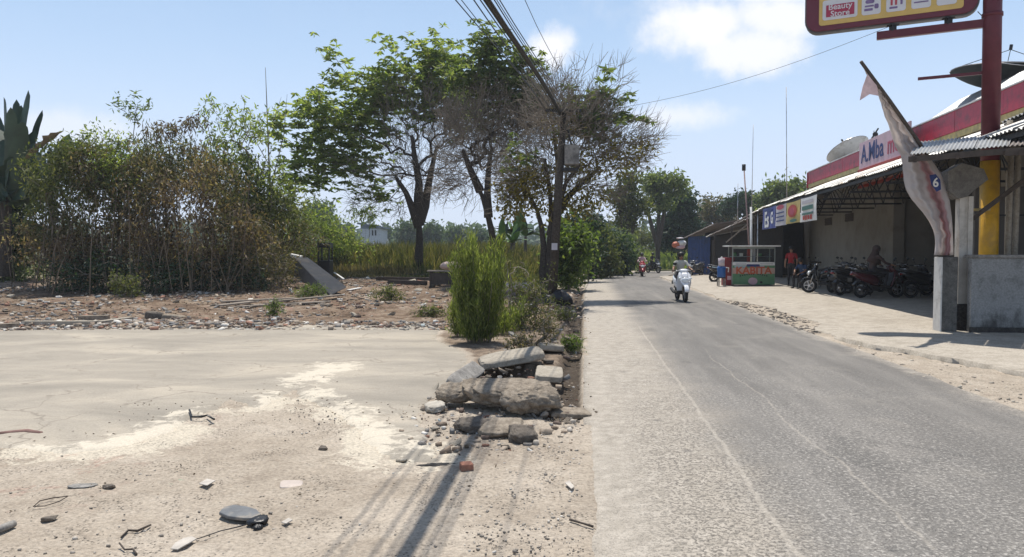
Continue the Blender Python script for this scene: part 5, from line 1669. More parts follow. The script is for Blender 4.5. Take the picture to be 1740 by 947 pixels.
for i, (lab, px, Y, bl) in enumerate((
        ('distant round tree left of the broad trunk', 700, 120, [(692, 395, 16, 16, 60), (705, 400, 12, 10, 30)]),
        ('distant tree right of the broad trunk', 738, 120, [(735, 397, 14, 12, 50)]),
        ('distant low tree in the middle of the skyline gap', 777, 130, [(775, 400, 20, 10, 60), (790, 404, 15, 7, 30)]),
        ('distant small tree beside the white house', 655, 140, [(655, 396, 7, 7, 20)]),
        ('distant tree behind the broom bush', 815, 125, [(812, 402, 14, 9, 40)]),
        ('distant treetops left of the white house', 590, 130, [(585, 398, 16, 10, 40), (565, 390, 16, 12, 40)]),
        ('distant dark tree behind the green shrub', 545, 110, [(545, 368, 20, 16, 60)]),
        ('distant treetop above the open shrub', 400, 110, [(405, 350, 25, 20, 60), (440, 360, 20, 15, 40)]))):
    ftree(lab, px, Y, 405, bl, m_leafFar, rng, None, 0.3, 0.9, 0.4, 16, 0.6)
# wooded horizon, too far to tell trees apart
P = []
for k in range(2600):
    X = rng.uniform(-420, 520); Yd = rng.uniform(210, 300)
    P.append((X, Yd, rng.uniform(0.5, 8.0) + 2.5 * float(fbm(X, 0, 0.02, 3, 2))))
P = np.array(P); Pn = np.repeat(P, 10, 0) + rng.normal(size=(len(P) * 10, 3)) * 1.4
V, F = leaf_arrays(Pn, rng.normal(size=Pn.shape), 3.2, 1.8, rng)
o = mesh_np('distant_woods', V, F, m_leafFar)
tag(o, 'blue-green line of distant woodland along the horizon', 'woods', None, 'stuff')

# ---- leaf litter
for (lab, n_, xr_, yr_, Ls, tst) in (
        ('fallen leaves and dry scraps on the foreground dirt', 900, (-5, .4), (3.7, 9.5), .03, lambda X, Y: (fbm(X, Y, .9, 4, 71) > .08) & (0.0978 * Y - X > .1)),
        ('dry leaves and twig litter over the waste ground', 9000, (-20, 2), (15.4, 31), .07, lambda X, Y: (fbm(X, Y, .6, 4, 72) > -.1) & (0.0978 * Y - X > .4)),
        ('fallen leaves caught along the left road edge', 2200, (-2, 3), (6.5, 30), .045, lambda X, Y: (0.0978 * Y - X > -.12) & (0.0978 * Y - X < 1.6))):
    X = rng.uniform(*xr_, n_); Yv = rng.uniform(*yr_, n_); k = tst(X, Yv); X, Yv = X[k], Yv[k]
    hz_ = H(X, Yv) + .022 + sstep(15.3, 15.8, Yv) * (0.10 * fbm(X, Yv, 0.9, 5, 3) + 0.03)
    D = rng.normal(size=(len(X), 3)) * [1, 1, .12]
    V, F = leaf_arrays(np.stack([X, Yv, hz_], -1), D, Ls, Ls * .4, rng, .1)
    tag(mesh_np('leaf_litter', V, F, m_litterleaf), lab, 'leaf litter', None, 'stuff')

# ---- broom bush
def broom(label, px, pyb, n, hmax, rx, rng, lean=0.12, per=150, mat=None, L=0.10, W=0.014, name='broom_bush', cat='bush'):
    b = gp(px, pyb); b.z = float(H(b.x, b.y))
    o = thing(name, label, cat, b)
    ch = []; LPs = []; LD = []
    for k in range(n):
        a = rng.uniform(0, 2 * math.pi); r = rx * math.sqrt(rng.random()) * 0.5
        q0 = np.array([b.x + r * math.cos(a) * 0.9, b.y + r * math.sin(a) * 0.5, b.z])
        h = hmax * (rng.uniform(0.35, 0.8) if k % 3 else rng.uniform(0.75, 1.0)) * (1 - 0.2 * r / rx)
        top = q0 + np.array([math.cos(a) * r * 1.1 + rng.normal() * lean * h * .3, math.sin(a) * r * 1.5, h])
        mid = (q0 + top) / 2 + rng.normal(size=3) * 0.04
        pts = np.array([(1 - u) ** 2 * q0 + 2 * u * (1 - u) * mid + u * u * top for u in np.linspace(0, 1, 8)])
        ch.append((pts, np.linspace(0.007, 0.0025, 8)))
        u = rng.uniform(0.03, 1.0, per) ** 0.85
        LPt = (1 - u)[:, None] ** 2 * q0 + (2 * u * (1 - u))[:, None] * mid + (u * u)[:, None] * top
        wob = 0.075 * (1.1 - 0.7 * u)[:, None]
        LPs.append(LPt + rng.normal(size=(per, 3)) * wob * [1, 1, .4]); D = rng.normal(size=(per, 3)) * 0.55; D *= .75; D[:, 2] = 1.0; LD.append(D)
    V, F = tubes_np(ch, 4); mesh_np('stems', V, F, m_twig, o, world=True)
    V, F = leaf_arrays(np.concatenate(LPs), np.concatenate(LD), L, W, rng); mesh_np('foliage', V, F, mat or m_broom, o, world=True)
    return o


broom('tall bright green broom-like bush standing by the broken drain', 815, 582, 62, 2.1, 0.50, rng, lean=0.05, per=230, L=0.12)
broom('shorter clump of feathery green shoots against the tall broom bush, on its left', 782, 572, 12, 1.15, 0.28, rng, per=160)
broom('low feathery green clump at the right foot of the tall broom bush', 850, 570, 14, 0.8, 0.45, rng, per=160)
shrub('ditch_weeds', 'leafy weeds growing between the broom bush and the utility pole', 'weeds', 900, 560, [(885, 545, 30, 16, 70), (905, 510, 30, 25, 90), (880, 480, 20, 25, 50)], m_leafO, rng, n_stems=6, per=14, L=0.07, W=0.025, spread=0.07)
shrub('ditch_weeds', 'tuft of bright weeds at the road edge beside the pale drain cover', 'weeds', 975, 598, [(972, 588, 17, 11, 60)], m_leafBright, rng, n_stems=4, per=16, L=0.06, W=0.016, spread=0.05)
shrub('ditch_weeds', 'bright leafy weeds behind the utility pole at the road edge', 'weeds', 965, 490, [(962, 462, 20, 24, 80), (975, 478, 12, 10, 30)], m_leafBright, rng, n_stems=5, per=16, L=0.12, W=0.05, spread=0.10)
shrub('low_weeds', 'sparse brown weeds between the pale drain cover and the broom bush', 'weeds', 890, 598, [(888, 585, 26, 9, 50), (930, 560, 22, 10, 40)], m_leafMix, rng, n_stems=4, per=12, L=0.06, W=0.02, spread=0.06)
shrub('low_weeds', 'weeds among the rubble beside the black bags at the pole', 'weeds', 955, 545, [(955, 535, 24, 10, 50)], m_leafO, rng, n_stems=4, per=12, L=0.07, W=0.022, spread=0.07)
shrub('low_weeds', 'low patch of weeds on the brown earth in front of the broad tree', 'weeds', 662, 513, [(662, 500, 28, 9, 60)], m_leafO, rng, n_stems=4, per=14, L=0.08, W=0.03, spread=0.07)
shrub('low_weeds', 'small upright green weed in front of the grey planks', 'weeds', 466, 543, [(466, 525, 9, 14, 40)], m_leafBright, rng, n_stems=3, per=14, L=0.07, W=0.02, spread=0.05)
shrub('low_weeds', 'long grassy weeds under the fallen grey panel', 'weeds', 535, 508, [(530, 496, 28, 8, 50)], m_leafBright, rng, n_stems=3, per=14, L=0.16, W=0.015, spread=0.08)
shrub('low_weeds', 'grassy weeds on the waste ground just left of the broom bush', 'weeds', 740, 540, [(735, 532, 28, 7, 50)], m_leafO, rng, n_stems=3, per=14, L=0.08, W=0.02, spread=0.07)

# ---- grass field
n = 62000
GYs = 29.5 + (rng.random(n) ** 1.4) * 75
GXs = rng.uniform(-0.50, 0.32, n) * GYs
lat_ = 0.0978 * GYs - GXs
ok = (lat_ > 2.0 + 1.0 * (GYs > 40))
dens = fbm(GXs, GYs, 0.3, 3, 41) + rng.normal(size=n) * .15
ok &= dens > -0.25
# far side of the bend
GXs, GYs, dens = GXs[ok], GYs[ok], dens[ok]
sc = np.clip((GYs - 29) / 5, 0.25, 1)
hh_ = (0.55 + 0.7 * np.clip(dens + 0.3, 0, 1)) * sc
gzz = H(GXs, GYs)
Pn = np.repeat(np.stack([GXs, GYs, gzz], -1), 3, 0) + rng.normal(size=(len(GXs) * 3, 3)) * [0.12, 0.12, 0.0]
D = rng.normal(size=Pn.shape) * 0.33; D[:, 2] = 1
V, F = leaf_arrays(Pn, D, np.repeat(hh_, 3), 0.05 + 0.0008 * np.repeat(GYs, 3), rng)
dryp = fbm(GXs, GYs, 0.12, 3, 44) > 0.22
dm = np.repeat(dryp, 3)
Fm = np.repeat(dm, 2)
o = mesh_np('field_grass', V, F, [m_grass, m_grassdry], midx=Fm.astype(int)); tag(o, 'tall yellow-green grass covering the field behind the waste ground', 'grass', None, 'stuff')
# bank beyond the bend and rough verge
n = 9000
GYs = rng.uniform(60, 110, n); GXs = rng.uniform(6, 40, n)
def road_far(x): return np.interp(x, [6, 12.9, 22, 40, 90], [56, 61.0, 68.0, 79, 101])
ok = GYs > road_far(GXs)
GXs, GYs = GXs[ok], GYs[ok]
Pn = np.repeat(np.stack([GXs, GYs, 0 * GXs + 0.9 * sstep(0, 14, GYs - road_far(GXs))], -1), 3, 0) + rng.normal(size=(len(GXs) * 3, 3)) * [0.2, 0.2, 0.0]
D = rng.normal(size=Pn.shape) * 0.4; D[:, 2] = 1
V, F = leaf_arrays(Pn, D, 0.8, 0.12, rng)
o = mesh_np('bank_grass', V, F, [m_leafA, m_grassdry], midx=np.repeat(Pn[:, 1] > road_far(Pn[:, 0]) + 14, 2).astype(int)); tag(o, 'green grassy bank on the far side of the road bend', 'grass', None, 'stuff')
X_, Y_, F_ = grid(np.linspace(4, 60, 40), np.linspace(56, 125, 50))
mesh_np('grass_bank_ground', np.stack([X_, Y_, -0.35 + 1.2 * sstep(0, 14, Y_ - road_far(X_) - .5)], -1), F_, M('bank_earth', (0.12, 0.12, 0.05), 0.95), smooth=True)['kind'] = 'structure'
# ================================================================ ROCKS, SLABS, LITTER
def rock_mesh(name, dims, seed, mat, parent=None, power=3.0, rough=0.10, fine=0.03, n=(44, 26), shear=0.0, loc=(0, 0, 0), rot=(0, 0, 0)):
    nu, nv = n
    th = np.linspace(0, 2 * np.pi, nu, endpoint=False); ph = np.linspace(-np.pi / 2, np.pi / 2, nv)
    T, P = np.meshgrid(th, ph)
    def sp(x): return np.sign(x) * np.abs(x) ** (2 / power)
    x = sp(np.cos(P)) * sp(np.cos(T)); y_ = sp(np.cos(P)) * sp(np.sin(T)); z = sp(np.sin(P))
    s = seed * 7.3
    ux, uy, uz = np.cos(P) * np.cos(T), np.cos(P) * np.sin(T), np.sin(P)
    if n[0] >= 40:
        from mathutils import noise as mn
        md_ = (dims[0] + dims[1]) / 2; kx, ky, kz_ = dims[0] / md_, dims[1] / md_, dims[2] / md_ * 1.6
        R1 = np.array([mn.fractal(Vector((a * 1.3 * kx + s, b_ * 1.3 * ky, c_ * 1.3 * kz_)), 1.0, 2.1, 4) for a, b_, c_ in zip(x.ravel(), y_.ravel(), z.ravel())]).reshape(x.shape)
        R2 = np.array([mn.ridged_multi_fractal(Vector((a * 3.0 * kx + s, b_ * 3.0 * ky, c_ * 3.0 * kz_)), 0.9, 2.2, 5, 1.0, 2.0) for a, b_, c_ in zip(x.ravel(), y_.ravel(), z.ravel())]).reshape(x.shape)
        extra = R1 * rough * 1.1 - (R2 - 1.0) * fine * 1.5
    else: extra = 0
    nz_ = extra + fbm(ux * 1.6 + uz * 0.7, uy * 1.6 - uz * 0.9, 1.0, 3, s) * rough * 2 + fbm(ux * 6 + uz * 4, uy * 6 - uz * 3, 1.0, 4, s + 1) * fine * 2
    V = np.stack([x * (1 + nz_) * dims[0] / 2, y_ * (1 + nz_ + 0.5 * rough * fbm(ux * 3, uz * 3, 1, 2, s + 5)) * dims[1] / 2, z * (1 + nz_) * dims[2] / 2 + shear * x * dims[2]], -1)
    V[0] = V[0].mean(0); V[-1] = V[-1].mean(0)
    idx = np.arange(nu * nv).reshape(nv, nu); nx = np.roll(idx, -1, 1)
    F = np.stack([idx[:-1], nx[:-1], nx[1:], idx[1:]], -1).reshape(-1, 4)
    o = mesh_np(name, V.reshape(-1, 3), F, mat, parent, smooth=name != 'broken_slab')
    o.location = loc; o.rotation_euler = rot
    return o


import bmesh


def shard(name, seed, mat, n=16, d=(1, .75, .5), blocky=0.8):
    r_ = np.random.default_rng(seed); bm = bmesh.new()
    for _ in range(n):
        p = r_.uniform(-1, 1, 3); m_ = np.abs(p).max(); p = p / m_ * (blocky + (1 - blocky) * r_.random())
        bm.verts.new((p[0] * d[0] / 2, p[1] * d[1] / 2, p[2] * d[2] / 2))
    bmesh.ops.convex_hull(bm, input=bm.verts)
    bmesh.ops.delete(bm, geom=[v for v in bm.verts if not v.link_faces], context='VERTS')
    me = bpy.data.meshes.new(name); bm.to_mesh(me); bm.free(); me.materials.append(mat)
    o = bpy.data.objects.new(name, me); COL.objects.link(o); return o


def pile(name, label, cat, px, py, w_px, h, depth, mat, seed, yaw=0, tilt=(0, 0), power=3, rough=0.1, fine=0.03, zoff=0.0, group=None, n=(44, 26), shear=0):
    p = gl(px, py); w = w_px * p.y / FPX
    if name == 'dirt_clod':
        o = shard(name, seed, mat, 34, (w, depth, h * 1.2), .55); o.location = (p.x, p.y + depth / 2, p.z + h * .35 + zoff); o.rotation_euler = (0, 0, R(yaw)); return tag(o, label, cat, group)
    o = rock_mesh(name, (w, depth, h), seed, mat, None, power, rough, fine, n, shear, (p.x, p.y + depth / 2, p.z + h / 2 + zoff), (R(tilt[0]), R(tilt[1]), R(yaw)))
    tag(o, label, cat, group); return o


pile('broken_slab', 'largest lumpy slab of broken concrete lying across the open drain', 'concrete slab', 868, 704, 165, 0.19, 0.62, m_rock, 3, -4, (5, 1), 3.6, 0.11, 0.055, 0.07, n=(90, 50))
pile('broken_slab', 'rounded lump of concrete under the front edge of the largest slab', 'concrete lump', 905, 713, 100, 0.21, 0.36, m_rock, 5, 6, (14, 0), 2.6, 0.13, 0.07, 0.06, n=(70, 40))
pile('broken_slab', 'loaf-shaped lump of broken concrete left of the largest slab', 'concrete lump', 773, 697, 74, 0.17, 0.36, m_rock, 8, -6, (10, -3), 2.5, 0.09, 0.06, 0.06, n=(64, 36))
pile('broken_slab', 'long tilted slab at the far side of the drain opening', 'concrete slab', 868, 624, 112, 0.13, 0.62, m_slabpale, 12, 8, (3, -9), 5, 0.05, 0.02, 0.02, n=(64, 36))
pile('broken_slab', 'small square pale drain cover right of the opening', 'drain cover', 936, 650, 48, 0.09, 0.85, m_slabpale, 14, -4, (0, 4), 8, 0.02, 0.008, -0.01, n=(52, 30))
pile('broken_slab', 'pale broken slab furthest back in the drain pile', 'concrete slab', 935, 602, 46, 0.12, 0.75, m_slabpale, 15, 5, (-5, 5), 6, 0.04, 0.02, 0.0, n=(48, 26))
pile('broken_slab', 'tilted slab along the left rim of the drain opening', 'concrete slab', 786, 660, 34, 0.09, 1.45, m_greyconc, 16, -10, (0, 38), 6, 0.04, 0.02, -0.02, n=(52, 30))
pile('broken_slab', 'dark broken block at the front right of the drain pile', 'concrete block', 890, 756, 50, 0.12, 0.26, m_rockdark, 18, 12, (8, 6), 3.6, 0.10, 0.05, -0.01, n=(52, 30))
pile('broken_slab', 'flat grey-brown block under the front of the largest slab', 'concrete block', 850, 746, 74, 0.09, 0.42, m_rock, 19, -5, (5, 0), 4, 0.09, 0.05, 0.0, n=(52, 30))
pile('broken_slab', 'brown earthy lump at the front left of the drain pile', 'concrete lump', 802, 738, 62, 0.11, 0.35, m_rockdark, 21, 20, (0, 0), 2.6, 0.12, 0.06, -0.01, n=(48, 28))
pile('broken_slab', 'white-topped chunk poking out left of the loaf-shaped lump', 'concrete chunk', 736, 706, 36, 0.09, 0.3, M('lime_crust', (0.44, 0.40, 0.34), 0.95, var=0.2, scale=12, dirt=(0.2, 0.17, 0.14), bumpd=0.01), 22, 18, (0, -10), 2.8, 0.12, 0.06, 0, n=(40, 24))
pile('broken_slab', 'flat thin slab tucked under the right end of the drain pile', 'concrete slab', 968, 712, 70, 0.06, 0.35, m_rock, 24, 8, (0, 5), 5, 0.06, 0.03, -0.01, n=(40, 24))
pile('brick', 'red brick fragment on the dirt in front of the drain pile', 'brick', 792, 804, 22, 0.06, 0.10, m_brick, 25, 15, (0, 0), 7, 0.04, 0.02, 0, n=(24, 14))
pile('stone', 'pale round stone at the broken corner of the old floor', 'stone', 681, 787, 20, 0.03, 0.08, m_slabpale, 26, 0, (0, 0), 2.2, 0.06, 0.03, 0, n=(24, 14))
pile('tile_piece', 'pinkish broken tile lying flat on the dirt left of centre', 'tile', 490, 832, 38, 0.018, 0.13, M('pink_tile', (0.48, 0.41, 0.36), 0.8, var=0.15, dirt=(0.4, 0.34, 0.27), dscale=6), 27, 12, (6, 4), 5, 0.05, 0.01, 0, n=(28, 14))
pile('rubble', 'dark grey block with a hollow at the far edge of the old floor', 'concrete block', 258, 545, 30, 0.2, 0.25, m_rockdark, 28, 20, (0, 6), 4, 0.08, 0.03, 0, n=(28, 16))
pile('rubble', 'pale long stone lying right of the hollow dark block', 'stone', 292, 545, 42, 0.13, 0.22, m_rock, 29, -8, (0, 4), 3.5, 0.09, 0.04, 0, n=(28, 16))
pile('dirt_clod', 'dark crumbled clod on the dirt near the left edge', 'clod', 75, 890, 30, 0.03, 0.07, m_rockdark, 30, 0, (0, 0), 2.3, 0.2, 0.1, 0, n=(30, 18))
pile('dirt_clod', 'brown clod on the dirt between the grey rag and the green stain', 'clod', 180, 833, 22, 0.03, 0.06, m_rockdark, 31, 0, (0, 0), 2.3, 0.2, 0.12, 0, n=(30, 18))
pile('dirt_clod', 'small black clod on the dirt in front of the cream-edged floor', 'clod', 547, 768, 17, 0.04, 0.07, m_rockdark, 32, 0, (0, 0), 2.3, 0.25, 0.15, 0, n=(26, 16))
pile('crushed_rag', 'flattened grey rag half buried in the dirt', 'rag', 133, 832, 46, 0.012, 0.10, m_greyconc, 33, 10, (0, 0), 2.6, 0.2, 0.1, 0, n=(36, 16))
pile('green_rag', 'faded green plastic scrap pressed into the dirt', 'plastic scrap', 285, 824, 52, 0.008, 0.12, M('green_scrap', (0.22, 0.29, 0.20), 0.85, var=0.3, scale=10, dirt=(0.40, 0.34, 0.27), dscale=9), 34, -6, (0, 0), 2.4, 0.2, 0.1, -0.002, n=(36, 16))
# flattened grey sole-like piece
sl = thing('shoe_sole', 'flattened grey sandal sole with a torn black end, on the dirt in the foreground', 'sandal sole', gl(412, 878))
sp_px = [(372, 876), (380, 867), (398, 863), (420, 866), (436, 871), (444, 879), (434, 886), (412, 886), (388, 883)]
MB().plate([gp(x, y, 0.02) for x, y in sp_px], (0, 0, 0.022)).build('sole', M('grey_sole', (0.13, 0.135, 0.14), 0.6, var=0.25, scale=15, dirt=(0.3, 0.26, 0.21), dscale=6), sl, world=True, bevel=0.006)
tr_ = rock_mesh('torn_end', (0.10, 0.13, 0.04), 40, m_black, sl, 2.4, 0.25, 0.15, (30, 16)); tr_.location = gp(441, 884, 0.03) - sl.location
tr_ = rock_mesh('torn_strap', (0.05, 0.06, 0.03), 41, m_black, sl, 2.2, 0.3, 0.2, (20, 12)); tr_.location = gp(438, 896, 0.015) - sl.location

# twigs and scraps lying about
def ground_stick(name, label, pts, r, mat, group=None, cat='stick', z=0.012, n=6):
    P = [gp(x, y) for x, y in pts]
    for q in P: q.z = float(H(q.x, q.y)) + z + random.uniform(0, 0.012)
    o = MB().tube(P, [r * random.uniform(.7, 1.1) for _ in P], n).build(name, mat, smooth=True)
    b = P[0].copy(); o.data.transform(Matrix.Translation(-b)); o.location = b
    tag(o, label, cat, group); return o


ground_stick('twig', 'forked dark twig standing out on the pale old floor', [(322, 703), (326, 715), (342, 716), (352, 712), (364, 720)], 0.012, m_black, z=0.035)
ground_stick('twig', 'bent dark twig on the foreground dirt left of centre', [(206, 917), (218, 905), (234, 907), (250, 901), (256, 896)], 0.007, m_wooddark)
ground_stick('twig', 'short crooked twig at the bottom edge of the photo', [(203, 930), (212, 938), (226, 940), (232, 947)], 0.007, m_wooddark)
ground_stick('cable', 'thin grey wire running over the dirt to the sandal sole', [(300, 930), (340, 920), (375, 908), (405, 900), (418, 897)], 0.004, m_dark, cat='wire')
ground_stick('pipe_stub', 'grey pipe end on the dirt at the left edge', [(-22, 915), (5, 905), (24, 897)], 0.022, m_greyconc, cat='pipe', z=0.02, n=10)
ground_stick('wire_loop', 'loop of rusty wire on the dirt near the left edge', [(58, 864), (68, 856), (90, 851), (116, 849), (100, 858), (76, 864), (56, 867)], 0.004, m_wooddark, cat='wire')
pile('black_rag', 'torn black rag half buried in the dirt in front of the drain pile', 'rag', 742, 795, 56, 0.022, 0.07, M('sooty_rag', (0.045, 0.042, 0.04), 0.95, var=0.3), 90, 9, (0, 0), 2.3, 0.3, 0.22, -0.004, n=(38, 16))
ground_stick('reddish_scrap', 'dark reddish scrap on the pale floor at the left edge', [(-10, 742), (18, 738), (45, 736), (70, 739)], 0.03, M('reddish_scrap', (0.22, 0.13, 0.11), 0.9, var=0.3), cat='scrap', z=0.0)
ground_stick('stick', 'stick lying at the road edge beside the gravel', [(968, 889), (990, 896), (1008, 900)], 0.008, m_wooddark)
scr = M('white_scrap', (0.45, 0.41, 0.36), 0.8, var=0.2, scale=12)
for i, (lab, pts) in enumerate((('crumpled pale paper at the bottom edge of the photo', [(290, 934), (298, 924), (312, 916), (326, 913), (334, 917), (320, 925), (302, 935)]),
                                ('torn pale card on the dirt above the sandal sole', [(338, 823), (352, 815), (366, 818), (352, 826)]),
                                ('small white paper scrap right of the sandal sole', [(478, 889), (490, 882), (497, 885), (486, 891)]),
                                ('white paper scrap on the gravel right of the drain shadow', [(960, 822), (967, 818), (976, 828), (971, 832)]))):
    P = [gp(x, y, 0.018 + 0.006 * (k % 2)) for k, (x, y) in enumerate(pts)]
    b = P[0].copy(); b.z = 0.01
    o = MB().plate([p - b for p in P], (0, 0, 0.006)).build('paper_scrap', scr); o.location = b
    tag(o, lab, 'paper')

# debris strip ----------------------------------------------------------
def chunks_np(P, S, rng, flat=0.5):
    """irregular little blocks"""
    n = len(P)
    c = np.array([[x, y, z] for z in (-.5, .5) for y in (-.5, .5) for x in (-.5, .5)], float)
    V = c[None] * (1 + rng.uniform(-.35, .25, (n, 8, 3))) * S[:, None, :]
    a = rng.uniform(0, 2 * np.pi, n); b_ = rng.normal(size=n) * 0.3
    ca_, sa_ = np.cos(a), np.sin(a); x, y, z = V[..., 0], V[..., 1], V[..., 2]
    z2 = z * np.cos(b_)[:, None] + x * np.sin(b_)[:, None]; x2 = x * np.cos(b_)[:, None] - z * np.sin(b_)[:, None]
    V = np.stack([x2 * ca_[:, None] - y * sa_[:, None], x2 * sa_[:, None] + y * ca_[:, None], z2], -1) + P[:, None]
    f = np.array([(0, 2, 3, 1), (4, 5, 7, 6), (0, 1, 5, 4), (2, 6, 7, 3), (0, 4, 6, 2), (1, 3, 7, 5)])
    F = (np.arange(n)[:, None, None] * 8 + f[None]).reshape(-1, 4)
    return V.reshape(-1, 3), F


m_debris = island_mat('debris_mix', [(0.0, (0.20, 0.15, 0.11)), (0.16, (0.33, 0.27, 0.21)), (0.34, (0.14, 0.10, 0.08)), (0.46, (0.45, 0.40, 0.34)), (0.6, (0.30, 0.16, 0.11)),
                                     (0.68, (0.24, 0.22, 0.20)), (0.8, (0.60, 0.57, 0.52)), (0.88, (0.19, 0.185, 0.18)), (0.93, (0.38, 0.30, 0.22)), (0.985, (0.34, 0.38, 0.38))])
m_pebble = island_mat('pebbles', [(0.0, (0.17, 0.15, 0.13)), (0.5, (0.29, 0.255, 0.215)), (0.85, (0.38, 0.335, 0.28)), (1.0, (0.6, 0.56, 0.5))])


def scatter(name, label, n, xr_, yr_, size, mat, rng, test=None, z=0.0, cat='rubble', flat=0.5, bias=1.0, hf=None):
    Yv = yr_[0] + (yr_[1] - yr_[0]) * rng.random(n) ** bias
    Xv = rng.uniform(xr_[0], xr_[1], n)
    if test is not None:
        k = test(Xv, Yv); Xv, Yv = Xv[k], Yv[k]
    s = size[0] * (size[1] / size[0]) ** (rng.random(len(Xv)) ** 2.2)
    S = np.stack([s * rng.uniform(.7, 1.5, len(s)), s * rng.uniform(.6, 1.1, len(s)), s * rng.uniform(.25, .7, len(s)) * flat * 2], -1)
    Z = H(Xv, Yv) if hf is None else hf(Xv, Yv)
    P = np.stack([Xv, Yv, Z + z + S[:, 2] * 0.25], -1)
    V, F = chunks_np(P, S, rng)
    o = mesh_np(name, V, F, mat); tag(o, label, cat, None, 'stuff'); return o


def strip_h(X, Y):
    d = sstep(15.3, 15.8, Y)
    return H(X, Y) + d * (0.10 * fbm(X, Y, 0.9, 5, 3) + 0.03)


rg = np.random.default_rng(21)
scatter('litter_scatter', 'small rubble, brick bits and litter strewn over the brown waste ground', 19000, (-22, 1.6), (15.4, 31), (0.02, 0.13), m_debris, rg,
        lambda X, Y: (X > -0.75 * Y) & (0.0978 * Y - X > 0.35) & (fbm(X, Y, 0.45, 4, 51) + rg.normal(size=len(X)) * .10 + 0.14 * (X < -6) > 0.08), hf=strip_h, bias=1.3)
scatter('edge_rubble', 'dense line of rubble along the far edge of the old floor', 2600, (-13, -1), (15.1, 16.6), (0.03, 0.13), m_debris, rg, None, hf=strip_h)
scatter('roadside_rubble', 'stones and broken bits beside the left edge of the road', 3600, (-2.4, 3.4), (7, 33), (0.02, 0.13), m_debris, rg,
        lambda X, Y: (0.0978 * Y - X > 0.05) & (0.0978 * Y - X < 1.9) & (fbm(X, Y, 1.0, 3, 52) + 0.1 > rg.normal(size=len(X)) * .2), hf=lambda X, Y: H(X, Y) - 0.02)
scatter('foreground_gravel', 'loose gravel on the dirt between the drain pile and the road', 5200, (-0.9, 1.0), (3.6, 7.6), (0.005, 0.02), m_pebble, rg,
        lambda X, Y: (0.0978 * Y - X > 0.0) & (fbm(X, Y, 1.6, 3, 53) + 1.0 * (X - 0.0978 * Y + 0.45) > rg.normal(size=len(X)) * .2), flat=0.7)
scatter('dirt_pebbles', 'small pebbles and crumbs scattered on the foreground dirt', 5200, (-6, 1), (3.2, 9), (0.005, 0.022), m_pebble, rg,
        lambda X, Y: (0.0978 * Y - X > 0.05) & (fbm(X, Y, 0.8, 3, 54) > rg.normal(size=len(X)) * .18) & (sdf_poly(X, Y, slab_poly) < 0.3), flat=0.6)
scatter('drain_crumbs', 'crumbled concrete around the broken drain', 1500, (-1.7, 1.0), (5.9, 10.5), (0.012, 0.07), m_debris, rg,
        lambda X, Y: (0.0978 * Y - X > 0.08) & (np.hypot((X + 0.1) / 1.25, (Y - 7.0) / 1.9) < 0.75 + rg.normal(size=len(X)) * .12), flat=0.7)
m_palepeb = island_mat('pale_pebbles', [(0.0, (0.24, 0.20, 0.16)), (0.5, (0.36, 0.31, 0.25)), (1.0, (0.50, 0.45, 0.37))])
scatter('verge_stones', 'stones and crumbs on the dirt verge below the broken pavement edge', 2200, (5.0, 7.6), (5, 13.5), (0.006, 0.05), m_palepeb, rg,
        lambda X, Y: (X - 0.0978 * Y > 4.35) & (X < np.interp(Y, in_pts[:, 0], in_pts[:, 1])), flat=0.5, z=-0.008, hf=lambda X, Y: 0 * X)
scatter('broken_edge_rubble', 'dark broken asphalt crumbs along the forecourt edge', 3600, (5.8, 7.8), (14.4, 25), (0.02, 0.075), island_mat('dark_crumbs', [(0.0, (0.05, 0.045, 0.04)), (0.6, (0.11, 0.096, 0.082)), (1.0, (0.28, 0.24, 0.20))]), rg,
        lambda X, Y: (X - 0.0978 * Y > 4.35 + rg.random(len(X)) * .15) & (X - 0.0978 * Y < 4.7 + 0.62 * sstep(14.6, 17, Y) * sstep(24.5, 21.5, Y)), flat=0.5, hf=lambda X, Y: 0 * X - 0.01)
# larger chunks one by one
protos = [shard('rubble_chunk', 60 + k, [m_rock, m_slabpale, m_rockdark, m_brick, m_greyconc][k]) for k in range(5)]
nch = 0
for k in range(110):
    if k < 70: px, py = rg.uniform(-5, 790), 500 + 55 * rg.random() ** 0.8
    elif k < 95: px, py = rg.uniform(880, 985), rg.uniform(500, 570)
    else: px, py = rg.uniform(560, 800), rg.uniform(478, 500)
    p = gl(px, py); s = rg.uniform(5, 15) * p.y / FPX
    ki = int(rg.choice(5, p=[.3, .3, .15, .15, .1]))
    if nch < 5: ki = nch; o = protos[nch]
    else: o = protos[ki].copy(); COL.objects.link(o)
    nch += 1
    hz = float(strip_h(np.array([p.x]), np.array([p.y]))[0]) if k < 70 or k >= 95 else p.z
    o.location = (p.x, p.y, hz + s * 0.12); o.scale = (s, s, s * rg.uniform(.5, 1)); o.rotation_euler = (rg.normal() * .2, rg.normal() * .2, rg.uniform(0, 6.3))
    wh = 'beside the foot of the utility pole' if px >= 870 else 'between the broad tree and the broom bush' if px >= 600 else 'around the old boards and fallen panel' if px >= 400 else 'in front of the brown thicket' if px >= 170 else 'near the dark palm at the left'
    wd = ['sandy brown concrete chunk', 'pale concrete chunk', 'dark stained concrete chunk', 'broken red brick', 'grey concrete chunk'][ki]
    tag(o, wd + ' lying ' + wh, ['rubble', 'rubble', 'rubble', 'brick', 'rubble'][ki], wd + 's ' + wh)


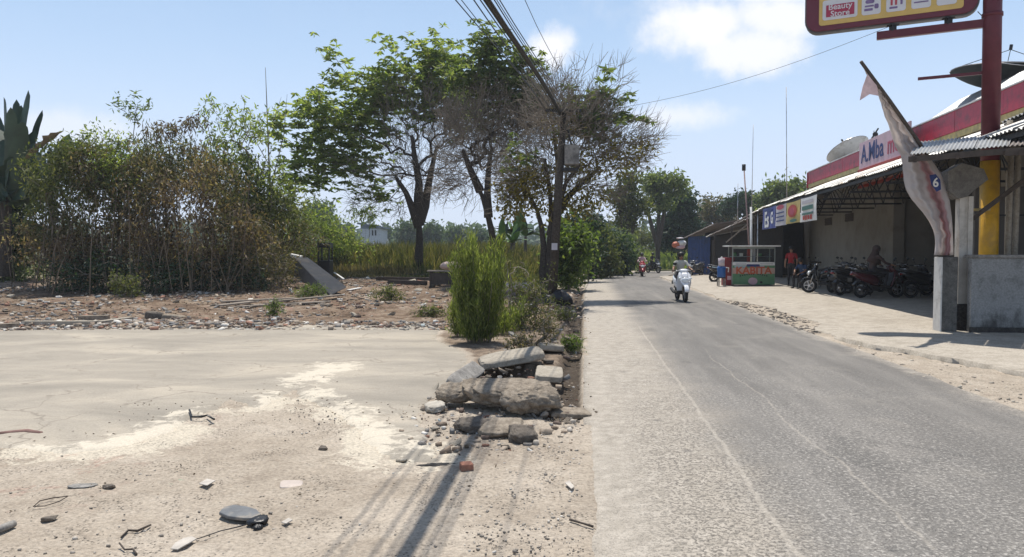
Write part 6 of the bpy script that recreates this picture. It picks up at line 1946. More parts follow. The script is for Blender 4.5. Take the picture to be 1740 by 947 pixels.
for k in range(34):
    px, py = (rg.uniform(725, 965), rg.uniform(640, 775)) if k < 26 else (rg.uniform(860, 985), rg.uniform(560, 620))
    p = gp(px, py); s_ = rg.uniform(9, 24) * p.y / FPX
    o = protos[[0, 2, 4, 1][k % 4]].copy(); COL.objects.link(o)
    o.location = (p.x, p.y, s_ * 0.18); o.scale = (s_, s_ * .8, s_ * rg.uniform(.4, .9)); o.rotation_euler = (rg.normal() * .4, rg.normal() * .4, rg.uniform(0, 6.3))
    wd = ['jagged sandy', 'jagged dark', 'jagged grey', 'jagged pale'][k % 4]; wh = 'behind the broken drain, by the weeds' if k >= 26 else 'at the left of the broken drain' if px < 800 else 'at the right of the broken drain' if px > 900 else 'in front of the broken drain'
    tag(o, wd + ' chunk of concrete ' + wh, 'rubble', wd + ' chunks ' + wh)


def lay(name, label, cat, pts, w, h, mat, z=0.05, bevel=0.004, group=None):
    p, q = [gl(*x) for x in pts]
    p.z += z; q.z += z
    o = MB().beam(p, q, w, h).build(name, mat, bevel=bevel)
    b = (p + q) / 2; o.data.transform(Matrix.Translation(-b)); o.location = b
    return tag(o, label, cat, group)


lay('kerb_block', 'long low concrete kerb along the far edge of the old floor, at the left', 'kerb', [(40, 556), (165, 556)], 0.16, 0.16, m_slabpale)
lay('kerb_block', 'short kerb piece meeting the long low kerb end to end', 'kerb', [(167, 556), (222, 548)], 0.16, 0.15, m_slabpale)
lay('kerb_block', 'half-buried kerb at the far left edge of the old floor', 'kerb', [(-60, 562), (32, 558)], 0.16, 0.12, m_rock)
lay('stone_bar', 'pale squared stone behind the long low kerb', 'stone', [(135, 548), (185, 547)], 0.2, 0.2, m_rock)
lay('thin_pole', 'thin pale pole lying on the rubble in front of the thicket', 'pole', [(225, 549), (330, 549)], 0.05, 0.05, m_wood)
for i, (lab, a, c_, w) in enumerate((('longest weathered grey board on the litter below the fallen panel', (385, 527), (560, 517), .32), ('weathered grey board lying behind the longest one', (375, 519), (500, 513), .28),
                                     ('short grey board at the left end of the board stack', (372, 528), (430, 521), .3), ('thin grey board pointing to the fallen panel', (470, 522), (580, 511), .2))):
    lay('old_board', lab, 'board', [a, c_], w, 0.035, m_wood, 0.07 + 0.03 * i)
lay('white_strip', 'white plastic strip on the ground right of the fallen panel', 'strip', [(592, 496), (612, 492)], 0.14, 0.03, m_white)
lay('white_strip', 'narrow white strip leaning beside the edge of the fallen panel', 'strip', [(568, 474), (584, 487)], 0.06, 0.04, m_white, 0.25)
for i, (a, c_) in enumerate((((600, 468), (700, 470)), ((640, 478), (740, 480)), ((690, 472), (760, 474)), ((660, 484), (725, 486)))):
    lay('dark_beam', ['long dark beam nearest the field grass, left of the broad trunk', 'long dark beam in front of the broad trunk', 'dark beam running from the broad trunk to the bench', 'short dark beam lying left of the low bench'][i], 'beam', [a, c_], 0.14, 0.14, m_wooddark, 0.1)
lay('scrap_sheet', 'white broken sheet lying in the shade right of the thicket', 'sheet', [(404, 468), (432, 458)], 0.4, 0.04, m_white, 0.12)

# fallen panel
fp = thing('fallen_panel', 'grey flat panel fallen against rubble beside the black metal frame', 'panel', gl(570, 500))
c4 = [at(500, 437, 25.2), at(524, 436, 25.4), at(590, 490, 22.6), at(566, 503, 22.0)]
base_y = [gl(500, 480), gl(584, 500)]
MB().plate([at(503, 441, 24.9), at(522, 439, 25.3), at(588, 489, 22.9), at(562, 502, 22.2)], (0.0, 0.05, 0.03)).build('sheet', M('grey_panel', (0.05, 0.053, 0.06), 0.95, var=0.12, scale=3, dirt=(0.08, 0.075, 0.07), spec=0.1), fp, world=True)
MB().plate([at(492, 432, 25.2), at(510, 436, 25.2), at(510, 441, 25.2), at(494, 438, 25.2)], (0, 0.3, 0.02)).build('white_edge', m_white, fp, world=True)
MB().plate([at(503, 441, 25.0), at(563, 502, 22.3), at(560, 503, 22.4), at(512, 478, 24.6), at(500, 470, 25.1)], (-0.02, 0.04, 0)).build('side_sheet', M('shaded_panel', (0.11, 0.11, 0.115), 0.6), fp, world=True)
bf = thing('metal_frame', 'black rusted metal cabinet frame standing behind the fallen panel', 'frame', gl(548, 478))
z0 = bf.location.z; by = bf.location.y
xa, xb = at(541, 425, by).x, at(559, 425, by).x; zt_ = at(550, 413, by).z
for (x, y_) in ((xa, by), (xb, by), (xa, by + .5), (xb, by + .5)):
    MB().beam((x, y_, z0), (x, y_, zt_), 0.05).build('upright', m_dark, bf, world=True)
MB().box2((xa - .03, by - .03, zt_ - 0.18), (xb + .03, by + .53, zt_)).build('top_box', m_black, bf, world=True)
MB().box2((xa - .03, by - .02, z0 + 0.15), (xb + .03, by + .52, z0 + 0.78)).build('lower_box', m_black, bf, world=True, bevel=0.01)
MB().box2((xa - .5, by + .1, z0), (xa - .06, by + .4, z0 + 0.6)).build('side_box', m_wooddark, bf, world=True, bevel=0.01)
# low bench
bp0 = gl(728, 490); bench = thing('low_bench', 'low dark broken wooden bench left of the broom bush', 'bench', bp0)
W_ = (795 - 728) * bp0.y / FPX; zb = bp0.z; ht = 0.55
for k in range(3):
    MB().box2((bp0.x - .05, bp0.y + k * 0.2, zb + ht), (bp0.x + W_, bp0.y + k * 0.2 + 0.185, zb + ht + 0.045)).build('top_plank', m_wood, bench, world=True)
for (x, y_) in ((bp0.x + .03, bp0.y + .05), (bp0.x + W_ - .08, bp0.y + .05), (bp0.x + .03, bp0.y + .52), (bp0.x + W_ - .08, bp0.y + .52)):
    MB().box2((x, y_, zb - 0.05), (x + .07, y_ + .07, zb + ht)).build('leg', m_wooddark, bench, world=True)
MB().box2((bp0.x + .12, bp0.y + .06, zb + .12), (bp0.x + W_ - .1, bp0.y + .1, zb + ht - .04)).build('front_board', m_wooddark, bench, world=True)
pk = rock_mesh('cloth_bundle', (0.7, 0.4, 0.28), 71, M('pale_pink_cloth', (0.58, 0.45, 0.40), 0.9, var=0.2), None, 2.3, 0.2, 0.1, (24, 14)); p = gl(780, 470); pk.location = (p.x, bp0.y + 1.6, p.z + 0.62 * 0 + 0.55)
tag(pk, 'crumpled pale pink cloth heaped behind the low bench', 'cloth')
MBx = rock_mesh('cloth_bundle', (0.9, 0.5, 0.4), 72, M('lilac_cloth', (0.42, 0.35, 0.36), 0.9, var=0.25), None, 2.3, 0.25, 0.12, (24, 14)); p = gl(878, 475); MBx.location = (p.x, 23.5, 0.45)
tag(MBx, 'greyish pink heap of rags between the broom bush and the pole', 'cloth')

# ================================================================ UTILITY POLE AND WIRES
pb_ = gp(936, 519); PY = pb_.y
pole = thing('utility_pole', 'dark weathered utility pole leaning slightly among the bare branches at the road edge', 'utility pole', pb_)
top = at(959, 182, PY)
def pz(z): return pb_ + (top - pb_) * ((z - pb_.z) / (top.z - pb_.z))
MB().tube([pb_ - Vector((0, 0, .2)), pz(3.2), top], [0.15, 0.115, 0.085], 16).build('shaft', m_bark, pole, world=True, smooth=True)
MB().beam(pz(5.75) + Vector((-.55, -.15, 0)), pz(5.75) + Vector((.5, -.1, 0)), 0.07, 0.09).build('cross_arm', m_dark, pole, world=True)
q = pz(4.35)
MB().box2((q.x + .10, q.y - .3, 4.15), (q.x + .52, q.y + .1, 4.72)).build('junction_box', m_greyconc, pole, world=True, bevel=0.02)
MB().box2((q.x + .02, q.y - .2, 3.98), (q.x + .5, q.y + .05, 4.06)).build('box_bracket', m_dark, pole, world=True)
MB().tube([q + Vector((.3, -.1, .4)), q + Vector((.2, -.15, .8)), q + Vector((0, -.1, .9))], 0.03, 8).build('conduit', m_black, pole, world=True)
for k in range(5):
    z = 5.45 + (k % 3) * 0.16
    MB().tube([pz(z) + Vector((-.3 + .15 * k, -.16, 0)), pz(z) + Vector((-.3 + .15 * k, -.16, .12))], 0.035, 8).build('insulator', m_greyconc, pole, world=True)
for z in (1.75,):
    MB().box((pz(z).x - 0.02, PY - 0.17, z), (0.17, 0.015, 0.2)).build('poster', m_bannergrey, pole, world=True)
rs = rock_mesh('black_bag', (0.75, 0.55, 0.45), 77, m_black, None, 2.2, 0.22, 0.12, (30, 18)); rs.location = (pb_.x + .22, PY - .25, 0.2)
tag(rs, 'heap of black bags at the foot of the utility pole', 'rubbish bag')

att = Vector((pz(5.7).x - 0.12, PY - .15, 5.62))
def wire(label, pxt, r, attach, dz=0.0, sag=0.0, mat=m_black, cat='cable', pytop=0):
    Pm = at(pxt, pytop, 10.0); sl = 0.1
    pts = []
    A = np.array(attach); Mx = np.array(Pm)
    for k in range(11):
        u = k / 10
        Y = A[1] + (10 - A[1]) * u
        x = A[0] + (Mx[0] - A[0]) * u + 0.13 * math.sin(math.pi * u) * 1.0
        z = A[2] + (Mx[2] - A[2]) * (1 - (1 - u) ** 1.6) - sag * math.sin(math.pi * u)
        pts.append((x, Y, z))
    pts += [(Mx[0] - .42, 5.6, Mx[2] - 0.02), (Mx[0] - 1.3, -3, Mx[2] + .12), (Mx[0] - 2.8, -18, Mx[2] + .9)]
    o = MB().tube(pts, r, 8).build('overhead_cable', mat, smooth=True)
    b = Vector(attach); o.data.transform(Matrix.Translation(-b)); o.location = b
    tag(o, label, cat)
    return o


wire('thickest black bundle of overhead cables running from the utility pole', 826, 0.026, att)
wire('second black cable hugging the right side of the thickest bundle', 832, 0.016, att + Vector((0.03, 0, .02)))
wire('thin cable pressed against the left side of the thickest bundle', 822, 0.012, att + Vector((-.02, 0, -.03)))
wire('cable twisted against the front of the thickest bundle', 829, 0.016, att + Vector((0.01, 0, -.01)))
wire('black overhead cable just left of the thickest bundle', 816, 0.009, att + Vector((-.05, 0, -.06)))
wire('black overhead cable second to the left of the thickest bundle', 805, 0.009, att + Vector((-.12, 0, -.1)), sag=.06)
wire('leftmost dark overhead cable', 774, 0.008, att + Vector((-.3, 0, -.1)), sag=-.05)
wire('thin faint overhead wire beside the leftmost cable', 784, 0.006, att + Vector((-.26, 0, -.1)))
wire('dark overhead cable just right of the thickest bundle', 840, 0.009, att + Vector((0.05, 0, .12)))
wire('rightmost dark overhead cable of the main group', 849, 0.008, att + Vector((0.12, 0, .3)))
wire('dark overhead cable between the two cables right of the bundle', 844, 0.006, att + Vector((0.1, 0, .22)))
wire('single faint wire set apart to the right of all other cables', 892, 0.005, att + Vector((0.2, 0, .9)))
A = np.array(pz(5.6)); Bq = np.array(pole_at(6.9))
pts = [tuple(A + (Bq - A) * u + np.array([0, 0, -0.45 * math.sin(math.pi * u)])) for u in np.linspace(0, 1, 24)]
o = MB().tube([Vector(p) - Vector(pts[0]) for p in pts], 0.0045, 6).build('service_wire', m_dark, smooth=True); o.location = pts[0]
tag(o, 'long thin wire crossing the sky from the utility pole to the red sign pole', 'wire')

# ================================================================ SMALL MASTS
def mast(label, px0, py0, px1, py1, Y, r, mat, z0=None, tip=None):
    a = at(px0, py0, Y); t = at(px1, py1, Y)
    if z0 is not None: a.z = z0
    o = thing('thin_mast', label, 'mast', a)
    MB().tube([a, t], [r, r * .7], 8).build('shaft', mat, o, world=True, smooth=True)
    if tip: MB().tube([t - Vector((0, 0, tip)), t + Vector((0, 0, tip * .3))], r * 2.2, 8).build('tip', m_black, o, world=True, smooth=True)
    return o


mast('white post standing behind the drinks cart roof', 1277, 470, 1276, 352, 33.6, 0.07, m_white, 0.08)
mast('leaning reddish rod with a black knob on top, behind the drinks cart', 1277, 470, 1264, 282, 34.0, 0.04, M('faded_red_rod', (0.30, 0.20, 0.18), 0.6), 0.08, 0.22)
mast('tall thin aerial rising above the canopy end', 1337, 345, 1336, 148, 45, 0.028, m_steel)
mast('thin aerial left of the tallest one', 1277, 370, 1280, 212, 45, 0.022, m_steel)
mast('shortest thin aerial above the shack roofs', 1253, 385, 1254, 312, 48, 0.025, m_steel)
mast('slim steel bracket aerial behind the side awning at the right edge', 1700, 107, 1745, 112, 20, 0.012, m_steel)

# ================================================================ DRINKS CART
CY = 32.0
cx0, cx1 = at(1245, 425, CY).x, at(1317, 425, CY).x
cw = cx1 - cx0
kz = 0.10
cart = thing('drinks_cart', 'green and white drinks cart with red lettering and a glass case under a flat roof', 'food cart', ((cx0 + cx1) / 2, CY, kz), -0.06)
hw = cw / 2
m_cartgreen = M('cart_green', (0.11, 0.26, 0.13), 0.5, var=0.15, scale=4)
m_cartsilver = M('cart_aluminium', (0.34, 0.38, 0.36), 0.4, 0.6, var=0.1)
m_lettred = M('orange_red_letters', (0.48, 0.10, 0.04), 0.5, var=0.12)
m_skyblue = M('pale_blue_print', (0.35, 0.45, 0.50), 0.5, var=0.12)
MB().box2((-hw, 0.012, 0.04), (hw, 0.8, 1.03)).build('body', m_cartsilver, cart, bevel=0.01)
MB().box2((-hw + .02, 0.0, 0.05), (hw - .02, 0.010, 0.52)).build('green_panel', m_cartgreen, cart)
MB().box2((-hw + .02, 0.002, 0.524), (hw - .02, 0.010, 0.77)).build('pink_band', M('pink_band', (0.50, 0.34, 0.28), 0.5, var=0.15, scale=5), cart)
MB().box2((-hw + .02, 0.003, 0.774), (hw - .02, 0.010, 0.88)).build('green_band', m_cartgreen, cart)
MB().box2((-hw + .02, 0.004, 0.884), (hw - .02, 0.010, 1.02)).build('white_band', m_whiteprint, cart)
MB().box2((-0.3, -0.004, 0.83), (0.25, 0.002, 0.93)).build('blue_mark', m_navy, cart)
MB().box2((-hw + .1, -0.003, 0.79), (-0.32, 0.002, 0.87)).build('blue_patch', m_skyblue, cart)
MB().box2((0.27, -0.003, 0.79), (0.45, 0.002, 0.87)).build('blue_patch', m_skyblue, cart)
MB().box2((-hw + .15, -0.003, 0.93), (-0.32, 0.003, 0.95)).build('blue_line', m_navy, cart)
MB().box2((0.27, -0.003, 0.94), (hw - .1, 0.003, 0.955)).build('dark_line', m_dark, cart)
text_mesh('lettering', 'KABITA', 0.44, m_lettred, cart, face_mtx((0, -0.012, 0.65), (1, 0, 0), (0, 0, 1)), bold=0.012, sx=1.02)
for k in range(13):
    if k == 7: continue
    a = (k - 6) / 6
    MB().box((a * 0.56, -0.006, 0.50 - 0.07 * a * a + 0.0), (0.05, 0.008, 0.055 - 0.01 * (k % 2))).build('arc_letter', m_dark, cart)
for (x, z, r, mm) in ((-0.03, 0.20, 0.2, m_pinkpanel), (0.06, 0.16, 0.10, m_lettred), (-0.12, 0.14, 0.08, m_lettred), (0.0, 0.33, 0.05, m_dark), (0.33, 0.15, 0.06, m_dark)):
    n = 16
    MB().plate([(x + r * math.cos(2 * math.pi * i / n), -0.004 - r * 0.02, z + r * 0.8 * math.sin(2 * math.pi * i / n)) for i in range(n)], (0, 0.004, 0)).build('painted_bowl', mm, cart)
for x in (-hw + .02, hw - .02):
    for y_ in (0.02, 0.78):
        MB().box2((x - .02, y_ - .02, 1.031), (x + .02, y_ + .02, 1.68)).build('corner_post', m_cartsilver, cart)
MB().box2((-hw + 0.045, 0.015, 1.035), (hw - 0.045, 0.022, 1.6)).build('front_glass', m_glass, cart)
MB().box2((-hw, 0.0, 1.60), (hw, 0.05, 1.68)).build('top_rail', m_cartsilver, cart)
MB().box2((-hw - .2, -0.22, 1.69), (hw + .16, 1.0, 1.745)).build('roof', m_white, cart, bevel=0.008)
MB().box2((-hw + .05, 0.35, 1.25), (hw - .05, 0.7, 1.27)).build('shelf', m_cartsilver, cart)
for x, hh_, mt in ((-.42, .22, m_white), (-.1, .4, m_redprint), (0.12, .42, m_bannergrey), (0.4, .2, m_cartgreen), (-.7, .24, m_cartgreen)):
    MB().box2((x - .06, .4, 1.272 - (0.24 if hh_ > .3 else 0)), (x + .06, .55, 1.272 + hh_ - .08)).build('goods', mt, cart, bevel=0.01)
cab = thing('red_cabinet', 'dark red upright cabinet standing left of the drinks cart', 'cabinet', (at(1239, 425, 32.3).x, 32.2, kz))
MB().box2((-.22, 0, 0), (.2, .5, 1.22)).build('body', M('cabinet_red', (0.26, 0.02, 0.025), 0.45, var=0.15), cab, bevel=0.015)
MB().box2((-.17, -.012, .5), (.15, -.002, 1.1)).build('door', M('cabinet_door', (0.20, 0.03, 0.035), 0.3), cab)
MB().box2((-.10, -.02, .25), (.1, -.003, .42)).build('panel', m_pinkpanel, cab)
bd = thing('blue_drum', 'blue plastic drum with a pale can on top, standing left of the red cabinet', 'drum', (at(1225, 425, 31.8).x, 31.7, kz))
MB().loft([((0, 0, 0), 0.15, 0.15)]) if False else None
MB().tube([(0, 0, .38), (0, 0, .42), (0, 0, .60), (0, 0, .78), (0, 0, .84)], [.16, .185, .17, .19, .16], 20).build('drum', M('blue_plastic', (0.02, 0.10, 0.32), 0.4, var=0.15), bd, smooth=True)
MB().tube([(0, 0, .845), (0, 0, 1.2)], [.13, .14], 18).build('can', M('pale_can', (0.50, 0.46, 0.50), 0.5, dirt=(0.35, 0.2, 0.2)), bd, smooth=True)
MB().tube([(0, 0, 1.2), (.02, 0, 1.26)], [.06, .03], 12).build('cap', m_white, bd, smooth=True)
for sx_ in (-.13, .13):
    for sy in (-.12, .12): MB().beam((sx_, sy, 0), (sx_, sy, .38), .04).build('leg', m_greyconc, bd)
MB().box2((-.16, -.15, .34), (.16, .15, .378)).build('stand_top', m_dark, bd)
MB().tube([(.18, -.05, .8), (.30, -.05, .78), (.28, -.05, .6)], 0.022, 8).build('spout', m_white, bd)
MB().tube([(-.18, -.05, .8), (-.42, -.05, .82)], 0.015, 8).build('handle', m_skyblue, bd)

# ================================================================ SHACKS
def px_at(px, Y, z): p = at(px, 425, Y); return Vector((p.x, Y, z))


bs_ = thing('blue_shack', 'roadside shack closed in with dark blue sheets, beyond the drinks cart', 'shack', px_at(1168, 51, 0))
za = at(1168, 402, 51).z
A0, A1, A2 = px_at(1169, 51.2, 0), px_at(1190, 50.2, 0), px_at(1207, 49.4, 0)
k = 0
for j in range(7):
    p = A0.lerp(A2, j / 7); q = A0.lerp(A2, (j + 1) / 7 - 0.01)
    MB().plate([p, q, q + Vector((0, 0, za)), p + Vector((0, 0, za))], (0.02, 0.04 + 0.02 * (j % 2), 0)).build('blue_sheet', m_blue, bs_, world=True)
MB().plate([A0, A0 + Vector((2.5, 5, 0)), A0 + Vector((2.5, 5, za)), A0 + Vector((0, 0, za))], (0.05, 0, 0)).build('side_sheet', m_blue, bs_, world=True)
MB().box2((A2.x + .05, 50.8, 0), (A2.x + 3.5, 51, 3.2)).build('back_wall', M('interior_shade_wall', (0.03, 0.026, 0.024), 0.95), bs_, world=True)  # near-black colour stands in for the shade inside the shack
R1, R2 = at(1163, 404, 51.5), at(1212, 381, 46.0)
for j in range(5):
    p, q = R1.lerp(R2, j / 5), R1.lerp(R2, (j + 1) / 5)
    MB().sheet(p, q, q + Vector((3.8, 1.2, .55)), p + Vector((3.8, 1.2, .55)), 5, 0.03).build('roof_sheet', m_rustroof, bs_, world=True)
MB().box2((A2.x + .02, 49.0, 0), (A2.x + .38, 49.1, 2.3)).build('grey_board', M('old_grey_board', (0.10, 0.09, 0.08), 0.9), bs_, world=True)
rsk = thing('rough_shack', 'low open-fronted shack with a rusty pale roof between the blue shack and the canopy', 'shack', px_at(1212, 44, 0))
R1, R2 = at(1199, 403, 46.5), at(1292, 362, 38.5)
for j in range(8):
    p, q = R1.lerp(R2, j / 8), R1.lerp(R2, (j + 1) / 8) + Vector((0, 0, .03))
    MB().sheet(p, q, q + Vector((4.2, 1.6, .75)), p + Vector((4.2, 1.6, .75)), 5, 0.03).build('roof_sheet', m_rustroof if j % 3 else m_galv, rsk, world=True)
MB().plate([px_at(1215, 47, 0), px_at(1330, 41, 0), px_at(1330, 41, 3.1), px_at(1215, 47, 2.5)], (0.1, 0.2, 0)).build('back_wall', M('interior_shade_wall2', (0.025, 0.022, 0.02), 0.95), rsk, world=True)  # shade of the open interior painted as a dark wall
for px in (1214, 1243, 1283):
    Yp = 46 - (px - 1199) / 93 * 8
    MB().tube([px_at(px, Yp + .2, 0), px_at(px, Yp + .2, at(px, 403 - (px - 1199) * 0.44, Yp).z - .04)], 0.05, 8).build('post', m_wooddark, rsk, world=True)
MB().beam(at(1234, 412, 42), at(1271, 381, 40.5), 0.06).build('brace', m_wood, rsk, world=True)
MB().box2((px_at(1232, 41, 0).x, 40.6, 0.0), (px_at(1262, 41, 0).x, 41, 0.9)).build('counter', m_wooddark, rsk, world=True)
# hanging bundle of goods in front of the blue shack corner
hb = thing('hanging_bundle', 'white and red bundle of plastic goods hanging at the left corner of the blue shack', 'bundle', at(1153, 415, 46))
for (px, py, rx_, rz_, mt) in ((1158, 414, .30, .20, m_white), (1149, 416, .26, .19, M('orange_red_plastic', (0.50, 0.14, 0.07), 0.5, var=0.3, scale=5)), (1155, 420, .30, .14, m_pinkpanel), (1155, 405, .22, .05, m_bannergrey), (1152, 427, .28, .08, M('dark_green_cloth', (0.05, 0.07, 0.05), 0.9))):
    q = at(px, py, 46) - hb.location
    r_ = rock_mesh('sack', (rx_ * 2, .45, rz_ * 2), int(px), mt, hb, 2.2, 0.12, 0.05, (24, 14)); r_.location = q
MB().beam(at(1165, 402, 50), at(1154, 400, 46), 0.05).build('bracket', m_dark, hb, world=True)
MB().tube([at(1154, 400, 46), at(1154, 408, 46)], 0.02, 6).build('rope', m_dark, hb, world=True)

# ================================================================ FAR BUILDINGS
hs = thing('white_house', 'distant pale house with a shallow grey roof beyond the grass field', 'house', (at(630, 425, 110).x, 110, 1.0))
xa, xb = at(613, 425, 110).x, at(647, 425, 110).x; zt_ = at(630, 389, 110).z
MB().box2((xa, 110, 0.5), (xb, 116, zt_)).build('wall', M('far_white_wall', (0.50, 0.52, 0.55), 0.8), hs, world=True)
MB().plate([(xa - .4, 109.5, zt_ + .65), (xb + .4, 109.5, zt_ + .05), (xb + .4, 109.5, zt_ + .3), (xa - .4, 109.5, zt_ + .95)], (0, 7, 0)).build('roof', M('far_grey_roof', (0.16, 0.19, 0.23), 0.7), hs, world=True)
MB().plate([(xa, 109.98, zt_), (xb, 109.98, zt_), (xa, 109.98, zt_ + .6)], (0, 5.9, 0)).build('gable', M('far_blue_gable', (0.20, 0.25, 0.31), 0.8), hs, world=True)
for k in range(2):
    MB().box((xb - 1.0 + k * .45 - .2, 109.97, zt_ - .6), (.22, .05, .8)).build('window', m_dark, hs, world=True)
gb = thing('grey_building', 'flat-topped grey building half hidden behind the roadside hedge', 'building', (at(1030, 425, 92).x, 92, 0))
x0, x1, x2 = at(1000, 425, 92).x, at(1024, 425, 92).x, at(1075, 425, 92).x
mg = M('far_grey_concrete', (0.20, 0.22, 0.24), 0.9)
MB().box2((x0, 92, 0), (x1, 100, at(1010, 364, 92).z)).build('stair_tower', mg, gb, world=True)
MB().box2((x1 + .01, 92.3, 0), (x2, 100, at(1040, 377, 92).z)).build('main_block', mg, gb, world=True)
for k in range(5):
    MB().box2((x1 + .4 + k * .68, 92.25, 2.6), (x1 + .8 + k * .68, 92.295, 3.9)).build('window', m_dark, gb, world=True)
fw = thing('garden_wall', 'pale low wall with a white gate pillar beyond the road bend', 'wall', (at(1085, 425, 78).x, 78, 0))
MB().box2((at(1072, 425, 78).x, 78, 0), (at(1112, 425, 78).x, 78.2, at(1080, 425, 78).z + .1)).build('panel', M('pale_garden_wall', (0.50, 0.46, 0.36), 0.9), fw, world=True)
MB().box2((at(1092, 425, 78).x, 77.8, 0), (at(1095, 425, 78).x, 78.3, at(1094, 414, 78).z)).build('pillar', m_white, fw, world=True)

# ================================================================ SCOOTERS
m_chrome = M('chrome', (0.6, 0.6, 0.62), 0.2, 1.0, var=0.05)
m_seat = M('vinyl_seat', (0.018, 0.017, 0.018), 0.5)
m_lamp = M('headlamp_lens', (0.75, 0.77, 0.78), 0.12, 0.0, var=0.05, coat=0.6)
m_mirror = M('mirror_glass', (0.5, 0.55, 0.6), 0.05, 1.0, var=0.02)
m_tail = M('tail_lamp', (0.16, 0.01, 0.01), 0.2, var=0.1)


def wheel(parent, y, r=0.265):
    w = MB().torus((0, 0, 0), r - 0.045, 0.048, 'x', 32, 10).build('tyre', m_rubber, parent, smooth=True); w.location = (0, y, r)
    mb = MB().torus((0, 0, 0), r - 0.10, 0.014, 'x', 28, 6)
    for k in range(5):
        a = 2 * math.pi * k / 5
        mb.beam((0, 0.03 * math.cos(a), 0.03 * math.sin(a)), (0, (r - .10) * math.cos(a), (r - .10) * math.sin(a)), 0.02, 0.03)
    mb.tube([(-.05, 0, 0), (.05, 0, 0)], 0.045, 12)
    h = mb.build('rim', m_steel, w, smooth=False)
    return w


def scooter(label, body, loc, rotz, trim=None, group=None, scale=1.0, sporty=False):
    trim = trim or m_black
    o = thing('scooter', label, 'scooter', loc, rotz, group)
    o.scale = (scale,) * 3
    wheel(o, 0.63); wheel(o, -0.60)
    MB().tube([(-.065, .60, .30), (-.065, .50, .62), (-.04, .45, .75)], 0.02, 8).tube([(.065, .60, .30), (.065, .50, .62), (.04, .45, .75)], 0.02, 8).build('fork', m_steel, o, smooth=True)
    fe = []
    for k in range(9):
        a = R(15 + k * 17)
        fe.append(((0, .63 + .30 * math.cos(a), .265 + .30 * math.sin(a)), .075, .02, a - math.pi / 2))
    MB().loft(fe, 10).build('front_fender', body, o, smooth=True)
    # leg shield and nose
    MB().loft([((0, .66, .52), .06, .03, .9), ((0, .64, .62), .13, .07, .7), ((0, .58, .74), .19, .12, .5), ((0, .50, .82), .21, .15, .4), ((0, .40, .88), .17, .15, .3), ((0, .33, .92), .10, .10, .2)], 16, 2.3).build('front_cowl', body, o, smooth=True)
    MB().plate([(-.20, .47, .86), (.20, .47, .86), (.24, .42, .62), (.20, .34, .36), (-.20, .34, .36), (-.24, .42, .62)], (0, -.05, -.01)).build('leg_shield', body, o, bevel=0.02)
    MB().plate([(-.17, .415, .84), (.17, .415, .84), (.20, .365, .62), (.17, .285, .38), (-.17, .285, .38), (-.20, .365, .62)], (0, -.02, 0)).build('inner_shield', trim, o, bevel=0.01)
    MB().box2((-.20, -.12, .29), (.20, .33, .35)).build('floor_board', trim, o, bevel=0.015)
    hl = MB().ball((0, 0, 0), (.13, .05, .09), 16, 10).build('headlight', m_lamp, o, smooth=True); hl.location = (0, .635, .70)
    for s in (-1, 1):
        t_ = MB().ball((0, 0, 0), (.05, .03, .03), 10, 8).build('indicator', M('amber_lens', (0.6, 0.25, 0.03), 0.2) if s == -9 else m_lamp, o, smooth=True); t_.location = (s * .17, .60, .76)
    MB().loft([((0, .47, .98), .05, .03), ((0, .42, 1.0), .13, .05), ((0, .36, 1.01), .15, .055), ((0, .30, 1.0), .09, .04)], 14, 2.2).build('handlebar_cover', body, o, smooth=True)
    MB().tube([(-.34, .27, 1.01), (-.18, .34, 1.0), (.18, .34, 1.0), (.34, .27, 1.01)], 0.014, 8).build('handlebar', m_steel, o, smooth=True)
    for s in (-1, 1):
        MB().tube([(s * .24, .32, 1.005), (s * .36, .26, 1.012)], 0.021, 10).build('grip', m_black, o, smooth=True)
        mr = MB().tube([(s * .19, .34, 1.02), (s * .24, .34, 1.13), (s * .26, .33, 1.19)], 0.007, 6).build('mirror_stalk', m_black, o)
        mm = MB().ball((0, 0, 0), (.065, .015, .045), 12, 8).build('mirror', m_black, mr, smooth=True); mm.location = (s * .28, .33, 1.22)
    # rear body
    MB().loft([((0, .02, .50), .08, .14), ((0, -.10, .56), .15, .19), ((0, -.30, .60), .185, .19), ((0, -.55, .66), .175, .15), ((0, -.78, .74), .13, .09), ((0, -.93, .80), .07, .05)], 18, 2.5).build('rear_body', body, o, smooth=True)
    MB().loft([((0, .06, .70), .06, .02), ((0, .02, .73), .11, .045), ((0, -.20, .76), .14, .055), ((0, -.36, .79), .15, .06), ((0, -.60, .83), .13, .05), ((0, -.78, .85), .08, .03)], 16, 2.6).build('seat', m_seat, o, smooth=True)
    tl = MB().ball((0, 0, 0), (.09, .04, .035), 12, 8).build('tail_light', m_tail, o, smooth=True); tl.location = (0, -.93, .76)
    MB().tube([(-.12, -.62, .90), (-.11, -.88, .93), (.11, -.88, .93), (.12, -.62, .90)], 0.012, 8).build('grab_rail', m_steel, o, smooth=True)
    MB().box2((-.14, -.62, .20), (-.05, -.12, .36)).box2((-.08, -.3, .22), (.12, .0, .40)).build('engine', m_dark, o, bevel=0.03)
    MB().tube([(.13, -.05, .24), (.15, -.35, .25), (.16, -.45, .28), (.16, -.82, .37)], [.018, .02, .045, .05], 12).build('exhaust', m_dark, o, smooth=True)
    MB().tube([(-.14, -.55, .28), (-.12, -.48, .60)], [.03, .03], 10).build('shock_absorber', m_steel, o)
    rf = [((0, -.60 - .31 * math.cos(a), .265 + .31 * math.sin(a)), .07, .012, a + math.pi / 2) for a in [R(25 + 15 * k) for k in range(5)]]
    MB().loft(rf, 10).build('rear_fender', trim, o, smooth=True)
    MB().box2((-.12, -.99, .52), (.12, -.975, .64)).build('number_plate', m_dark, o)
    MB().tube([(-.16, -.15, .22), (-.26, -.12, .03)], 0.012, 6).build('side_stand', m_dark, o)
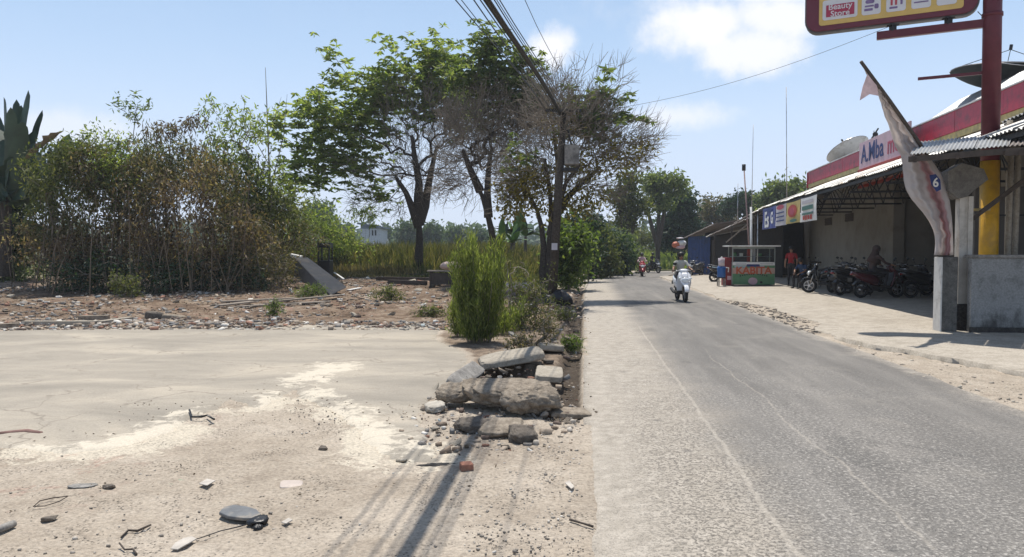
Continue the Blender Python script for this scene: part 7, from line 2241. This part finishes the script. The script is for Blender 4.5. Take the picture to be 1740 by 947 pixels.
    if not sporty:
        MB().loft([((0, .60, .80), .05, .02, .6), ((0, .56, .86), .09, .04, .6), ((0, .50, .93), .08, .03, .6)], 12).build('cowl_badge', body, o, smooth=True)
    return o


# ================================================================ PEOPLE
def person(label, J, cols, loc, rotz, hair=None, headwear=None, scale=1.0, group=None, parent_fix=None, skirt=None):
    """J: joint positions in the local frame (y forward). cols: dict of materials. One skinned body, hair and wear as children."""
    o_root = thing('person', label, 'person', loc, rotz, group); o_root.scale = (scale,) * 3
    vs = []; rad = []; es = []; tagv = []
    def v(p, r, t): vs.append(tuple(p)); rad.append(r); tagv.append(t); return len(vs) - 1
    def e(a, b): es.append((a, b)); return b
    Jv = {k: Vector(x) for k, x in J.items()}
    mats = [cols['skin'], cols['top'], cols['legs'], cols['shoe']]
    pel = v(Jv['pelvis'], .135, 2)
    bel = e(pel, v(Jv['pelvis'].lerp(Jv['chest'], .5), .115, 1)) 
    ch = e(bel, v(Jv['chest'], .135, 1))
    up = (Jv['head'] - Jv['neck']).normalized()
    nk0 = e(ch, v(Jv['neck'] - up * .03, .075, 1)); nk = e(nk0, v(Jv['neck'] + up * .04, .052, 0))
    fw = Vector(J.get('face', (0, 1, 0))).normalized()
    h1 = e(nk, v(Jv['head'] - up * .06 + fw * .015, .072, 0)); h2 = e(h1, v(Jv['head'] + up * .02, .092, 0)); h3 = e(h2, v(Jv['head'] + up * .085 - fw * .01, .072, 0))
    for s, S in ((-1, 'L'), (1, 'R')):
        sh = e(ch, v(Jv['sh' + S], .07, 1)); 
        m1 = e(sh, v(Jv['sh' + S].lerp(Jv['el' + S], .5), .052, 1)); el = e(m1, v(Jv['el' + S], .043, 0 if cols.get('short') else 1))
        m2 = e(el, v(Jv['el' + S].lerp(Jv['ha' + S], .45), .038, 0 if cols.get('short') else 1)); wr = e(m2, v(Jv['el' + S].lerp(Jv['ha' + S], .85), .027, 0))
        pm = e(wr, v(Jv['ha' + S], .034, 0))
        hd = (Jv['ha' + S] - Jv['el' + S]).normalized(); sd_ = hd.cross(Vector((0, 0, 1))).normalized() if abs(hd.z) < .9 else Vector((0, 1, 0)); dn = Vector((0, 0, -1)) if abs(hd.z) < .9 else Vector((-s, 0, 0))
        for kf in range(4):
            ln = (.075, .085, .08, .062)[kf]
            b0 = Jv['ha' + S] + sd_ * (.021 * (kf - 1.5)) + hd * .03
            f1 = e(pm, v(b0, .010, 0)); f2 = e(f1, v(b0 + hd * ln * .5 + dn * .008, .0085, 0)); e(f2, v(b0 + hd * ln * .75 + dn * .035, .007, 0))
        t0 = Jv['ha' + S] - sd_ * .035 * s * (1 if abs(hd.z) < .9 else 1) - hd * .01
        f1 = e(pm, v(t0, .011, 0)); e(f1, v(t0 + hd * .04 + dn * .02, .009, 0))
        hp = e(pel, v(Jv['hip' + S], .105, 2))
        m3 = e(hp, v(Jv['hip' + S].lerp(Jv['kn' + S], .5), .085, 2)); kn = e(m3, v(Jv['kn' + S], .062, 2))
        m4 = e(kn, v(Jv['kn' + S].lerp(Jv['an' + S], .4), .058, 2)); an = e(m4, v(Jv['an' + S], .038, 2))
        ft = Vector(J.get('foot', (0, 1, 0))).normalized()
        hl_ = e(an, v(Jv['an' + S] + Vector((0, 0, -.05)), .038, 3)); tt = e(hl_, v(Jv['an' + S] + ft * .13 + Vector((0, 0, -.06)), .033, 3))
        e(tt, v(Jv['an' + S] + ft * .19 + Vector((0, 0, -.065)), .022, 3))
    me = bpy.data.meshes.new('body'); me.from_pydata(vs, es, []); me.update()
    tmp = bpy.data.objects.new('body', me); COL.objects.link(tmp)
    sk = tmp.modifiers.new('skin', 'SKIN')
    sd = me.skin_vertices[0].data if me.skin_vertices else None
    if sd is None:
        bpy.context.view_layer.update()
        sd = me.skin_vertices[0].data
    for i, r in enumerate(rad): sd[i].radius = (r, r)
    sd[pel].use_root = True
    ss = tmp.modifiers.new('ss', 'SUBSURF'); ss.levels = 1; ss.render_levels = 1
    dg = bpy.context.evaluated_depsgraph_get()
    m2_ = bpy.data.meshes.new_from_object(tmp.evaluated_get(dg))
    bpy.data.objects.remove(tmp)
    V = np.array([x.co for x in m2_.vertices]); F = [tuple(p.vertices) for p in m2_.polygons]
    P0 = np.array([vs[a] for a, b in es]); P1 = np.array([vs[b] for a, b in es]); tg = np.array([tagv[b] for a, b in es]); tga = np.array([tagv[a] for a, b in es])
    mi = []
    for f in F:
        c = V[list(f)].mean(0); d = P1 - P0
        t = np.clip(((c - P0) * d).sum(1) / ((d * d).sum(1) + 1e-9), 0, 1)
        dist = np.linalg.norm(c - P0 - d * t[:, None], axis=1); k = int(dist.argmin())
        mi.append(int(tg[k] if t[k] > .5 else tga[k]))
    bpy.data.meshes.remove(m2_)
    b = mesh_np('body', V, F, mats, o_root, smooth=True, midx=mi)
    right = fw.cross(up).normalized(); hc = Jv['head']
    fc = MB()
    fc.ball(hc + fw * .098 + up * -.012, (.014, .022, .022), 8, 6)          # nose
    fc.build('nose', cols['skin'], o_root, smooth=True)
    for s in (-1, 1):
        MB().ball(hc + fw * .082 + up * .018 + right * s * .033, .012, 8, 6).build('eye', m_black, o_root, smooth=True)
        MB().ball(hc + right * s * .092 + up * .0, (.012, .022, .03), 8, 6).build('ear', cols['skin'], o_root, smooth=True)
    MB().ball(hc + fw * .086 + up * -.055, (.026, .008, .008), 8, 6).build('mouth', M('lips', (0.25, 0.09, 0.07), 0.5), o_root, smooth=True)
    if hair is not None:
        MB().ball(hc - fw * .022 + up * .032, (.108, .112, .105), 18, 12).build('hair', hair, o_root, smooth=True)
    if headwear:
        headwear(o_root, hc, fw, up)
    return o_root


def ride_joints(lean=0.0, hx=.33, hy=.27, hz=1.03, back=0.0):
    j = dict(pelvis=(0, -.22 + back, .90), chest=(0, -.12 + lean + back, 1.22), neck=(0, -.09 + lean + back, 1.40), head=(0, -.06 + lean + back, 1.54), face=(0, 1, -.05))
    for s, S in ((-1, 'L'), (1, 'R')):
        j['sh' + S] = (s * .17, -.12 + lean + back, 1.34); j['el' + S] = (s * .27, .04 + lean, 1.12); j['ha' + S] = (s * hx, hy, hz + .02)
        j['hip' + S] = (s * .10, -.20 + back, .88); j['kn' + S] = (s * .15, .20, .80); j['an' + S] = (s * .14, .14, .43)
    return j


def stand_joints():
    j = dict(pelvis=(0, 0, .93), chest=(0, .02, 1.24), neck=(0, .01, 1.44), head=(0, .03, 1.58), face=(0, 1, 0))
    for s, S in ((-1, 'L'), (1, 'R')):
        j['sh' + S] = (s * .17, .0, 1.38); j['el' + S] = (s * .24, -.02, 1.10); j['ha' + S] = (s * .24, .08, .86)
        j['hip' + S] = (s * .09, 0, .90); j['kn' + S] = (s * .10, .02, .50); j['an' + S] = (s * .10, -.01, .09)
    return j


m_hair = M('black_hair', (0.012, 0.01, 0.01), 0.5)
m_greyshirt = M('grey_shirt', (0.42, 0.42, 0.38), 0.85, var=0.12)
m_darkcloth = M('dark_trousers', (0.025, 0.024, 0.028), 0.9)
m_shoe = M('shoes', (0.04, 0.035, 0.03), 0.7)
m_redshirt = M('red_shirt', (0.32, 0.015, 0.02), 0.85)
m_blueshirt = M('blue_shirt', (0.02, 0.05, 0.12), 0.85)
m_brownveil = M('brown_veil', (0.07, 0.045, 0.04), 0.9)
m_whitebody = M('white_scooter_paint', (0.80, 0.80, 0.82), 0.25, var=0.04, coat=0.5)
m_redbody = M('red_scooter_paint', (0.30, 0.02, 0.03), 0.25, var=0.1, coat=0.5)
m_blackbody = M('black_scooter_paint', (0.014, 0.014, 0.016), 0.2, var=0.1, coat=0.6)
m_greybody = M('grey_scooter_paint', (0.12, 0.12, 0.13), 0.25, var=0.1, coat=0.5)
m_maroon = M('maroon_scooter_paint', (0.07, 0.008, 0.014), 0.25, var=0.1, coat=0.5)


def helmet(mat):
    def f(root, hc, fw, up):
        h = MB().ball(hc + up * .035 - fw * .012, (.135, .145, .13), 20, 14).build('helmet', mat, root, smooth=True)
        MB().loft([(hc + fw * .125 + up * .03 - Vector((0, .01, 0)), .10, .035), (hc + fw * .14 + up * .03, .08, .025)], 12).build('visor', m_black, root, smooth=True)
    return f


def veil(mat):
    def f(root, hc, fw, up):
        MB().ball(hc - fw * .02 + up * .03, (.118, .122, .118), 18, 12).build('head_scarf', mat, root, smooth=True)
        MB().tube([hc - fw * .03 + up * .02, hc - fw * .03 - up * .12, hc - fw * .02 - up * .28, hc - fw * .02 - up * .42], [.11, .125, .19, .24], 16, flat=(1, .75)).build('scarf_cape', mat, root, smooth=True)
    return f


def long_hair(mat):
    def f(root, hc, fw, up):
        MB().tube([hc - fw * .05 + up * .03, hc - fw * .07 - up * .10, hc - fw * .09 - up * .22], [.10, .10, .06], 14).build('long_hair', mat, root, smooth=True)
    return f


# white scooter coming towards us
WY = 23.35; wx = at(1158, 425, WY).x
rz_w = math.pi - 0.02
scooter('white scooter coming towards the camera, ridden by a person in a pale grey shirt', m_whitebody, (wx, WY, 0.035), rz_w, m_black, scale=.97)
person('rider with dark hair and a pale grey short-sleeved shirt on the white scooter', ride_joints(), dict(skin=m_skin, top=m_greyshirt, legs=m_darkcloth, shoe=m_shoe, short=True), (wx, WY, 0.035), rz_w, hair=m_hair, headwear=long_hair(m_hair), scale=.93)
# red scooter far off
ry1 = 45.5; rx1 = at(1091, 425, ry1).x
scooter('far red scooter with its rider approaching round the bend', m_redbody, (rx1, ry1, 0.03), math.pi - .1, scale=.9)
person('rider in a pale top and helmet on the far red scooter', ride_joints(), dict(skin=m_skin, top=m_pinkpanel, legs=m_darkcloth, shoe=m_shoe), (rx1, ry1, 0.03), math.pi - .1, headwear=helmet(m_black), scale=.86)
ry2 = 52.0; rx2 = at(1110, 425, ry2).x
scooter('far dark scooter at the inside of the road bend', m_blackbody, (rx2, ry2, 0.03), math.pi + .5, scale=.9)
person('dark-dressed rider on the far dark scooter at the road bend', ride_joints(), dict(skin=m_skin, top=m_darkcloth, legs=m_darkcloth, shoe=m_shoe), (rx2, ry2, 0.03), math.pi + .5, headwear=helmet(m_black), scale=.86)
# scooters by the shacks
q = px_at(1183, 45.5, 0.0); scooter('dark scooter parked in front of the blue shack', m_greybody, (q.x, q.y, 0.02), math.pi * .75, scale=.95)
q = px_at(1216, 36.5, 0.06); scooter('scooter parked behind the blue drum, only its rear wheel clear', m_blackbody, (q.x + .5, q.y, 0.06), -math.pi * .5, scale=.95)
# row under the canopy
# heading 0 = tail towards the road, front towards the shop wall; positive turns the front away from the camera
row = [(1394, 29.4, m_blackbody, 'black scooter at the far end of the parked row beside the seated blue figure', 2.3), (1408, 26.2, m_blackbody, 'black scooter nearest the sunlit forecourt, second from the far end of the row', 2.75),
       (1432, 26.8, m_blackbody, 'black scooter in the middle of the parked row, wedged between its neighbours', .55), (1452, 25.0, m_blackbody, 'black scooter just left of the maroon one', .35),
       (1494, 23.7, m_maroon, 'maroon scooter with the veiled woman sitting on it', .12), (1548, 24.6, m_blackbody, 'black scooter just right of the veiled woman', .2), (1580, 23.6, m_blackbody, 'dark scooter half hidden behind the gate post and flag', .05),
       (1470, 28.4, m_blackbody, 'black scooter in the second row in front of the beige wall', .5), (1430, 29.6, m_greybody, 'dark grey scooter behind the middle of the parked row', .8), (1520, 27.0, m_blackbody, 'dark scooter behind the seated veiled woman', .3)]
for (px, Y, mt, lab, ang) in row:
    q = px_at(px, Y, 0.12)
    scooter(lab, mt, q, -math.pi / 2 + ang, trim=m_black)
q = px_at(1494, 23.7, 0.12)
jj_ = ride_joints(back=-.02); jj_['face'] = (0, 1, -.2)
person('seated woman in a dark brown head scarf on the maroon scooter', jj_, dict(skin=m_skin, top=m_brownveil, legs=m_darkcloth, shoe=m_shoe), (q.x, q.y, .12), -math.pi / 2 + .12, headwear=veil(m_brownveil))
q = px_at(1345, 31.6, 0.11)
person('person in a red shirt and dark trousers standing right of the drinks cart', stand_joints(), dict(skin=m_skin, top=m_redshirt, legs=m_darkcloth, shoe=m_shoe, short=True), q, 2.6, hair=m_hair)
q = px_at(1363, 29.8, 0.11)
sj = dict(pelvis=(0, -.1, .50), chest=(0, -.02, .80), neck=(0, .05, .98), head=(0, .1, 1.1), face=(0, 1, -.3))
for s, S in ((-1, 'L'), (1, 'R')):
    sj['sh' + S] = (s * .17, -.02, .92); sj['el' + S] = (s * .24, .12, .70); sj['ha' + S] = (s * .12, .34, .60)
    sj['hip' + S] = (s * .10, -.08, .47); sj['kn' + S] = (s * .16, .34, .48); sj['an' + S] = (s * .14, .32, .09)
person('person in a blue shirt seated low between the red-shirted person and the scooters', sj, dict(skin=m_skin, top=m_blueshirt, legs=m_darkcloth, shoe=m_shoe, short=True), q, 2.2, hair=m_hair)
st_ = thing('stool', 'small dark plastic stool under the seated person in blue', 'stool', (q.x, q.y + .05, .12), 2.2)
MB().box2((-.17, -.28, .33), (.17, .06, .37)).build('seat', m_dark, st_, bevel=.01)
for sx_ in (-.14, .14):
    for sy in (-.25, .03): MB().beam((sx_, sy, 0), (sx_, sy, .33), .03).build('leg', m_dark, st_)

# tidy: many-piece natural parts count as stuff
for o in scene.objects:
    if o.type == 'MESH' and o.parent is not None and o.name.split('.')[0] in ('twigs', 'limbs', 'stems', 'yellow_leaves', 'foliage', 'crown'):
        o['kind'] = 'stuff'

# ---- thin air haze round the whole place
m, b, bs, out = new_mat('haze_air')
m.node_tree.nodes.remove(bs)
pv = b.node('ShaderNodeVolumePrincipled')
pv.inputs['Color'].default_value = (0.86, 0.91, 0.98, 1)
pv.inputs['Density'].default_value = 0.0007
pv.inputs['Anisotropy'].default_value = 0.2
b.link(pv.outputs[0], out.inputs['Volume'])
hz_o = MB().box2((-520, -70, -2), (620, 420, 22)).build('haze', m)
hz_o['kind'] = 'stuff'; hz_o['label'] = 'thin pale haze in the air over the whole scene'; hz_o['category'] = 'haze'
